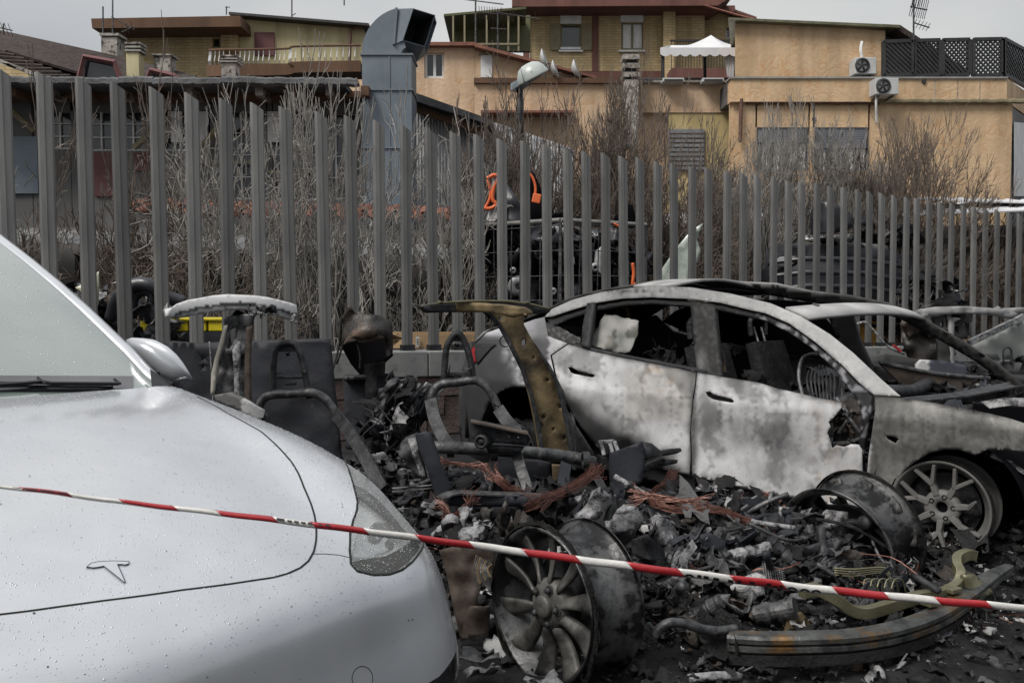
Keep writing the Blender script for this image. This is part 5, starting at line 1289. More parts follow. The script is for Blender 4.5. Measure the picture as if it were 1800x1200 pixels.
def WNrm(a, b):
    e = .02; a = min(max(a, e), 8 - e); b = min(max(b, -6 + e), 6 - e)
    u = WP(a + e, b) - WP(a - e, b); v = WP(a, b + e) - WP(a, b - e); return v.cross(u).normalized() * 1.0
# lookup: photo pixel -> surface parameters
na, nb = 97, 145
gv = []; gp = []
for i in range(na):
    for j in range(nb):
        a = 8 * i / (na - 1); b = -6 + 12 * j / (nb - 1); gv.append(WP(a, b)); gp.append((a, b))
gf = [(i * nb + j, i * nb + j + 1, (i + 1) * nb + j + 1, (i + 1) * nb + j) for i in range(na - 1) for j in range(nb - 1)]
gt = [t for q in gf for t in ((q[0], q[1], q[2]), (q[0], q[2], q[3]))]
bvh = BVHTree.FromPolygons(gv, gt)
def WAB(px, py):
    h, n_, idx, dist = bvh.ray_cast(EYE, ray(px, py).normalized())
    if h is None:
        # just outside the silhouette: take the nearest grid point in view direction
        d = ray(px, py).normalized(); best = min(range(len(gv)), key=lambda k: ((gv[k] - EYE).normalized() - d).length); return gp[best]
    t = gt[idx]; A, B, C = (gv[k] for k in t); v0, v1, v2 = B - A, C - A, h - A
    d00, d01, d11, d20, d21 = v0.dot(v0), v0.dot(v1), v1.dot(v1), v2.dot(v0), v2.dot(v1); den = d00 * d11 - d01 * d01
    q = (d11 * d20 - d01 * d21) / den; w_ = (d00 * d21 - d01 * d20) / den; p = 1 - q - w_
    return (p * gp[t[0]][0] + q * gp[t[1]][0] + w_ * gp[t[2]][0], p * gp[t[0]][1] + q * gp[t[1]][1] + w_ * gp[t[2]][1])
outn = WNrm(2, 0); SGN = 1 if outn.z > 0 else -1
def shift(poly, d):
    """move a closed parameter polygon outwards by d metres in space"""
    n = len(poly); out = []; area = sum(poly[i][0] * poly[(i + 1) % n][1] - poly[(i + 1) % n][0] * poly[i][1] for i in range(n))
    for i in range(n):
        a, b = poly[i]; t = np.array(poly[(i + 1) % n]) - np.array(poly[i - 1]); e = .01
        Ju = np.array(WP(a + e, b) - WP(a - e, b)) / (2 * e); Jv = np.array(WP(a, b + e) - WP(a, b - e)) / (2 * e)
        T3 = Ju * t[0] + Jv * t[1]; N3 = np.cross(Ju, Jv); o = np.cross(T3, N3); o /= np.linalg.norm(o) + 1e-9
        G = np.array([[Ju @ Ju, Ju @ Jv], [Ju @ Jv, Jv @ Jv]]); q = np.linalg.solve(G, np.array([Ju @ o, Jv @ o])) * d * (1 if area > 0 else -1)
        out.append((a + q[0], b + q[1]))
    return out
def wsheet(name, poly, holes, m, parent, step=.11, depth=0.0, lip=.012, tone=None, **kw):
    v2, tri = cdt(poly, holes, step)
    V_ = []; Nn = []
    for a, b in v2:
        n_ = WNrm(a, b) * SGN; V_.append(WP(a, b) + n_ * depth); Nn.append(n_)
    A, B, C = (V_[k] for k in tri[len(tri) // 2]); 
    if (B - A).cross(C - A).dot(Nn[tri[len(tri) // 2][0]]) < 0: tri = [t[::-1] for t in tri]
    # rolled edge: boundary edges get a short lip into the gap
    cnt = {}
    for t in tri:
        for q in range(3): e = (t[q], t[(q + 1) % 3]); cnt[e] = cnt.get(e, 0) + 1
    fs = list(tri); ex = {}; nv = len(V_)
    for (i, j) in [e for e in cnt if (e[1], e[0]) not in cnt]:
        for k in (i, j):
            if k not in ex: ex[k] = len(V_); V_.append(V_[k] - Nn[k] * lip); Nn.append(Nn[k])
        fs.append((j, i, ex[i])); fs.append((j, ex[i], ex[j]))
    o = ob(name, V_, fs, m, parent, smooth=True, **kw)
    me = o.data
    me.normals_split_custom_set_from_vertices([tuple(n_) for n_ in Nn])
    return o
def paint(name, wet=True):
    m = bpy.data.materials.new(name); m.use_nodes = True; t = m.node_tree; p = t.nodes['Principled BSDF']
    p.inputs['Base Color'].default_value = (.50, .515, .54, 1); p.inputs['Roughness'].default_value = .27; p.inputs['Coat Weight'].default_value = .7; p.inputs['Coat Roughness'].default_value = .05; p.inputs['Metallic'].default_value = .45
    tc = t.nodes.new('ShaderNodeTexCoord'); n = t.nodes.new('ShaderNodeTexNoise'); n.inputs['Scale'].default_value = 260; n.inputs['Detail'].default_value = 3
    t.links.new(tc.outputs['Object'], n.inputs['Vector']); b = t.nodes.new('ShaderNodeBump'); b.inputs['Strength'].default_value = .10; b.inputs['Distance'].default_value = .001
    t.links.new(n.outputs['Fac'], b.inputs['Height']); t.links.new(b.outputs['Normal'], p.inputs['Normal']); t.links.new(b.outputs['Normal'], p.inputs['Coat Normal'])
    # film of dust and water marks
    n2 = t.nodes.new('ShaderNodeTexNoise'); n2.inputs['Scale'].default_value = 7; n2.inputs['Detail'].default_value = 10; t.links.new(tc.outputs['Object'], n2.inputs['Vector'])
    r = t.nodes.new('ShaderNodeValToRGB'); r.color_ramp.elements[0].position = .3; r.color_ramp.elements[1].position = .7; r.color_ramp.elements[0].color = (.47, .486, .515, 1); r.color_ramp.elements[1].color = (.53, .546, .575, 1)
    t.links.new(n2.outputs['Fac'], r.inputs['Fac']); t.links.new(r.outputs['Color'], p.inputs['Base Color'])
    r2 = t.nodes.new('ShaderNodeValToRGB'); r2.color_ramp.elements[0].color = (.03,) * 3 + (1,); r2.color_ramp.elements[1].color = (.16,) * 3 + (1,); t.links.new(n2.outputs['Fac'], r2.inputs['Fac']); t.links.new(r2.outputs['Color'], p.inputs['Coat Roughness'])
    return m
M['paint'] = paint('pearl white car paint')
M['gap'] = mat('panel gap', (.004, .004, .005), rough=.8)
M['blackgloss'] = mat('black gloss trim', (.01, .01, .012), rough=.15)
wc = empty('white_car', WW((-2.3, 0, G0)), 'wet white electric car whose bonnet and nose fill the lower left foreground', 'car')
seam_px = [(300, 676), (345, 697), (400, 727), (457, 758), (490, 788), (511, 812), (523, 832), (533, 857), (545, 885), (551, 905), (554, 925), (554, 948), (550, 968), (541, 984), (527, 996), (505, 1006), (480, 1013)]
sab = [WAB(*p) for p in seam_px]
sab[0] = (0.02, sab[0][1])
cen = [WAB(x, y) for x, y in ((400, 1025), (320, 1035), (250, 1045))]
front = [(a, b) for a, b in cen if b > .1]
acen = cen[-1][0]
half = sab + front
left = [WAB(x, y) for x, y in ((180, 1054), (110, 1063.5), (50, 1072), (0, 1078), (-40, 1083.5))]
lb = left[-1][1]
hood = half + left + [(a, -b) for a, b in reversed(half) if -b < lb - .35]
hood_out = shift(hood, .0045)
hood_out = [(max(a, -.0), b) for a, b in hood_out]
lamp_px = [(608, 812), (616, 832), (624, 858), (630, 882), (629, 896), (622, 915), (617, 938), (616, 968), (618, 992), (628, 1003), (655, 1009), (683, 1008), (706, 1000), (725, 985), (738, 968), (744, 955), (741, 936), (728, 912), (705, 884), (680, 860), (650, 838), (625, 822)]
lamp = [WAB(*p) for p in lamp_px]
lamp_out = shift(lamp, .005); lampR = [(a, -b) for a, b in lamp]; lampR_out = [(a, -b) for a, b in lamp_out]
# lower grille opening
grille = [(6.75, 0), (6.8, 1.2), (6.7, 2.4), (6.95, 2.7), (7.5, 2.2), (7.6, 0), (7.5, -2.2), (6.95, -2.7), (6.7, -2.4), (6.8, -1.2)]
# front cut: hood region opens at a=0 where the windscreen starts
eps = .001
body_poly = [(eps, 5.98)] + [(8 * k / 16, 5.98) for k in range(1, 17)] + [(7.98, 5.9 - 11.8 * k / 24) for k in range(25)] + [(8 - 8 * k / 16, -5.98) for k in range(0, 16)] + [(eps, -5.98)]
ho = [(a, b) for a, b in hood_out]
i0 = ho[0]; i1 = ho[-1]
body_poly = [(eps, 5.98)] + [(.5 * k, 5.98) for k in range(1, 16)] + [(7.98, 5.9 - 11.8 * k / 40) for k in range(41)] + [(7.5 - .5 * k, -5.98) for k in range(15)] + [(eps, -5.98)] + [(eps, i1[1])] + ho[::-1][1:-1] + [(eps, i0[1])]
wsheet('bonnet', hood, [], M['paint'], wc, step=.13, label='bonnet beaded with rain and marked with a small T shaped emblem')
wsheet('front_body', body_poly, [lamp_out, lampR_out, grille], M['paint'], wc, step=.13)
wsheet('under_structure', [(0, 5.9), (7.9, 5.9), (7.9, -5.9), (0, -5.9)], [lamp_out, lampR_out], M['gap'], wc, step=.30, depth=-.014, lip=0)
gp_ = shift(hood, .0022); gl = [gp_[i] for i in range(1, len(gp_) - 1)]
gl = [(A[0] + (B[0] - A[0]) * k / 4, A[1] + (B[1] - A[1]) * k / 4) for A, B in zip(gl[:-1], gl[1:]) for k in range(4)]
MB().tube([WP(*q) - WNrm(*q) * SGN * .0006 for q in gl], .0026, 6).ob('bonnet_gap', M['gap'], wc, smooth=True)
gq = shift(lamp, .0022); gq = [(gq[i][0] + (gq[(i + 1) % len(gq)][0] - gq[i][0]) * k / 4, gq[i][1] + (gq[(i + 1) % len(gq)][1] - gq[i][1]) * k / 4) for i in range(len(gq)) for k in range(4)]
for sg in (1, -1): MB().tube([WP(a, b * sg) - WNrm(a, b * sg) * SGN * .0006 for a, b in gq + gq[:1]], .0022, 6).ob('lamp_gap', M['gap'], wc, smooth=True)
def lampmat():
    m = bpy.data.materials.new('headlamp lens'); m.use_nodes = True; t = m.node_tree; p = t.nodes['Principled BSDF']
    p.inputs['Base Color'].default_value = (.7, .72, .7, 1); p.inputs['Roughness'].default_value = .03; p.inputs['Alpha'].default_value = .12; p.inputs['Specular IOR Level'].default_value = .7
    p.inputs['Coat Weight'].default_value = .6; p.inputs['Coat Roughness'].default_value = .08
    return m
M['lens'] = lampmat()
M['reflector'] = mat('headlamp reflector', (.40, .41, .405), (.56, .57, .56), 5, .25, metal=.5)
M['lampdark'] = mat('headlamp inner bezel', (.03, .032, .034), (.06, .06, .06), 4, .35)
for L_, nm in ((lamp, 'left'), (lampR, 'right')):
    ln = wsheet('headlamp', L_, [], M['lens'], wc, step=.09, depth=-.001)
    cx = sum(p[0] for p in L_) / len(L_); cy = sum(p[1] for p in L_) / len(L_)
    wsheet('lamp_housing', [(cx + (a - cx) * .99, cy + (b - cy) * .99) for a, b in L_], [], M['reflector'], ln, step=.15, depth=-.030, lip=-.03)
    # dark lower band and projector block inside
lowb = [(619, 985), (640, 980), (680, 974), (712, 958), (738, 935), (742, 952), (722, 984), (703, 998), (682, 1005), (655, 1006), (630, 1000)]
wsheet('lamp_bezel', [WAB(*p) for p in lowb], [], M['lampdark'], wc, step=.08, depth=-.005, lip=.004)
wsheet('projector', [WAB(*p) for p in [(632, 925), (660, 915), (690, 905), (706, 915), (715, 932), (690, 955), (650, 968), (628, 965)]], [], mat('projector chrome', (.30, .31, .32), (.42, .43, .43), 6, .12, metal=.9), wc, step=.08, depth=-.022, lip=.01)
wsheet('light_strip', [WAB(*p) for p in [(622, 838), (650, 852), (682, 878), (706, 902), (726, 930), (720, 934), (698, 908), (674, 886), (645, 864), (628, 856)]], [], M['lampdark'], wc, step=.06, depth=-.018, lip=.004)
for cx, cy, rr0 in ((668, 925, 15), (698, 938, 11)): wsheet('projector_lens', [WAB(cx + rr0 * cos(q), cy + rr0 * sin(q)) for q in np.linspace(0, 2 * pi, 13)[:-1]], [], M['glass'], wc, step=.06, depth=-.012, lip=.01)
# thin gap lines: bumper joint beside the lamp, tow eye cover
def wline(name, pts, r=.0012, m='gap', closed=False, lift=0):
    P = [WAB(*p) for p in pts]; q = []
    for i in range(len(P) - (0 if closed else 1)):
        A = P[i]; B = P[(i + 1) % len(P)]
        for k in range(5): t = k / 5; q.append((A[0] + (B[0] - A[0]) * t, A[1] + (B[1] - A[1]) * t))
    q.append(P[0] if closed else P[-1])
    return MB().tube([WP(*p) + WNrm(*p) * SGN * (r * .1 + lift) for p in q], r, 6).ob(name, M[m], wc)
wline('bumper_joint', [(551, 973), (570, 973), (595, 975), (617, 980)], .0009)
wline('tow_cover_edge', [(637 + 18.5 * cos(a), 1192 + 22 * sin(a)) for a in np.linspace(0, 2 * pi, 15)[:-1]], .0009, closed=True)
# emblem standing on the bonnet
M['embedge'] = mat('emblem shadow line', (.03, .035, .06), rough=.3)
emb = [(152, 998), (160, 991), (176, 988), (200, 987), (227, 988), (226, 992), (219, 994), (215, 993), (206, 993), (220, 1025), (217, 1024), (182, 996), (172, 998), (163, 999), (157, 998)]
wsheet('emblem', [WAB(*p) for p in emb], [], M['paint'], wc, step=.05, depth=.0025, lip=.003)
wline('emblem_edge', emb, .0009, 'embedge', closed=True, lift=.0022)
# lower air intake slats
for k in range(3):
    b0 = 6.85 + k * .25; MB().tube([WP(b0, -2.2 + 4.4 * q / 14) - WNrm(b0, -2.2 + 4.4 * q / 14) * SGN * .03 for q in range(15)], .008, 6).ob('grille_slat', M['blackgloss'], wc)
# wedge of black lower trim at the bumper corner
wsheet('lower_trim', [WAB(*p) for p in [(752, 1200), (772, 1188), (790, 1165), (800, 1145), (802, 1165), (803, 1199)]], [], M['blackgloss'], wc, step=.08, depth=.002, lip=.004)
# windscreen, pillars, roof: upper body continues behind the bonnet
def vplane(px, py, v):
    d = ray(px, py); P0 = WO + WL * v; t = (P0.dot(WL)) / d.dot(WL); Q = EYE + d * t; return Q
AP = [(300, 676, .80), (270, 648, .80), (240, 616, .79), (200, 578, .775), (160, 540, .76), (110, 496, .74), (60, 455, .72), (0, 409, .70), (-70, 365, .67), (-150, 325, .64)]
ap = [vplane(*p) for p in AP]
aploc = [((p - WO).dot(WF), (p - WO).dot(WL), p.z) for p in ap]
NW = 14
def arc(i, s):      # point of the windscreen at height index i, s -1..1 across
    u, v, z = aploc[i]; v -= .05; bow = (.18 - .08 * i / 9) * (1 - s * s); return WW((u + bow - .01, v * s, z + .03 * (1 - s * s) * (i / 9) - .012 * (1 - s * s)))
vs = [arc(i, -1 + 2 * j / NW) for i in range(len(ap)) for j in range(NW + 1)]
fs = [(i * (NW + 1) + j, i * (NW + 1) + j + 1, (i + 1) * (NW + 1) + j + 1, (i + 1) * (NW + 1) + j) for i in range(len(ap) - 1) for j in range(NW)]
def screenmat():
    m = bpy.data.materials.new('windscreen glass'); m.use_nodes = True; t = m.node_tree; p = t.nodes['Principled BSDF']
    p.inputs['Base Color'].default_value = (.10, .125, .12, 1); p.inputs['Roughness'].default_value = .06; p.inputs['Specular IOR Level'].default_value = 1.0
    p.inputs['Coat Weight'].default_value = 1; p.inputs['Coat IOR'].default_value = 1.75; p.inputs['Coat Roughness'].default_value = .10
    tc = t.nodes.new('ShaderNodeTexCoord'); n = t.nodes.new('ShaderNodeTexNoise'); n.inputs['Scale'].default_value = 3; n.inputs['Detail'].default_value = 8; t.links.new(tc.outputs['Object'], n.inputs['Vector'])
    r = t.nodes.new('ShaderNodeValToRGB'); r.color_ramp.elements[0].position = .3; r.color_ramp.elements[1].position = .7; r.color_ramp.elements[0].color = (.13, .165, .155, 1); r.color_ramp.elements[1].color = (.20, .235, .215, 1); t.links.new(n.outputs['Fac'], r.inputs['Fac']); t.links.new(r.outputs['Color'], p.inputs['Base Color'])
    return m
M['screen'] = screenmat()
ws = ob('windscreen', vs, fs, M['screen'], wc, smooth=True)
bvw = BVHTree.FromPolygons(vs, [t for q in fs for t in ((q[0], q[1], q[2]), (q[0], q[2], q[3]))])
def onscreen(px, py, lift=.002):
    h, n_, i_, d_ = bvw.ray_cast(EYE, ray(px, py).normalized())
    if h is None: return None
    if n_.dot(ray(px, py)) > 0: n_ = -n_
    return h + n_ * lift
# black frit band and scuttle
vs2 = []; 
fr = [(x, y) for x in range(-120, 266, 16) for y in (0,)]
def band(name, top, bot, m, lift):
    P = []; 
    for k in range(len(top)):
        a = onscreen(*top[k], lift); b = onscreen(*bot[k], lift)
        if a is None or b is None: continue
        P.append((a, b))
    v_ = [q for p in P for q in p]; return ob(name, v_, [(2 * i, 2 * i + 2, 2 * i + 3, 2 * i + 1) for i in range(len(P) - 1)], m, wc, smooth=True)
xs_ = list(range(-150, 262, 12))
M['frit'] = mat('black screen band', (.035, .032, .036), (.055, .05, .054), 20, .16, coat=.6)
band('screen_band', [(x, 661 + .004 * (x)) for x in xs_], [(x, 684) for x in xs_], M['frit'], .003)
band('scuttle', [(x, 679) for x in xs_ + [266, 272]], [(x, 689) for x in xs_ + [266, 272]], M['blackgloss'], .006)
P_ = [onscreen(x, y, .018) for x, y in ((-60, 691), (0, 686), (40, 683), (70, 680), (88, 683), (120, 683), (170, 683), (205, 683))]
MB().tube([p for p in P_ if p], .006, 6).ob('wiper_arm', M['blackgloss'], wc)
MB().tube([p for p in [onscreen(x, y, .012) for x, y in ((-60, 680), (0, 679), (60, 679), (120, 680), (200, 681))] if p], .004, 6).ob('wiper_blade', M['blackgloss'], wc)
for (xa, ya, xb, yb) in ((64, 674, 76, 684), (198, 676, 208, 684)):
    p = [onscreen(xa, ya, .02), onscreen(xb, yb, .02)]
    if all(p): MB().tube(p, .005, 6).ob('wiper_clip', M['blackgloss'], wc)
# A pillar skins both sides, roof, body side and tail
for s in (1, -1):
    vs = []; fs = []
    prof = [(-.050, -.014), (-.042, .0), (-.024, .006), (-.006, .002), (.0, -.012), (-.006, -.05)]
    for i in range(len(ap)):
        u, v, z = aploc[i]
        for (dv, dn) in prof: vs.append(WW((u + dn * .8, s * (v + dv), z + dn * .8)))
    k = len(prof); fs = [(i * k + j, i * k + j + 1, (i + 1) * k + j + 1, (i + 1) * k + j) for i in range(len(ap) - 1) for j in range(k - 1)]
    ob('a_pillar', vs, fs, M['paint'], wc, smooth=True, thick=.006)
    # black triangle at the pillar foot
    u, v, z = aploc[0]
    # side: doors, glass, tail (seen only from other positions)
    vs = [WW((-1.38, s * .93, .75)), WW((-4.2, s * .93, .75)), WW((-4.55, s * .82, .95)), WW((-4.3, s * .80, 1.15)), WW((-1.5, s * .87, 1.12)), WW((-1.38, s * .92, .35)), WW((-4.4, s * .90, .35))]
    ob('body_side', vs, [(0, 1, 2, 3, 4), (5, 6, 2, 1, 0)] if s == 1 else [(4, 3, 2, 1, 0), (0, 1, 2, 6, 5)], M['paint'], wc, thick=.01)
    e = aploc[-1]
    vs = [WW((-1.5, s * .85, 1.12)), WW((-4.2, s * .80, 1.15)), WW((-3.7, s * .64, 1.48)), WW((e[0] - .1, s * (e[1] - .0), e[2]))]
    ob('side_window', vs, [(0, 1, 2, 3)], M['glass'], wc, thick=.004)
    wc_ = WW((-.86, s * .86, G0 + .34)); wheel(wc_, WL * s, .25, 'paddle', wc, tyre=.085, mr='rimlight', full=True)
    wc_ = WW((-3.75, s * .86, G0 + .34)); wheel(wc_, WL * s, .25, 'paddle', wc, tyre=.085, mr='rimlight', full=True)
e = aploc[-1]
rows_ = [(e[0], e[1], e[2]), (e[0] - .5, .62, e[2] + .04), (-3.1, .62, e[2] + .02), (-3.7, .62, 1.50), (-4.3, .70, 1.20), (-4.6, .74, 1.05), (-4.7, .76, .6), (-4.65, .8, .35)]
vs = [WW((u, v * (j / 5 - 1), z + .04 * (1 - (j / 5 - 1) ** 2))) for u, v, z in rows_ for j in range(11)]
ob('roof', vs, [(i * 11 + j, i * 11 + j + 1, (i + 1) * 11 + j + 1, (i + 1) * 11 + j) for i in range(len(rows_) - 1) for j in range(10)], M['paint'], wc, smooth=True, thick=.01)
# door mirror
def mirror(s):
    c0 = PX(283, 636, 0.1)
    D = ap[2].y + .02
    out = [(236, 598), (247, 594), (262, 595), (280, 604), (296, 618), (311, 637), (322, 655), (330, 668), (324, 671), (300, 671), (285, 668), (270, 655), (255, 636), (240, 612)]
    if s == 1: pts = [PX(x, y, D) for x, y in out]
    else:
        pts = []
        for x, y in out:
            p = PX(x, y, D); l = ((p - WO).dot(WF), -(p - WO).dot(WL), p.z); pts.append(WW(l))
    c = sum(pts, Vector()) / len(pts); nn = (EYE - c).normalized(); nn.z = 0; nn.normalize(); vs = []; n = len(pts); pr = [(1, -.06), (1.0, 0), (.97, .03), (.88, .055), (.70, .075), (.42, .088), (.15, .094)]
    if s == -1: pass
    for f, d in pr: vs += [c + (p - c) * f + WF * d * 1.0 for p in pts]
    fs = [(i * n + j, i * n + (j + 1) % n, (i + 1) * n + (j + 1) % n, (i + 1) * n + j) for i in range(len(pr) - 1) for j in range(n)] + [tuple((len(pr) - 1) * n + j for j in range(n))]
    o = ob('door_mirror', vs, fs, M['paint'], wc, smooth=True)
    q = [c + (p - c) * .93 - WF * .058 for p in pts]; ob('mirror_glass', q, [tuple(range(n))], M['glass'], o)
    a = c - WL * s * .03 + Vector((0, 0, -.045)); MB().sweep([a, a - WL * s * .14 + Vector((0, 0, -.03))], [(-.05, -.012), (.05, -.012), (.05, .012), (-.05, .012)]).ob('mirror_arm', M['blackgloss'], wc)
mirror(1); mirror(-1)
ob('pillar_foot_trim', [vplane(264, 650, .76), vplane(300, 672, .78), vplane(304, 683, .78), vplane(268, 688, .72)], [(0, 1, 2, 3)], M['blackgloss'], wc, thick=.004)
# rain drops: small domes on bonnet, wings, lamp and glass
def drops(n, samp, name, parent, rmin, rmax, m):
    V_ = []; F_ = []; r = random.Random(5)
    for k in range(n):
        q = samp(r)
        if q is None: continue
        p, nn = q; R_d = rmin + (rmax - rmin) * r.random() ** 3; t1 = nn.orthogonal().normalized(); t2 = nn.cross(t1); b = len(V_); s = 6
        for (f, hh) in ((1, 0), (.72, .38)):
            for j in range(s): a = 2 * pi * j / s; V_.append(p + (t1 * cos(a) + t2 * sin(a)) * R_d * f + nn * R_d * hh)
        V_.append(p + nn * R_d * .52)
        F_ += [(b + j, b + (j + 1) % s, b + s + (j + 1) % s, b + s + j) for j in range(s)] + [(b + s + j, b + s + (j + 1) % s, b + 2 * s) for j in range(s)]
    o = ob(name, V_, F_, m, parent, smooth=True); o['kind'] = 'stuff'; return o
M['drop'] = mat('water drop', (.30, .315, .345), (.50, .52, .55), 40, rough=.22, spec=.5, metal=.4)
def s_body(r):
    a, b = r.uniform(0, 5.2), r.uniform(-3.5, 5.0)
    if r.random() < (a - 3) * .35: return None
    return WP(a, b), WNrm(a, b) * SGN
drops(20000, s_body, 'rain_drops', wc, .0008, .0021, M['drop'])
def s_lamp(r):
    for _ in range(12):
        x, y = r.uniform(608, 745), r.uniform(812, 1009)
        if inpoly(x, y, lamp_px): a, b = WAB(x, y); return WP(a, b), WNrm(a, b) * SGN
    return None
drops(200, s_lamp, 'rain_drops', wc, .0007, .0018, mat('water drop on lamp', (.6, .62, .61), rough=.15, spec=.6))
def s_ws(r):
    x, y = r.uniform(0, 270), r.uniform(410, 682); p = onscreen(x, y, .0005)
    if p is None: return None
    return p, (EYE + Vector((0, 0, .6)) - p).normalized()
drops(1100, s_ws, 'rain_drops', wc, .0009, .0024, mat('water drop on glass', (.5, .53, .51), rough=.05, spec=.8))
# ash flakes lying on the paint
fl = MB(); r = random.Random(3)
for k in range(150):
    a, b = r.uniform(.3, 6.2), r.uniform(-2.5, 4.2); p = WP(a, b) + WNrm(a, b) * SGN * .0012; t1 = WNrm(a, b).orthogonal().normalized(); t2 = WNrm(a, b).cross(t1); s = r.uniform(.0006, .0022)
    w_ = r.uniform(0, 6.28); fl.add([p + (t1 * cos(w_ + q) + t2 * sin(w_ + q)) * s * r.uniform(.5, 1.5) for q in (0, 1.4, 3.0, 4.3)], [(0, 1, 2, 3)])
o = fl.ob('ash_flakes', M['char'], wc); o['kind'] = 'stuff'
# ================================================================== COLLAPSED WRECK BETWEEN THE TWO CARS
def flat(name, poly, D0, m, parent, D1=None, thick=.01, bulge=0, tone=None, holes=(), step=9, warp=0, x01=None, vb=0, label=None, smooth=True):
    """sheet cut to an outline measured in the photo, standing at its own depth; bulge rounds it towards the viewer"""
    D1 = D0 if D1 is None else D1; v2, tri = cdt(poly, list(holes), step, .3)
    xs = [p[0] for p in poly]; ys = [p[1] for p in poly]; a, b = x01 or (min(xs), max(xs)); ya, yb = min(ys), max(ys); P = []; T = []
    for x, y in v2:
        t = (x - a) / max(1, b - a); s = (y - ya) / max(1, yb - ya)
        d = D0 + (D1 - D0) * t - bulge * (1 - (2 * t - 1) ** 2) - vb * (1 - (2 * s - 1) ** 2) + warp * nz(x, y, .03, D0)
        P.append(PX(x, y, d)); T.append(tone(x, y) if tone else [1, 1, 1])
    A, B, C = (P[i] for i in tri[0])
    if (B - A).cross(C - A).y > 0: tri = [t[::-1] for t in tri]
    return ob(name, P, tri, M[m], parent, smooth=smooth, tone=np.array(T), thick=thick, label=label)
def circ(x, y, r, n=8, ry=None): return [(x + r * cos(2 * pi * k / n), y + (ry or r) * sin(2 * pi * k / n)) for k in range(n)]
def ptube(pts, r, m, parent, name, n=8, cv=5, label=None):
    P = [PX(*p) for p in pts]; P = curve(P, cv) if cv else P; return MB().tube(P, r if not isinstance(r, list) else list(np.interp(np.linspace(0, 1, len(P)), np.linspace(0, 1, len(r)), r)), n).ob(name, M[m], parent, smooth=True, label=label)
wk = empty('collapsed_wreck', Vector((.2, 4.6, G0)), 'collapsed car burnt to the floor, two door pillars and bare seat frames still standing', 'wreck')

# left pillar with its white painted stub of roof
def t_roof(x, y):
    top = np.interp(x, [290, 310, 349, 400, 445, 490, 521], [557, 534, 524, 517, 519, 527, 536]); k = (y - top) / 28
    t = .55 if k < .52 + .1 * nz(x, y, .1) else (.05 if k < .72 else .30 + .3 * nz(x, y, .12, 2))
    if gau(x, y, 422, 533, 14, 7) > .45 and nz(x, y, .5) > 0: t = .04
    return [t, t, t * 1.01]
flat('roof_stub', [(290, 557), (298, 543), (310, 534), (330, 527), (349, 524), (375, 519), (400, 517), (445, 519), (470, 522), (490, 527), (510, 532), (521, 536), (523, 548), (519, 569), (508, 563), (490, 556), (472, 551), (440, 546), (406, 545), (370, 549), (340, 554), (310, 560)], 4.9, 'burnt', wk, 5.4, thick=.10, tone=t_roof, step=4, vb=.03, bulge=.05, label='white painted remnant of roof edge')
for k in range(5): crumple('torn_lip', PX(440 + k * 8 + random.uniform(-3, 3), 548 + random.uniform(-5, 8), 5.02), (.09, .05, .03), ['steeldark', 'ash'][k % 2], wk, 400 + k)
crumple('melted_drip', PX(517, 562, 5.3), (.05, .05, .03), 'ash', wk, 410)
flat('pillar_skin', [(393, 572), (399, 571), (393, 600), (384, 632), (380, 660), (376, 694), (370, 694), (371, 660), (377, 630), (386, 600)], 5.06, 'burnt', wk, thick=.02, tone=lambda x, y: [.40, .38, .33])
flat('pillar_inner', [(398, 572), (405, 558), (425, 552), (448, 552), (443, 580), (432, 600), (430, 640), (428, 712), (378, 696), (382, 660), (386, 632), (395, 600)], 5.08, 'steel', wk, 5.12, thick=.05, holes=[[(398, 600), (405, 580), (415, 575), (414, 588), (404, 612), (397, 614)]], step=6, warp=.05)
flat('pillar_flange', [(433, 575), (446, 572), (443, 600), (441, 640), (443, 712), (430, 712), (429, 650), (431, 610)], 5.02, 'brown', wk, thick=.02, step=5, bulge=.02, label='bare beige inner flange of the left pillar')
flat('pillar_rib', [(408, 615), (418, 600), (423, 602), (420, 650), (421, 708), (412, 706), (411, 650)], 5.01, 'ash', wk, thick=.02, step=5)
flat('sill_remnant', [(376, 694), (400, 690), (443, 708), (466, 720), (464, 732), (452, 742), (446, 735), (410, 716), (380, 706)], 4.9, 'burnt', wk, thick=.06, tone=lambda x, y: [.42 if x > 425 and y < 738 else .12] * 3, step=5, bulge=.04)
flat('sill_remnant', [(452, 742), (466, 726), (476, 752), (468, 752)], 4.95, 'steeldark', wk, thick=.05)
# rusty right pillar with roof beam
rp = [(843, 545), (873, 570), (893, 607), (917, 653), (930, 693), (940, 737), (947, 780), (952, 812), (1006, 812), (1007, 790), (1000, 737), (990, 687), (967, 643), (937, 600), (921, 570), (922, 553), (940, 552), (915, 540), (870, 538)]
hol_ = [circ(921, 602, 4.5, 8, 6), circ(963, 668, 2.5), circ(955, 733, 4), circ(938, 628, 2), circ(973, 754, 2.4), circ(992, 770, 2.6), circ(908, 640, 2), circ(948, 768, 2.4), circ(985, 715, 2.4), circ(880, 560, 3.5)]
flat('pillar', rp, 5.55, 'rust', wk, 5.62, thick=.05, holes=hol_, step=7, bulge=.06, x01=(843, 1007), label='tall rust brown pillar riddled with bolt holes')
flat('pillar_edge', [(938, 600), (968, 643), (991, 687), (1001, 737), (1009, 790), (1014, 826), (1006, 826), (998, 770), (988, 720), (975, 670), (950, 625)], 5.5, 'steeldark', wk, thick=.06, step=6)
flat('pillar_lining', [(843, 545), (873, 570), (893, 607), (917, 653), (930, 693), (940, 737), (952, 812), (960, 812), (948, 735), (936, 690), (922, 648), (898, 600), (878, 565), (860, 548)], 5.49, 'steeldark', wk, thick=.04, step=6)
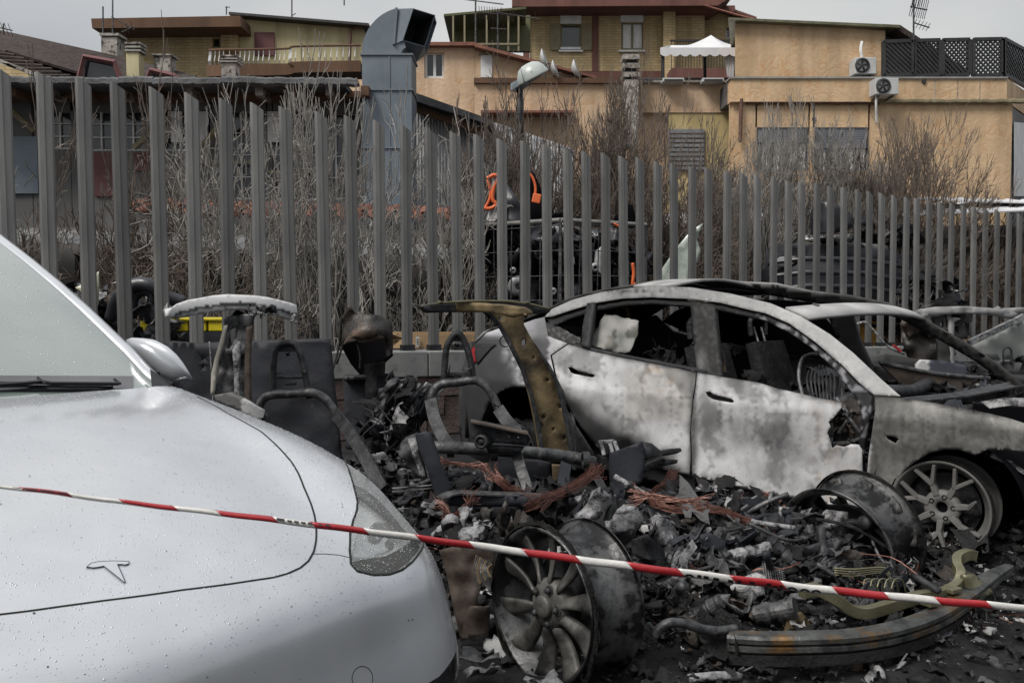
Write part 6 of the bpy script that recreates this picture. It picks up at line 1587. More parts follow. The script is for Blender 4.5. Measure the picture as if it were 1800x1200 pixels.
MB().lathe([(.028, -.01), (.036, -.012), (.036, .012), (.028, .01)], 20, frame_of((0, -1, 0)), PX(888, 600, 5.42)).ob('anchor_ring', M['steeldark'], wk)
flat('roof_beam', [(739, 537), (780, 531), (827, 528), (893, 528), (935, 534), (968, 542), (966, 549), (943, 552), (900, 545), (840, 549), (780, 549), (753, 550)], 5.3, 'steeldark', wk, 5.75, thick=.07, step=7, bulge=.02, label='charred stub of roof beam with ochre edge')
flat('roof_beam_edge', [(739, 537), (780, 530), (827, 527), (893, 527), (935, 533), (968, 541), (966, 544), (935, 537), (893, 531), (827, 531), (780, 534)], 5.24, 'olive', wk, 5.69, thick=.02, step=6)
flat('beam_gusset', [(800, 530), (850, 533), (922, 541), (936, 552), (905, 556), (848, 549), (803, 548)], 5.42, 'rust', wk, thick=.04, step=6, warp=.04)
ptube([(1002, 725, 5.55), (1010, 745, 5.5), (1012, 790, 5.5), (1006, 812, 5.5)], .008, 'steeldark', wk, 'seatbelt_wire')
# plates behind the left seats
tp = lambda x, y: [.85 + .5 * nz(x, y, .03)] * 3
flat('scorched_panel', [(288, 604), (300, 600), (345, 603), (398, 600), (440, 602), (445, 598), (500, 597), (580, 596), (584, 640), (592, 720), (600, 800), (640, 880), (400, 880), (330, 700), (292, 660)], 6.0, 'charblue', wk, 5.8, thick=.02, step=14, warp=.02, label='flat scorched steel panel standing behind the left seat frame', holes=[circ(358, 632, 3, 6, 2), circ(359, 645, 2)])
for x in (368, 553): ptube([(x, 600, 5.9), (x + 3, 640, 5.88), (x + 6, 700, 5.88), (x + 8, 780, 5.86)], .004, 'ash', wk, 'weld_seam', n=4)
# bare seat frames
def seat_frame(pts_arch, pts_cross, strap, plates, D, label):
    s = ptube([(x, y, D) for x, y in pts_arch], .020, 'steeldark', wk, 'seat_frame', label=label)
    ptube([(x, y, D - .02) for x, y in pts_cross], .026, 'steel', s, 'cross_tube')
    for k, (x0, y0, x1, y1) in enumerate(plates): MB().prism([PX(x0, y0, D + .01), PX(x1, y0, D + .01), PX(x1 - 1, y1, D + .01), PX(x0 + 1, y1, D + .01)], (0, .03, 0)).ob('plate', M['steeldark'], s, bevel=.004)
    for pp in strap: MB().sweep(curve([PX(*p) for p in pp], 5), [(-.035, -.008), (.035, -.008), (.035, .008), (-.035, .008)], up=Vector((0, 1, 0))).ob('side_strap', M['steeldark'], s)
    return s
seat_frame([(480, 700), (480, 660), (483, 622), (489, 609), (500, 603), (515, 603), (524, 612), (534, 645), (544, 700)], [(456, 745), (455, 720), (462, 702), (478, 694), (510, 692), (548, 690), (570, 700), (584, 716), (593, 733)], [[(590, 728, 5.3), (612, 756, 5.1), (640, 800, 4.9), (672, 860, 4.7)]], [(488, 606, 522, 618), (486, 661, 538, 666), (500, 672, 520, 677)], 5.35, 'bare left seat frame with arched headrest tube')
for x, y in ((490, 655), (532, 652), (507, 622)): crumple('bolt_boss', PX(x, y, 5.32), (.03, .03, .015), 'steeldark', wk, int(x), nu=4, nv=4)
seat_frame([(780, 676), (782, 640), (785, 612), (793, 595), (803, 586), (813, 594), (823, 618), (829, 645), (832, 670)], [(776, 778), (764, 735), (758, 705), (764, 684), (780, 674), (806, 672), (835, 668), (856, 680), (868, 700), (878, 722)], [[(876, 718, 5.2), (890, 738, 5.15), (907, 757, 5.1), (915, 785, 5.0)], [(757, 702, 5.3), (764, 735, 5.2), (782, 772, 5.1), (800, 790, 5.0)]], [(794, 583, 814, 600), (782, 654, 830, 661), (797, 662, 808, 672)], 5.4, 'bare right seat frame with arched headrest tube')
for x, y in ((790, 650), (824, 650), (803, 606), (873, 712)): crumple('bolt_boss', PX(x, y, 5.36), (.04, .04, .02), 'steeldark', wk, int(x + y), nu=4, nv=4)
# melted lump of body between the frames
for k in range(26):
    x, y = random.uniform(640, 770), 0; y = random.uniform(690 + abs(x - 720) * .25, 800)
    crumple('melted_lump', PX(x, y, random.uniform(5.4, 6.2)), (.22, .26, .09), random.choice(['steeldark', 'char', 'char', 'charblue', 'ash']), wk, 500 + k, nu=8, nv=8)
for k in range(9):
    x = 676 + k * 9; crumple('melted_lump', PX(x, 690 + k * 4 + random.uniform(-10, 10), 5.6), (.10, .28, .07), random.choice(['ash', 'steel', 'steeldark']), wk, 540 + k, rot=Matrix.Rotation(radians(35), 3, 'Y') @ Matrix.Rotation(radians(80), 3, 'X'), nu=6, nv=9)
for k in range(10):
    x = 640 + k * 14; ptube([(x, 690 + random.uniform(0, 60), 5.5), (x + random.uniform(-20, 20), 730, 5.45), (x + random.uniform(-30, 30), 770, 5.4), (x + random.uniform(-20, 40), 800, 5.3)], .004, random.choice(['steeldark', 'steel', 'char']), wk, 'hanging_wire', n=4)
# cross tube and its brackets
ptube([(738, 786, 4.75), (780, 786, 4.75), (840, 789, 4.8), (930, 795, 4.85), (1000, 803, 4.95), (1045, 813, 5.0)], .034, 'steel', wk, 'cross_member', n=14, label='thick steel tube crossing the wreck')
for x in (792, 868, 1030): MB().lathe([(.036, -.02), (.045, -.018), (.045, .018), (.036, .02)], 20, frame_of((1, .1, 0)), PX(x, 789 + (x - 792) * .08, 4.8)).ob('tube_collar', M['steeldark'], wk)
flat('bracket', [(827, 739), (850, 743), (928, 760), (926, 783), (905, 781), (870, 777), (855, 766), (843, 764), (835, 772), (829, 770)], 4.6, 'steeldark', wk, thick=.07, holes=[circ(876, 764, 4, 8), circ(895, 768, 4, 8), circ(911, 770, 3, 8)], step=6, label='perforated charred bracket on the cross tube')
MB().sweep([PX(827, 740, 4.56), PX(928, 761, 4.56)], [(-.05, -.004), (.03, -.004), (.03, .004), (-.05, .004)]).ob('bracket_edge', M['brown'], wk)
MB().lathe([(.004, -.012), (.012, -.012), (.012, -.004), (.022, -.004), (.022, -.014), (.034, -.014), (.038, 0), (.038, .10)], 24, frame_of((-.3, -1, 0)) @ Matrix.Rotation(pi, 3, 'Z'), PX(846, 776, 4.56)).ob('bush', M['steeldark'], wk, smooth=True)
flat('bracket_box', [(852, 783), (905, 785), (922, 786), (912, 797), (860, 797)], 4.62, 'steeldark', wk, thick=.10)
def bar(pts, w, h, m, name, up=Vector((0, 0, 1)), **kw): return MB().sweep(curve([PX(*p) for p in pts], 4), [(-w, -h), (w, -h), (w, h), (-w, h)], up=up).ob(name, M[m], wk, bevel=.003, **kw)
flat('strut', [(733, 762), (741, 760), (750, 763), (757, 774), (770, 802), (797, 861), (782, 872), (766, 879), (763, 862), (748, 820), (738, 795), (733, 778)], 4.35, 'charblue', wk, thick=.06, step=7, bulge=.02, label='grey bent strut at the left end of the cross tube')
flat('strut_plate', [(713, 768), (732, 762), (742, 800), (752, 835), (738, 838), (722, 826), (704, 820), (700, 795), (705, 778)], 4.42, 'steeldark', wk, thick=.03, holes=[circ(709, 811, 3.5)], step=6, warp=.03)
flat('strut_plate', [(716, 770), (730, 768), (744, 822), (752, 838), (740, 836), (726, 800)], 4.36, 'ash', wk, thick=.015, step=5, warp=.05)
bar([(775, 876, 4.2), (800, 866, 4.25), (880, 868, 4.3), (958, 871, 4.35)], .035, .006, 'steel', 'seat_rail')
flat('rail_side', [(772, 880), (800, 869), (960, 873), (955, 888), (860, 891), (790, 889)], 4.27, 'charblue', wk, thick=.02, step=9)
bar([(908, 798, 4.7), (918, 830, 4.6), (930, 865, 4.5)], .028, .012, 'steel', 'upright', up=Vector((0, 1, 0)))
flat('box_plate', [(860, 800), (910, 800), (968, 815), (968, 850), (930, 853), (870, 850)], 4.95, 'charblue', wk, thick=.04, step=9)
flat('box_plate', [(970, 816), (994, 818), (992, 845), (972, 850)], 5.1, 'rust', wk, thick=.03, step=8)
for k in range(2): bar([(690, 858 + 6 * k, 4.3), (725, 855 + 5.5 * k, 4.35), (764, 852 + 5 * k, 4.4)], .010, .003, 'barrel', 'seat_rail')
bar([(995, 815, 4.8), (990, 850, 4.6), (1000, 880, 4.4), (1018, 898, 4.3)], .03, .008, 'charblue', 'curved_strap', up=Vector((0, 1, 0)))
bar([(1035, 815, 4.9), (1050, 840, 4.7), (1066, 868, 4.5)], .02, .006, 'steeldark', 'curved_strap', up=Vector((0, 1, 0)))
# bent wing sheet
flat('bent_sheet', [(1074, 796), (1100, 786), (1128, 775), (1133, 790), (1132, 820), (1128, 846), (1104, 862), (1086, 872), (1076, 868), (1073, 830)], 4.85, 'charblue', wk, 4.7, thick=.01, bulge=.06, step=8, label='grey bent wing sheet standing up from the rubble')
flat('bent_sheet', [(1128, 775), (1146, 779), (1162, 792), (1178, 789), (1196, 787), (1199, 792), (1190, 797), (1175, 800), (1150, 803), (1128, 812), (1131, 793)], 4.7, 'steeldark', wk, 4.9, thick=.012, bulge=.03, step=5, warp=.05)
flat('bent_sheet', [(1128, 820), (1160, 806), (1192, 808), (1190, 814), (1160, 820), (1135, 830)], 4.72, 'steeldark', wk, 4.9, thick=.012, step=6, warp=.05)
for (a, c_) in (((1056, 776, 4.95), (1062, 800, 4.9)), ((1072, 778, 4.95), (1078, 800, 4.9)), ((1052, 777, 4.95), (1080, 775, 4.95)), ((1080, 775, 4.95), (1088, 798, 4.9))): bar([a, c_], .010, .006, 'ash', 'small_bracket', up=Vector((0, 1, 0)))
# brown lining sheet beside the white car
flat('lining_sheet', [(772, 968), (800, 960), (850, 958), (876, 962), (872, 985), (852, 1010), (840, 1050), (838, 1085), (842, 1110), (810, 1125), (795, 1060), (785, 1010)], 3.45, 'brown', wk, thick=.01, bulge=.06, step=9, warp=.04, label='scorched brown wheel arch lining')
flat('lining_sheet', [(825, 1065), (862, 1066), (860, 1110), (842, 1118), (812, 1125), (815, 1085)], 3.35, 'brown', wk, thick=.01, bulge=.03, step=8, warp=.03)
for k in range(9): bar([(838 + k * 3.2, 975 + k * 2, 3.35), (833 + k * 3, 1000, 3.33), (838 + k * 3.2, 1030 - k * 2, 3.32)], .004, .008, random.choice(['steel', 'brown', 'rust']), 'arch_rib', up=Vector((0, 1, 0)))
# ash covered castings
def casting(x, y, D, s, m, seed, label=None): return crumple('casting', PX(x, y, D), s, m, wk, seed, nu=9, nv=9, amp=.25, thick=.012, label=label)
flat('casting', [(1015, 918), (1028, 895), (1034, 878), (1045, 868), (1060, 867), (1074, 873), (1076, 884), (1064, 898), (1048, 900), (1036, 910), (1028, 922)], 3.7, 'ash', wk, thick=.05, bulge=.03, step=5, warp=.08, label='pale ash grey casting with open rim above the wheel')
flat('casting', [(1066, 868), (1082, 872), (1085, 895), (1072, 915), (1060, 914), (1064, 900), (1076, 886)], 3.75, 'steel', wk, thick=.04, bulge=.03, step=5)
flat('casting', [(1084, 900), (1096, 886), (1110, 888), (1114, 905), (1108, 925), (1092, 935), (1080, 930)], 3.9, 'ash', wk, thick=.05, bulge=.05, step=5, warp=.06)
flat('casting', [(1140, 912), (1152, 904), (1176, 914), (1188, 930), (1190, 950), (1178, 962), (1160, 960), (1150, 948), (1152, 932)], 3.85, 'ash', wk, thick=.07, bulge=.06, step=5, warp=.07)
flat('casting', [(1110, 948), (1140, 940), (1168, 966), (1170, 985), (1150, 985), (1110, 975)], 3.6, 'steeldark', wk, thick=.04, bulge=.06, step=6, warp=.06)
# drive unit cylinder
A_, B_ = PX(1238, 978, 3.75), PX(1350, 946, 3.95); n_ = (A_ - B_).normalized(); L_ = (A_ - B_).length; R3 = frame_of(n_)
MB().lathe([(.001, L_ * .42), (.05, L_ * .42), (.072, L_ * .38), (.074, L_ * .30), (.066, L_ * .28), (.066, L_ * .18), (.074, L_ * .16), (.076, L_ * .02), (.068, 0), (.07, -L_ * .18), (.078, -L_ * .2), (.078, -L_ * .3), (.07, -L_ * .32), (.06, -L_ * .46), (.001, -L_ * .48)], 36, R3, (A_ + B_) / 2).ob('motor_housing', M['steel'], wk, smooth=True, label='ribbed grey motor cylinder lying in the rubble')
MB().lathe([(.079, -L_ * .21), (.082, -L_ * .22), (.082, -L_ * .29), (.079, -L_ * .3)], 36, R3, (A_ + B_) / 2).ob('housing_band', M['charblue'], wk, smooth=True)
for k in range(10):
    a = k * 2 * pi / 10; MB().box((A_ + B_) / 2 + R3 @ Vector((.078 * cos(a), L_ * .09, .078 * sin(a))), (.012, L_ * .14, .012), R3).ob('rib', M['steel'], wk)
for k in range(8): crumple('melted_end', PX(1228 + random.uniform(-12, 18), 975 + random.uniform(-35, 28), 3.7), (.07, .07, .035), random.choice(['ash', 'steeldark', 'steel']), wk, 620 + k)
# pipes
ptube([(1112, 1037, 3.5), (1150, 1031, 3.52), (1205, 1022, 3.55)], .016, 'steel', wk, 'pipe')
ptube([(1148, 1118, 3.10), (1160, 1104, 3.10), (1178, 1094, 3.10), (1205, 1096, 3.12), (1238, 1106, 3.15), (1268, 1108, 3.16), (1294, 1104, 3.18)], .017, 'steel', wk, 'pipe', n=12, label='curved grey coolant pipe')
ptube([(1336, 1072, 3.5), (1360, 1062, 3.52), (1400, 1050, 3.56)], .017, 'steel', wk, 'pipe')
MB().lathe([(.026, -.03), (.03, -.03), (.032, .02), (.026, .03), (.02, .03), (.02, -.03)], 20, frame_of((-.7, -.6, .2)), PX(1228, 1092, 3.45)).ob('pipe_end', M['charblue'], wk)
ptube([(1210, 1192, 3.05), (1260, 1187, 3.06), (1302, 1188, 3.08)], .016, 'ash', wk, 'pipe', label='whitish broken tube at the bottom edge')
flat('bracket', [(1356, 1036), (1392, 1034), (1394, 1060), (1360, 1062)], 3.6, 'charblue', wk, thick=.02)
flat('bracket', [(1370, 1130), (1378, 1092), (1392, 1076), (1408, 1074), (1432, 1108), (1428, 1116)], 3.35, 'rust', wk, thick=.01, bulge=.02, step=6, label='triangular bracket above the bumper beam')
ptube([(1352, 1108, 3.5), (1376, 1070, 3.5), (1428, 1056, 3.5)], .004, 'ash', wk, 'rod', n=5, cv=0)
mb = MB()
for k in range(9): mb.tube([PX(1340 + k * 4.2, 985 + k * 2, 3.62), PX(1344 + k * 4.2, 1016 + k * 1.3, 3.6)], .0013, 4)
for k in range(8): mb.tube([PX(1338 + k * .6, 990 + k * 4, 3.618), PX(1378 + k * .6, 1000 + k * 4, 3.618)], .0013, 4)
mb.ob('grille_mesh', M['ash'], wk)
# C section bumper beam on the ground in front
bp_ = curve([PX(1282, 1128, 3.13), PX(1340, 1131, 3.08), PX(1420, 1130, 3.06), PX(1500, 1126, 3.11), PX(1580, 1112, 3.21), PX(1650, 1086, 3.38), PX(1705, 1050, 3.57), PX(1745, 1018, 3.72), PX(1776, 998, 3.84)], 6)
prof = [(-.045, -.05), (.02, -.05), (.032, -.035), (.032, -.010), (.012, 0), (.032, .010), (.032, .035), (.02, .05), (-.045, .05), (-.045, .044), (.014, .044), (.024, .032), (.024, .012), (.004, 0), (.024, -.012), (.024, -.032), (.014, -.044), (-.045, -.044)]
nn = len(bp_); bb = MB().sweep(bp_, [(x * .85, y * .62) for x, y in prof], scl=[1.0 if i < nn * .8 else 1.0 - .55 * (i - nn * .8) / (nn * .2) for i in range(nn)]).ob('bumper_beam', mat('scorched bumper beam', (.018, .02, .021), (.10, .104, .10), 14, .42, metal=.45, bump=.5, bscale=40, c3=(.12, .065, .022), s3=6, lo3=.54, hi3=.66), None)
tag(bb, 'long curved bumper beam lying on the ground in front of the rubble', 'bumper beam')
bm_ = MB()
bm_.sweep([q + Vector((0, 0, -.040)) for q in bp_[:int(nn * .86)]], [(-.04, -.03), (.026, -.03), (.026, .006), (-.04, .006)]); bm_.ob('lower_flange', M['char'], bb)
for t_ in (.62, .70): 
    p = bp_[int(nn * t_)]; MB().box(p + Vector((-.02, .03, .05)), (.06, .05, .02), Matrix.Rotation(.5, 3, 'Z')).ob('bracket', M['olive'], bb, bevel=.004)
# olive bent bar
ol = MB().sweep(curve([PX(1408, 1040, 3.29), PX(1436, 1036, 3.31), PX(1468, 1052, 3.32), PX(1492, 1070, 3.34), PX(1520, 1076, 3.36), PX(1560, 1066, 3.40), PX(1610, 1050, 3.46), PX(1655, 1043, 3.54), PX(1682, 1030, 3.60), PX(1688, 1012, 3.64), PX(1682, 995, 3.68), PX(1684, 982, 3.72), PX(1700, 974, 3.74), PX(1712, 976, 3.76)], 6), [(-.018, -.022), (.018, -.022), (.018, .022), (-.018, .022)]).ob('bent_bar', M['olive'], None, bevel=.003)
tag(ol, 'olive metal bar bent in waves across the rubble behind the bumper beam', 'metal bar')
b2 = flat('folded_plate', [(1688, 1010), (1712, 1008), (1735, 1028), (1748, 1042), (1725, 1052), (1690, 1046), (1680, 1034)], 3.66, 'olive', None, thick=.012, bulge=.05, step=6, warp=.05); tag(b2, 'folded olive plate at the right end of the wavy bar', 'metal plate')
# loops of thin pipe
for k in range(5): ptube([(1518 + k * 12, 1028 + k * 2, 3.45), (1521 + k * 13, 1018, 3.47), (1534 + k * 13, 1020, 3.49), (1545 + k * 12, 1042, 3.5)], .0035, 'olive', wk, 'brake_line', n=5)
for k in range(4): ptube([(1466, 998 + k * 4, 3.6), (1500, 1000 + k * 4, 3.6), (1548, 997 + k * 3, 3.62), (1562, 1004 + k * 3, 3.62), (1574, 1042 + k, 3.6)], .004, 'olive', wk, 'brake_line', n=5)
for k in range(4): ptube([(1378, 922 + k * 6, 4.1), (1420, 926 + k * 6, 4.1), (1446, 930 + k * 5, 4.12), (1450, 944 + k * 4, 4.12)], .004, 'ash', wk, 'brake_line', n=5)
# hub carrier on the upturned wheel
# wheels that came off
w1 = wheel(PX(994, 1056, 3.19), (-.80, -.60, .02), .277, 'paddle', None, 'large blackened alloy wheel with ten paddle spokes facing left in the foreground', 'wheel', None, wdt=.235, tyre=.012, spin=.33, mb_='barreldark', name='alloy_wheel')
w2 = wheel(PX(1496, 948, 4.06), (.78, .58, .22), .282, 'paddle', None, 'upturned alloy wheel seen from its hollow inner side at the front of the grey car', 'wheel', None, wdt=.25, tyre=.004, spin=.1, mb_='barreldark', name='alloy_wheel')
bar([(1468, 922, 3.95), (1500, 916, 3.92), (1535, 926, 3.9), (1560, 950, 3.88), (1580, 990, 3.85), (1588, 1022, 3.8)], .022, .008, 'steeldark', 'control_arm')
MB().lathe([(.001, .03), (.028, .03), (.032, .02), (.032, -.04), (.001, -.04)], 20, frame_of((-.8, -.5, .1)), PX(1524, 918, 3.88)).ob('ball_joint', M['steeldark'], wk, smooth=True)
bar([(1380, 914, 3.9), (1430, 912, 3.9), (1500, 926, 3.88), (1560, 962, 3.86)], .007, .007, 'steeldark', 'stabiliser_bar')
bar([(1405, 975, 3.75), (1430, 962, 3.75), (1460, 956, 3.75), (1470, 975, 3.74), (1496, 1000, 3.74)], .022, .008, 'charblue', 'forged_arm')
flat('hub_carrier', [(1440, 905), (1452, 895), (1470, 900), (1490, 908), (1500, 925), (1492, 945), (1470, 958), (1452, 975), (1440, 960), (1432, 930)], 4.0, 'ash', wk, thick=.06, bulge=.05, step=6, warp=.10)
flat('hub_carrier', [(1445, 955), (1480, 950), (1510, 960), (1512, 990), (1480, 998), (1450, 992)], 3.95, 'brown', wk, thick=.05, bulge=.05, step=6, warp=.10)
flat('bracket', [(1405, 965), (1470, 945), (1478, 950), (1462, 975), (1420, 990)], 3.72, 'steeldark', wk, thick=.02, warp=.04, step=6)
flat('bracket', [(1455, 960), (1466, 970), (1456, 1008), (1440, 1012)], 3.70, 'charblue', wk, thick=.01)
# copper looms
def loom(pts, n, r, spread, name, label, tail=0, seed=1, m='copper'):
    rr_ = random.Random(seed); P = curve([PX(*p) for p in pts], 6); mb = MB(); k = len(P)
    n = int(n * 1.8); r *= .72
    for s in range(n):
        a = rr_.uniform(0, 6.28); d = rr_.uniform(.1, 1); ph = rr_.uniform(0, 6.28); q = []
        for i, p in enumerate(P):
            t = i / (k - 1); e = spread * (1 + tail * max(0, abs(2 * t - 1) - .6) * 3)
            w_ = a + t * 3 + .4 * sin(ph + t * 9); q.append(p + Vector((cos(w_) * e * d, sin(w_) * e * d * .7, sin(w_ * 1.3 + ph) * e * d)) + Vector((rr_.gauss(0, .002), 0, rr_.gauss(0, .002))))
        mb.tube(q, r, 3, cap=False)
    o = mb.ob(name, M[m], None); tag(o, label, 'cable'); return o
loom([(935, 884, 4.15), (970, 872, 4.25), (1000, 860, 4.35), (1030, 840, 4.45), (1050, 824, 4.5)], 42, .0022, .022, 'copper_wire_bundle', 'thick frayed bundle of bare copper wire beside the cross tube', 1.2, 1)
loom([(1184, 832, 4.35), (1172, 850, 4.25), (1150, 862, 4.15), (1145, 880, 4.05), (1170, 892, 3.98), (1215, 898, 3.95), (1260, 896, 3.93), (1300, 910, 3.92), (1340, 930, 3.9), (1368, 962, 3.85), (1405, 974, 3.82)], 34, .0022, .015, 'copper_wire_bundle', 'long reddish copper wire bundle snaking over the top of the rubble', .8, 2)
loom([(1120, 868, 4.1), (1150, 872, 4.05), (1190, 880, 4.0), (1235, 886, 3.98)], 22, .002, .016, 'copper_wire_bundle', 'short copper wire bundle lying below the bent wing sheet', 2, 3)
loom([(775, 812, 4.5), (810, 816, 4.5), (855, 820, 4.5)], 22, .002, .012, 'copper_wire_bundle', 'copper wires caught just under the cross tube', 1.5, 4)
loom([(830, 872, 4.1), (822, 885, 4.05), (806, 900, 4.0), (797, 915, 3.95)], 16, .0018, .012, 'copper_wire_bundle', 'copper strands hanging down from the seat rail', 2.5, 5)
loom([(862, 830, 4.45), (880, 845, 4.4), (900, 862, 4.4), (925, 868, 4.4)], 24, .002, .022, 'copper_wire_bundle', 'dark red wire tangle behind the seat rail', 1.2, 6)
loom([(1345, 868, 4.3), (1362, 872, 4.25), (1378, 890, 4.2), (1385, 905, 4.15)], 12, .0022, .007, 'copper_wire_bundle', 'orange brown cable end at the right shoulder of the rubble', .5, 7)
loom([(1235, 1080, 3.5), (1262, 1072, 3.5), (1300, 1088, 3.48), (1345, 1085, 3.5), (1365, 1098, 3.48)], 20, .0018, .035, 'copper_wire_bundle', 'loose copper strands on the ground above the bumper beam', .5, 8)
loom([(1215, 1000, 3.6), (1240, 1020, 3.58), (1262, 1028, 3.56)], 12, .0018, .018, 'copper_wire_bundle', 'few copper strands below the motor cylinder', 1, 9)
loom([(770, 880, 3.9), (785, 895, 3.85), (790, 925, 3.8)], 12, .0016, .022, 'copper_wire_bundle', 'wisps of copper wire beside the white car lamp', 1, 10)
# ---- rubble
GS = [(.95, 4.12, .52, .42, .28), (.25, 4.60, .60, .45, .20), (-.45, 4.9, .55, .60, .22), (1.35, 3.85, .40, .40, .10), (1.0, 3.45, .80, .42, .055), (1.75, 4.1, .5, .45, .05), (2.35, 4.72, .5, .32, .09), (3.0, 4.9, .55, .3, .07), (.55, 3.65, .45, .4, .10), (-.9, 5.3, .5, .5, .26), (1.9, 3.6, .35, .22, .03)]
def HH(x, y):
    h = sum(a * exp(-((x - cx) / sx) ** 2 - ((y - cy) / sy) ** 2) for cx, cy, sx, sy, a in GS)
    return h
v = []; f = []; T = []; nx, ny = 170, 120
for j in range(ny + 1):
    for i in range(nx + 1):
        x = -2.2 + 6.4 * i / nx; y = 2.45 + 4.3 * j / ny; h = HH(x, y); q = noise.noise(Vector((x * 7, y * 7, 0))) * .5 + noise.noise(Vector((x * 19, y * 19, 3))) * .35 + noise.noise(Vector((x * 45, y * 45, 6))) * .2
        v.append((x, y, G0 - .012 + h * (1 + .35 * q) + min(1, h * 12) * .028 * q)); 
for j in range(ny):
    for i in range(nx): a = j * (nx + 1) + i; f.append((a, a + 1, a + nx + 2, a + nx + 1))
o = ob('ash_mound', v, f, M['char'], smooth=True); tag(o, kind='stuff')
pieces = []
rg = random.Random(21)
def piece_grid(seed):
    r = random.Random(seed); n = 6; a = r.uniform(.6, 1.5); v = []; ph = r.uniform(0, 60); bd = r.uniform(-1.5, 1.5)
    for j in range(n):
        for i in range(n):
            x = i / (n - 1) - .5; y = j / (n - 1) - .5; e = 1 + .6 * noise.noise(Vector((x * 3 + ph, y * 3, ph)))
            v.append((x * a * e, y / a * e, noise.noise(Vector((x * 2.5 + ph, y * 2.5, 1))) * .55 + abs(noise.noise(Vector((x * 7 + ph, y * 7, 5)))) * .22 + bd * x * x))
    fs = []
    for j in range(n - 1):
        for i in range(n - 1):
            x = (i + .5) / (n - 1) - .5; y = (j + .5) / (n - 1) - .5
            if x * x + y * y + .16 * noise.noise(Vector((x * 6 + ph, y * 6, 2))) > .26: continue
            q = j * n + i; fs += [(q, q + 1, q + n + 1), (q, q + n + 1, q + n)]
    return np.array(v), fs
def piece_lump(seed):
    r = random.Random(seed); bm = bmesh.new(); bmesh.ops.create_icosphere(bm, subdivisions=2, radius=.45); ph = r.uniform(0, 50); sc = (r.uniform(.6, 1.4), r.uniform(.5, 1), r.uniform(.35, .8))
    v = [tuple(q.co[i] * sc[i] * (1 + .9 * noise.noise(q.co * 2.6 + Vector((ph, 0, 0)))) for i in range(3)) for q in bm.verts]; fs = [tuple(x.index for x in f.verts) for f in bm.faces]; bm.free()
    return np.array(v), fs
LIB = [piece_grid(k) for k in range(20)] + [piece_lump(k) for k in range(14)]
def scatter(N, dens, smin, smax, name, seed, lift=.02, pale=.07):
    r = random.Random(seed); V_ = []; F_ = []; T_ = []; base_ = 0; cnt = 0; it = 0
    while cnt < N and it < N * 12:
        it += 1; x, y = r.uniform(-1.6, 4.0), r.uniform(2.6, 6.0)
        if r.random() > dens(x, y): continue
        v_, fs = LIB[r.randrange(len(LIB))]; s = smin + (smax - smin) * r.random() ** 2.6
        h = HH(x, y); z = G0 + h + r.uniform(-.3, .7) * s + r.uniform(0, lift) * min(1, h * 10)
        ax = Vector((r.gauss(0, 1), r.gauss(0, 1), r.gauss(0, 1))).normalized(); R = np.array(Matrix.Rotation(r.uniform(0, 1.5 if h > .05 else .5), 3, ax) @ Matrix.Rotation(r.uniform(0, 6.28), 3, 'Z'))
        V_.append((v_ * s) @ R.T + np.array([x, y, z])); F_ += [tuple(i + base_ for i in t) for t in fs]; base_ += len(v_)
        u = r.random()
        if u < .66: c = r.uniform(.006, .028); c = (c, c, c * 1.06)
        elif u < .87: c = r.uniform(.04, .14); c = (c, c, c * 1.03)
        elif u < .89 + pale: c = r.uniform(.2, .5); c = (c, c, c)
        else: c = (r.uniform(.05, .10), r.uniform(.025, .04), .022) if smax < .05 else (.05, .042, .036)
        T_.append(np.tile(np.array(c), (len(v_), 1))); cnt += 1
    o = ob(name, np.concatenate(V_), F_, M['frag'], tone=np.concatenate(T_), smooth=True); tag(o, kind='stuff'); return o
scatter(9000, lambda x, y: min(1, HH(x, y) * 6), .014, .085, 'burnt_fragments', 31)
scatter(7000, lambda x, y: min(1, .05 + HH(x, y) * 12) if HH(x, y) > .008 else .02, .006, .022, 'ash_crumbs', 32, pale=.05)
scatter(260, lambda x, y: min(1, HH(x, y) * 4), .08, .17, 'large_burnt_fragments', 33, pale=.06)
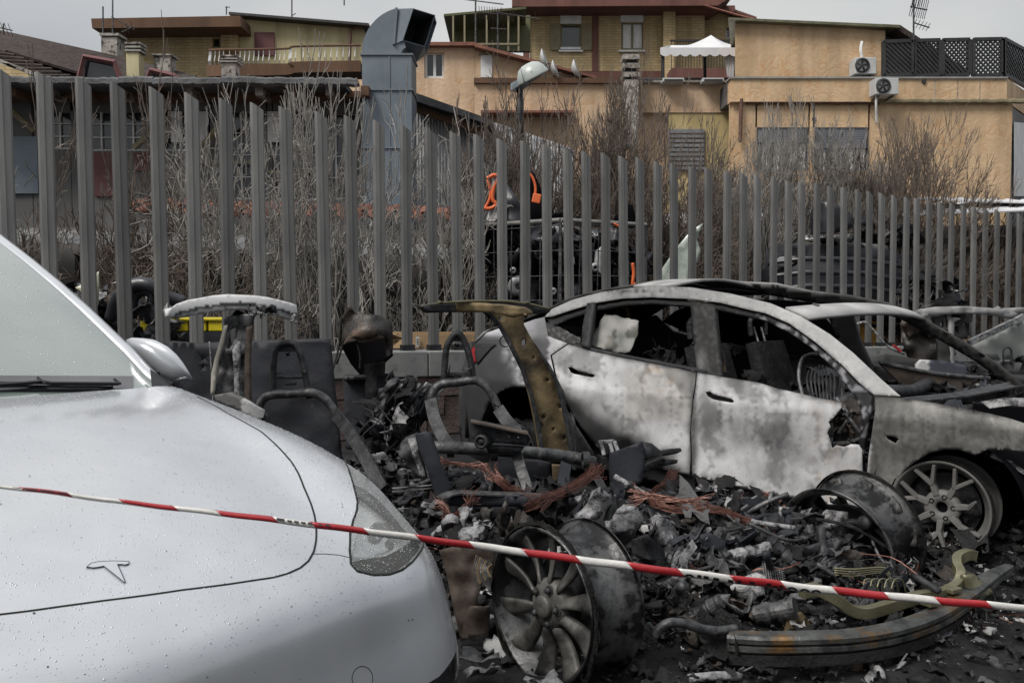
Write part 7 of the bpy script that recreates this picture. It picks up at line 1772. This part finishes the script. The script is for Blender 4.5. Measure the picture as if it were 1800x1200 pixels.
# mechanical pieces in the heap: tubes, ribbed cases, perforated brackets, bolts, springs
def mech(k):
    r = random.Random(3000 + k)
    for _ in range(50):
        x, y = r.uniform(-.7, 2.0), r.uniform(3.3, 5.1)
        if HH(x, y) > r.uniform(.05, .3): break
    c = Vector((x, y, G0 + HH(x, y) + r.uniform(.0, .07))); R = Matrix.Rotation(r.uniform(0, 6.28), 3, 'Z') @ Matrix.Rotation(r.gauss(0, .5), 3, 'X') @ Matrix.Rotation(r.gauss(0, .4), 3, 'Y'); t = r.random(); mm = r.choice(['steel', 'steeldark', 'steeldark', 'ash', 'charblue', 'steel'])
    P = lambda a, b_, d: c + R @ Vector((a, b_, d))
    if t < .25:
        L = r.uniform(.08, .28); q = [P(-L, 0, 0), P(-L * .3, r.gauss(0, .03), r.gauss(0, .02)), P(L * .4, r.gauss(0, .04), 0), P(L, r.gauss(0, .08), r.gauss(0, .05))]
        MB().tube(curve(q, 4), r.uniform(.006, .02), 8).ob('pipe', M[mm], wk, smooth=True)
    elif t < .5:
        L, W_, H_ = r.uniform(.06, .16), r.uniform(.02, .05), r.uniform(.02, .05); n = 9; prof = [(-W_, 0), (-W_, H_), (-W_ + .004, H_), (-W_ + .004, .004), (W_ - .004, .004), (W_ - .004, H_ * r.uniform(.3, 1)), (W_, H_ * .8), (W_, 0)]
        MB().sweep([P(-L + 2 * L * i / n, .01 * sin(i * 1.3 + k), .015 * sin(i * .9 + k)) for i in range(n + 1)], prof, up=R @ Vector((0, 0, 1))).ob('channel', M[mm], wk)
    elif t < .7:
        r0 = r.uniform(.02, .05); L = r.uniform(.04, .10); pr = [(.001, -L)]; n = r.randint(4, 8)
        for i in range(n): z = -L + 2 * L * i / n; e = r0 * r.uniform(.75, 1.1); pr += [(e, z), (e, z + 2 * L / n * .6), (e * .86, z + 2 * L / n * .65)]
        MB().lathe(pr + [(.001, L)], 16, R, c).ob('cylinder_case', M[mm], wk, smooth=False)
    elif t < .85:
        L, W_ = r.uniform(.05, .11), r.uniform(.03, .07); pts = [P(a * L, b_ * W_, .006 * sin(a * 5)) for a, b_ in ((-1, -1), (-.2, -1.2), (.3, -.7), (1, -.8), (1.1, .2), (.6, 1), (-.1, .8), (-.8, 1.1), (-1.1, .1))]
        o = MB().prism(pts, R @ Vector((0, 0, .008))).ob('bracket', M[mm], wk, bevel=.002)
        for a, b_ in ((-.5, .1), (.2, 0), (.7, -.2)): MB().lathe([(.001, -.004), (.010, -.004), (.012, .014), (.001, .016)], 10, R @ Matrix.Rotation(pi / 2, 3, 'X'), P(a * L, b_ * W_, .004)).ob('bolt', M['steeldark'], o)
    else:
        r0 = r.uniform(.012, .03); n = 40; MB().tube([P(r0 * cos(i * .8), r0 * sin(i * .8), -.05 + .0035 * i) for i in range(n)], .003, 5).ob('coil', M[mm], wk, smooth=True)
for k in range(240): mech(k)
for k in range(70):      # charred clods and folded skins heaped round the tubes
    x, y = rg.gauss(.45, .55), rg.gauss(4.35, .35); h = HH(x, y)
    crumple('charred_skin', (x, y, G0 + h + rg.uniform(0, .12)), (rg.uniform(.12, .3), rg.uniform(.1, .22), .09), rg.choice(['char', 'char', 'char', 'steeldark', 'charblue', 'meltplastic']), wk, 2100 + k)
# single pieces of scrap one can point at
for k in range(110):
    x, y = rg.uniform(-.9, 2.2), rg.uniform(3.0, 5.2); h = HH(x, y)
    if h < .06: continue
    crumple('scrap_piece', (x, y, G0 + h + rg.uniform(-.01, .05)), (rg.uniform(.08, .2), rg.uniform(.05, .14), .04), rg.choice(['steel', 'steeldark', 'steeldark', 'ash', 'char', 'charblue', 'meltplastic', 'brown']), wk, 700 + k, nu=6, nv=6)
for (x, y, D, s, m) in ((1180, 860, 4.3, .10, 'ash'), (1215, 868, 4.25, .14, 'steel'), (1250, 862, 4.3, .12, 'ash'), (1300, 885, 4.2, .14, 'ash'), (1335, 890, 4.2, .15, 'ash'), (1280, 870, 4.3, .10, 'steel'), (1320, 920, 4.05, .12, 'steeldark'), (1230, 925, 4.0, .16, 'ash'), (1190, 915, 4.0, .12, 'ash'), (790, 925, 3.8, .16, 'ash'), (835, 930, 3.75, .16, 'ash'), (765, 905, 3.9, .14, 'steel'), (820, 905, 3.9, .12, 'ash'), (1560, 1170, 3.2, .15, 'ash'), (1610, 1165, 3.25, .12, 'ash'), (1530, 1190, 3.1, .12, 'ash'), (1600, 1140, 3.35, .18, 'steel'), (1660, 1120, 3.5, .14, 'steeldark'), (1500, 1180, 3.15, .1, 'brown'), (1060, 1110, 3.3, .12, 'steeldark'), (960, 1190, 2.95, .14, 'ash'), (830, 1150, 3.1, .16, 'steel'), (850, 1175, 3.05, .14, 'ash'), (1440, 990, 3.75, .12, 'ash'), (1400, 905, 4.1, .12, 'steel'), (1480, 880, 4.2, .1, 'ash'), (1110, 865, 4.3, .12, 'steeldark'), (1660, 1150, 3.35, .12, 'char'), (1700, 1110, 3.6, .10, 'steeldark'), (1660, 1000, 4.2, .12, 'char'), (1610, 975, 4.4, .12, 'ash')):
    crumple('scrap_piece', PX(x, y, D), (s, s * .7, s * .25), m, wk, int(x + y), nu=7, nv=7, thick=.006)
wl = {'copper': MB(), 'steel': MB(), 'char': MB()}
for k in range(900):
    x, y = rg.uniform(-1.2, 2.4), rg.uniform(2.9, 5.2); h = HH(x, y)
    if h < .03 or rg.random() > h * 9: continue
    p = Vector((x, y, G0 + h + rg.uniform(.0, .03))); q = [p]; d = Vector((rg.gauss(0, 1), rg.gauss(0, 1), rg.gauss(0, .3))).normalized(); L = rg.uniform(.012, .05)
    for i in range(5): d = (d + Vector((rg.gauss(0, .5), rg.gauss(0, .5), rg.gauss(0, .35)))).normalized(); q.append(q[-1] + d * L)
    wl[rg.choice(['copper', 'steel', 'char', 'char'])].tube(q, rg.choice((.0012, .0018, .003)), 3, cap=False)
for kk, mb in wl.items(): tag(mb.ob('wire_litter', M[kk], None), kind='stuff')
for k in range(50):      # stray wires
    x, y = rg.uniform(-.6, 2.0), rg.uniform(3.0, 5.0); h = HH(x, y)
    if h < .04: continue
    p = Vector((x, y, G0 + h + .02)); q = [p]
    for i in range(5): q.append(q[-1] + Vector((rg.gauss(0, .05), rg.gauss(0, .05), rg.gauss(0, .025))))
    MB().tube(curve(q, 3), rg.choice((.0018, .0025, .004)), 4).ob('stray_wire', M[rg.choice(['copper', 'steel', 'char', 'steeldark'])], wk)

# ---- melted casing standing at the wall
mc = empty('melted_casing', PX(645, 700, 6.9) * 1.0, 'melted black plastic casing slumped over a charred post before the wall', 'melted casing')
Dm = 6.8
flat('casing_shell', ragged([(590, 585), (596, 562), (606, 545), (613, 537), (622, 546), (650, 552), (672, 556), (688, 568), (691, 590), (690, 622), (684, 628), (680, 596), (662, 590), (648, 596), (636, 598), (625, 592), (612, 594), (604, 606), (596, 606)], 1.2, 6), Dm, 'meltplastic', mc, thick=.03, bulge=.22, step=6, warp=.10)
flat('casing_lip', ragged([(602, 606), (610, 592), (626, 586), (642, 592), (660, 588), (678, 594), (664, 600), (642, 606), (626, 600)], 1, 5), Dm - .16, 'brown', mc, thick=.03, bulge=.06, step=5, warp=.06)
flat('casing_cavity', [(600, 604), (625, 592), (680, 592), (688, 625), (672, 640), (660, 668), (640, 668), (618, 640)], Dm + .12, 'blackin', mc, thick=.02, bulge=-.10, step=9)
flat('post', [(640, 640), (678, 636), (676, 665), (672, 700), (668, 800), (640, 800), (642, 700)], Dm + .05, 'char', mc, thick=.08, bulge=.08, step=9, warp=.05)
flat('charred_box', [(603, 662), (655, 660), (668, 700), (665, 790), (608, 790)], Dm + .10, 'charblue', mc, thick=.10, step=12)
flat('charred_box', [(603, 661), (652, 659), (652, 668), (604, 670)], Dm + .02, 'steeldark', mc, thick=.10, step=6)
flat('torn_flap', ragged([(662, 660), (690, 655), (704, 672), (712, 690), (696, 688), (684, 712), (664, 716)], 1.5, 6), Dm - .1, 'blackin', mc, thick=.02, step=6, warp=.1)
for (a, c_) in (((600, 560, 6.7), (585, 650, 6.6)), ((612, 545, 6.7), (592, 640, 6.65)), ((626, 600, 6.6), (632, 650, 6.6))): ptube([a, ((a[0] + c_[0]) / 2 + 4, (a[1] + c_[1]) / 2, a[2]), c_], .008, 'char', mc, 'melted_strand', n=5)
# ================================================================== SCRAP BEHIND THE FENCE
cg = empty('wire_cage', PX(985, 600, 10.9), 'galvanised wire mesh cage filled with black scrap behind the fence', 'cage')
ztop = PX(985, 390, 10.6).z; cor = [PX(836, 450, 11.4), PX(985, 450, 10.6), PX(1135, 450, 11.3)]
for a, b_ in ((0, 1), (1, 2)):
    A, B = cor[a], cor[b_]; mb = MB()
    za = ztop + .02; n = 9
    for k in range(n + 1):
        p = A.lerp(B, k / n) + Vector((random.uniform(-.01, .01), 0, 0)); mb.tube([(p.x, p.y, G0), (p.x + random.uniform(-.03, .03), p.y, 1.2), (p.x, p.y, za)], .007, 4)
    for k in range(9): z = za - .06 - k * .29; mb.tube([(A.x, A.y - .01, z), ((A.x + B.x) / 2, (A.y + B.y) / 2 - .01, z + random.uniform(-.02, .02)), (B.x, B.y - .01, z)], .006, 4)
    mb.ob('mesh_panel', M['steel'], cg)
    MB().tube([(A.x, A.y, za), (B.x, B.y, za)], .028, 8).ob('top_rail', M['pale'], cg)
for p in cor: MB().tube([(p.x, p.y, G0), (p.x, p.y, ztop)], .02, 6).ob('corner_post', M['steel'], cg)
M['junk'] = mat('glossy black scrap plastic', (.008, .008, .01), (.03, .032, .04), 3, .25, bump=.5, bscale=6, r2=.6)
M['junkwhite'] = mat('pale scrap plastic', (.16, .165, .17), (.36, .37, .38), 4, .4, bump=.4)
sp = empty('scrap_heap', PX(985, 600, 11.6), 'heap of glossy black car parts piled inside the wire cage', 'scrap heap')
for k in range(120):
    x = random.uniform(850, 1120); top = np.interp(x, [850, 900, 960, 1000, 1060, 1120], [400, 385, 395, 420, 405, 430]); y = random.uniform(top, 560)
    crumple('scrap_part', PX(x, y, random.uniform(11.3, 12.3)), (random.uniform(.3, .7), random.uniform(.25, .55), .15), random.choice(['junk'] * 6 + ['charblue', 'char', 'char', 'steeldark']), sp, 900 + k, nu=6, nv=6)
for x, y, r in ((911, 503, .13), (902, 475, .04), (972, 512, .05), (1046, 470, .06)):
    MB().lathe([(r * .3, -.02), (r * .5, -.03), (r * .8, -.02), (r, 0), (r * .9, .03)], 20, frame_of((-.1, 1, .2)), PX(x, y, 11.15)).ob('speaker_ring', M['junkwhite'], sp, smooth=True)
flat('pale_part', [(1047, 440), (1058, 434), (1066, 444), (1066, 480), (1056, 482), (1044, 462)], 11.2, 'junkwhite', sp, thick=.03, bulge=.1, step=6)
flat('pale_part', [(975, 396), (996, 402), (996, 412), (980, 412)], 11.3, 'junkwhite', sp, thick=.02, step=6)
flat('black_sheet', [(848, 388), (858, 350), (870, 308), (884, 312), (900, 335), (918, 365), (924, 392), (860, 394)], 11.5, 'junk', sp, thick=.02, warp=.15, step=9)
flat('black_sheet', [(926, 300), (940, 305), (950, 330), (960, 372), (956, 394), (934, 392), (928, 350)], 11.4, 'blackin', sp, thick=.02, warp=.1, step=8)
flat('black_sheet', [(1078, 385), (1100, 358), (1112, 360), (1122, 400), (1090, 402)], 11.6, 'blackin', sp, thick=.02, step=8)
M['yellow2'] = mat('bright yellow plastic', (.50, .40, .01), (.62, .52, .02), 3, .4)
M['card'] = mat('brown cardboard', (.30, .20, .11), (.38, .26, .15), 3, .85)
def cable(pts, r, label): 
    o = MB().tube(curve([PX(*p) for p in pts], 6), r, 6).ob('orange_cable', M['orange'], None, smooth=True); return tag(o, label, 'cable')
cable([(856, 314, 11.0), (868, 308, 11.0), (876, 312, 11.0), (868, 330, 11.0), (866, 350, 11.0), (872, 360, 11.0), (858, 367, 11.0), (834, 362, 11.0)], .024, 'thick orange cable looped at the left of the cage top')
cable([(858, 316, 11.02), (862, 340, 11.02), (858, 356, 11.02), (846, 374, 11.02)], .018, 'second orange cable hanging inside the loop')
e = cable([(916, 308, 10.9), (926, 303, 10.9), (936, 312, 10.9), (941, 328, 10.9), (941, 342, 10.9)], .016, 'thin orange cable hanging down to an orange plug')
MB().box(PX(943, 349, 10.9), (.10, .06, .11), Matrix.Rotation(.2, 3, 'Y')).ob('plug', M['orange'], e, bevel=.01)
cable([(1076, 392, 11.0), (1085, 396, 11.0), (1095, 403, 11.0)], .014, 'short orange cable lying on the right cage rail')
cable([(1112, 462, 11.0), (1114, 480, 11.0), (1112, 500, 11.0), (1117, 498, 11.0)], .02, 'orange cable end at the right side of the cage')
# burnt vehicle remains behind the fence on the right
hv = empty('burnt_car_remains', PX(1510, 600, 14.6), 'black crushed car remains heaped behind the fence at right', 'wreck')
flat('rear_shell', [(1425, 412), (1424, 380), (1430, 362), (1446, 354), (1466, 356), (1490, 370), (1502, 384), (1500, 400), (1470, 410)], 13.5, 'junk', hv, thick=.10, bulge=.35, step=9)
flat('bumper_skin', [(1398, 408), (1420, 414), (1460, 414), (1500, 412), (1508, 426), (1560, 432), (1566, 448), (1520, 440), (1440, 428), (1402, 418)], 13.9, 'barrel', hv, thick=.05, bulge=.3, step=9, warp=.1)
for y0 in (452, 476, 500): flat('moulded_strip', [(1350, y0 + 6), (1420, y0 - 2), (1520, y0), (1600, y0 + 14), (1600, y0 + 22), (1520, y0 + 9), (1420, y0 + 7), (1350, y0 + 14)], 13.4, 'junk', hv, thick=.04, bulge=.3, step=9)
flat('bonnet', [(1347, 436), (1398, 428), (1480, 432), (1560, 440), (1600, 452), (1625, 478), (1640, 520), (1640, 560), (1340, 560), (1330, 486), (1345, 470)], 14.1, 'charblue', hv, thick=.05, bulge=.6, step=18, warp=.2)
flat('bright_panel', [(1348, 468), (1370, 452), (1400, 450), (1412, 462), (1380, 470)], 13.7, 'barrel', hv, thick=.02, step=9, warp=.1)
for k in range(46):
    x = random.uniform(1500, 1670); top = np.interp(x, [1345, 1420, 1500, 1560, 1600, 1670], [470, 400, 375, 395, 425, 520]); y = random.uniform(top, 580)
    crumple('crushed_part', PX(x, y, random.uniform(13.6, 14.6)), (random.uniform(.4, .9), random.uniform(.3, .6), .16), random.choice(['junk'] * 5 + ['char', 'char', 'steeldark', 'charblue']), hv, 1100 + k, nu=6, nv=6)
o = flat('glass_shard', [(1148, 500), (1165, 470), (1190, 435), (1215, 405), (1236, 392), (1225, 420), (1232, 440), (1222, 470), (1205, 505)], 11.9, 'junkwhite', None, thick=.01, step=9, warp=.05)
o.data.materials[0] = mat('pale green shattered glass', (.26, .31, .28), (.42, .46, .42), 6, .2, bump=.4); tag(o, 'pale green shattered windscreen standing behind the fence above the car roof', 'broken glass')
# left: black plastic scrap, shard, yellow crates
lh = empty('scrap_heap', PX(250, 600, 9.0), 'curled black plastic bumper scrap behind the fence at the left', 'scrap heap')
ptube([(196, 560, 9.0), (210, 520, 8.9), (238, 500, 8.9), (266, 502, 8.9), (290, 520, 8.95), (325, 532, 9.0)], .07, 'junk', lh, 'curled_bumper')
ptube([(232, 560, 9.0), (236, 525, 9.0), (252, 512, 9.0), (268, 520, 9.0), (262, 550, 9.0)], .05, 'junk', lh, 'curled_bumper')
for k in range(34): crumple('scrap_part', PX(random.uniform(120, 300), random.uniform(510, 640), random.uniform(8.9, 9.6)), (.35, .25, .12), random.choice(['junk', 'junk', 'char', 'steeldark', 'ash']), lh, 1300 + k, nu=6, nv=6)
o = flat('plastic_shard', [(132, 505), (150, 498), (173, 477), (174, 520), (172, 540), (160, 530), (145, 515)], 8.75, 'junkwhite', None, thick=.01, step=7, warp=.05)
o.data.materials[0] = mat('pale yellow shard', (.34, .34, .24), (.45, .45, .36), 6, .3); tag(o, 'pale yellowish pointed shard sticking up behind the windscreen of the white car', 'shard')
for k, (x0, x1, lb) in enumerate(((290, 330, 'leftmost yellow plastic crate behind the fence'), (334, 362, 'yellow plastic crate under the white roof stub, middle one'), (366, 392, 'yellow plastic crate nearest the left pillar'))):
    e = empty('yellow_crate', PX((x0 + x1) / 2, 600, 9.3), lb, 'crate', 'yellow crates behind the fence'); c, d = rect(x0, 561, x1, 582, 9.3, .3)
    MB().box(c, d).ob('body', M['yellow2'], e, bevel=.01); MB().box(c + Vector((0, -.01, d.z / 2)), (d.x + .03, d.y + .03, .03)).ob('rim', M['yellow2'], e, bevel=.008)
    c2, d2 = rect(x0 - 2, 583, x1 + 2, 640, 9.3, .35); MB().box(c2, d2).ob('base', M['charblue'], e)
e = empty('yellow_crate', PX(252, 600, 9.3), 'yellow crate glimpsed through the curled black scrap', 'crate', 'yellow crates behind the fence'); c, d = rect(246, 564, 260, 580, 9.4, .2); MB().box(c, d).ob('body', M['yellow2'], e, bevel=.01)
bx = empty('cardboard_box', PX(760, 612, 9.2), 'long open brown cardboard box behind the fence foot', 'box')
c, d = rect(690, 588, 834, 612, 9.15, .02); MB().box(c, d).ob('front', M['card'], bx)
c, d = rect(690, 583, 836, 612, 9.55, .02); MB().box(c, d).ob('back', M['card'], bx)
MB().prism([PX(686, 586, 9.15), PX(708, 594, 9.15), PX(735, 606, 9.12), PX(735, 612, 9.12), PX(686, 612, 9.15)], (0, .02, 0)).ob('flap', M['card'], bx)
for x in (690, 834): c, d = rect(x, 588, x + 2, 612, 9.17, .38); MB().box(c, d).ob('side', M['card'], bx)
c, d = rect(731, 592, 737, 609, 9.12, .004); lab_ = MB().box(c, d).ob('paper_label', M['white'], bx)
for k in range(5): MB().box(c + Vector((0, -.004, .028 - k * .014)), (d.x * .7, .002, .005)).ob('print_line', M['iron'], lab_)
e = empty('plastic_barrel', PX(1360, 600, 13.4), 'pale blue plastic barrel seen through the windows of the grey car', 'barrel')
MB().lathe([(.001, 0), (.28, 0), (.30, .05), (.30, .4), (.31, .42), (.30, .44), (.30, .85), (.26, .92), (.001, .93)], 28, frame_of((0, 0, 1), Vector((0, 1, 0))), Vector((PX(1360, 600, 13.4).x, 13.4, G0))).ob('body', mat('pale blue plastic', (.22, .28, .34), (.30, .36, .42), 3, .5), e, smooth=True)
e = empty('orange_container', PX(1532, 600, 14), 'orange yellow plastic container seen through the grey car windscreen opening', 'container')
c, d = rect(1512, 535, 1552, 640, 13.9, .4); MB().box(c, d).ob('body', mat('ochre plastic', (.42, .20, .03), (.5, .27, .05), 3, .5), e, bevel=.03)

# ================================================================== THIRD BURNT CAR, FAR RIGHT
fc = empty('burnt_car', PX(1800, 700, 9.5), 'second burnt car body beyond the grey one at the far right edge', 'car')
tl = lambda x, y: [.24 + .22 * nz(x, y, .06) + .1 * nz(x, y, .3)] * 3
td = lambda x, y: [.035 + .03 * nz(x, y, .07)] * 3
flat('roof', [(1604, 549), (1620, 543), (1650, 539), (1700, 538), (1740, 541), (1775, 545), (1792, 552), (1780, 560), (1740, 553), (1700, 551), (1655, 553), (1620, 558)], 9.0, 'burnt', fc, 9.3, thick=.05, tone=tl, step=7, bulge=.1)
flat('roof', [(1740, 543), (1800, 540), (1870, 545), (1950, 560), (1940, 568), (1860, 554), (1800, 552), (1775, 555)], 10.6, 'burnt', fc, 10.6, thick=.05, tone=tl, step=9)
flat('pillar', [(1640, 556), (1662, 554), (1664, 580), (1672, 630), (1674, 660), (1652, 660), (1650, 610), (1645, 580)], 9.05, 'burnt', fc, thick=.05, tone=td, step=7, holes=[circ(1656, 572, 4, 8, 8)])
flat('pillar', [(1668, 556), (1690, 560), (1678, 566), (1676, 610), (1680, 660), (1672, 660), (1668, 600)], 9.05, 'burnt', fc, thick=.03, tone=tl, step=7)
bar_ = MB().sweep([PX(1702, 603, 9.2), PX(1745, 583, 9.3), PX(1800, 556, 9.5)], [(-.02, -.03), (.02, -.03), (.02, .03), (-.02, .03)]).ob('screen_pillar', M['ash'], fc)
flat('windscreen', [(1706, 604), (1750, 584), (1800, 562), (1880, 560), (1900, 640), (1800, 634), (1722, 632)], 9.6, 'burnt', fc, 10.4, thick=.01, tone=lambda x, y: [.20 + .25 * max(-.5, nz(x, y, .03, 2)), .21 + .25 * max(-.5, nz(x, y, .03, 2)), .2 + .23 * max(-.5, nz(x, y, .03, 2))], step=12, label='ash whitened windscreen')
flat('scuttle', [(1720, 634), (1800, 636), (1900, 644), (1900, 665), (1800, 660), (1725, 654)], 9.4, 'burnt', fc, 10.2, thick=.03, tone=lambda x, y: [.13 + .1 * nz(x, y, .06)] * 3, step=12)
flat('wing', [(1690, 655), (1800, 658), (1900, 670), (1960, 700), (1960, 800), (1560, 800), (1520, 700), (1560, 690)], 9.0, 'burnt', fc, 9.6, thick=.03, tone=td, step=22, bulge=.2)
flat('door_top', [(1530, 630), (1560, 622), (1620, 632), (1700, 650), (1700, 700), (1540, 700)], 9.1, 'burnt', fc, thick=.05, tone=td, step=12)
flat('seat_back', [(1582, 572), (1596, 560), (1620, 556), (1646, 566), (1652, 590), (1672, 600), (1682, 622), (1660, 640), (1600, 640), (1588, 610)], 9.5, 'meltplastic', fc, thick=.08, step=7, warp=.15, bulge=.1)
flat('seat_back', ragged([(1586, 572), (1600, 562), (1622, 560), (1640, 570), (1650, 592), (1636, 596), (1620, 584), (1600, 590)], 1, 5), 9.35, 'brown', fc, thick=.04, step=6, warp=.15)
flat('bench', [(1612, 640), (1620, 632), (1660, 634), (1700, 642), (1700, 668), (1610, 664)], 9.0, 'burnt', fc, thick=.05, tone=lambda x, y: [.40] * 3 if x < 1632 and y < 655 else [.05, .055, .07], step=6)
ptube([(1500, 572, 9.3), (1520, 566, 9.3), (1535, 580, 9.3), (1560, 608, 9.3), (1590, 622, 9.3)], .012, 'ash', fc, 'bent_bar')
MB().sweep([PX(1570, 606, 9.25), PX(1584, 618, 9.25)], [(-.01, -.012), (.01, -.012), (.01, .012), (-.01, .012)]).ob('red_stub', M['redlens'], fc)
ptube([(1764, 640, 9.3), (1764, 615, 9.3), (1772, 610, 9.3), (1778, 618, 9.3), (1776, 640, 9.3)], .010, 'steeldark', fc, 'hook')
for k in range(40): crumple('charred_interior', PX(random.uniform(1540, 1800), random.uniform(655, 730), random.uniform(9.0, 10)), (.3, .25, .12), random.choice(['char', 'steeldark', 'charblue', 'ash', 'char']), fc, 1500 + k, nu=6, nv=6)
MB().box(PX(1760, 760, 10.0), (2.2, 1.4, .5)).ob('floor_pan', M['char'], fc)
for x in (1600, 1900): wheel(PX(x, 740, 9.2) * 1.0, (0, -1, 0), .24, 'branch', fc, mr='steeldark', mb_='steeldark', tyre=.02)

# ================================================================== BARRIER TAPE
tp_ = empty('barrier_tape', PX(900, 968, 1.5), 'twisted red and white barrier tape stretched across the whole foreground', 'tape')
M['tapered'] = mat('red tape plastic', (.26, .012, .016), (.36, .018, .024), 12, .28, bump=.3, bscale=80, coat=.3)
M['tapewhite'] = mat('white tape plastic', (.50, .49, .47), (.62, .61, .59), 12, .3, bump=.3, bscale=80, coat=.3)
M['ink'] = mat('black print', (.012, .012, .014), rough=.4)
tx = [-60, 0, 60, 190, 300, 400, 480, 560, 650, 740, 870, 1000, 1140, 1280, 1420, 1560, 1680, 1800, 1860]
ty = [848, 855, 861, 879, 892, 903, 913, 923, 934, 946, 963, 981, 999, 1016, 1033, 1047, 1058, 1068, 1073]
def tapeP(x, s):     # s -1..1 across the folded width
    y = float(np.interp(x, tx, ty)); D = 1.34 + .30 * (x / 1800); wpx = float(np.interp(x, [0, 200, 500, 740, 1000, 1300, 1800], [2.4, 3.2, 4.4, 5.4, 6.2, 6.8, 6.0]))
    tw = .5 * sin(x * .011) ; roll = s * wpx
    d = D - .004 * cos(s * 1.4) + .003 * s * tw
    return PX(x, y + roll + .6 * sin(x * .05) , d)
edges_ = [-60, -10, 40, 125, 215, 310, 385, 485, 550, 645, 735, 830, 923, 1018, 1108, 1198, 1288, 1378, 1468, 1560, 1648, 1740, 1860]
for i in range(len(edges_) - 1):
    red = (i % 2 == 0); a, b_ = edges_[i], edges_[i + 1]; n = max(3, int((b_ - a) / 10)); vs = []; ns = 4
    for k in range(n + 1):
        for j in range(ns + 1):
            s = j / ns * 2 - 1; x = a + (b_ - a) * k / n + 7 * (s); vs.append(tapeP(x, s))
    fs = [(k * (ns + 1) + j, (k + 1) * (ns + 1) + j, (k + 1) * (ns + 1) + j + 1, k * (ns + 1) + j + 1) for k in range(n) for j in range(ns)]
    ob('red_band' if red else 'white_band', vs, fs, M['tapered' if red else 'tapewhite'], tp_, smooth=True, thick=.0012, off=-1)
def ink(poly): 
    vs = [tapeP(x, s) + (EYE - tapeP(x, s)).normalized() * .003 for x, s in poly]; return MB().add(vs, [tuple(range(len(vs)))]).ob('print_mark', M['ink'], tp_)
for (x0, x1, s0, s1) in ((22, 36, -.8, .9), (40, 66, -.9, -.1), (70, 96, -.95, -.2), (100, 120, -.9, -.3), (486, 500, -.9, .1), (505, 513, -.7, .1), (517, 525, -.8, 0), (529, 537, -.8, -.1), (541, 549, -.8, 0), (560, 566, -.7, -.1), (571, 580, -.8, -.2), (1226, 1233, .1, .9), (1237, 1246, .15, .95), (1254, 1264, .2, 1), (1280, 1289, .2, 1), (1296, 1303, .0, .5), (1296, 1301, .5, 1), (1318, 1326, .1, .9), (1348, 1356, .1, .9), (1360, 1367, .5, 1), (1370, 1377, .2, .9)):
    ink([(x0, s0), (x1, s0), (x1, s1), (x0, s1)])
for xc in (1212, 1393, 1415, 1435):      # round topped figures cut off by the fold
    n = 9
    for k in range(n):
        a0, a1 = pi * k / n, pi * (k + 1) / n; ro, ri = 8.5, 4.0
        ink([(xc - ro * cos(a0), 1.0 - .85 * sin(a0)), (xc - ro * cos(a1), 1.0 - .85 * sin(a1)), (xc - ri * cos(a1), 1.0 - .35 * sin(a1)), (xc - ri * cos(a0), 1.0 - .35 * sin(a0))])
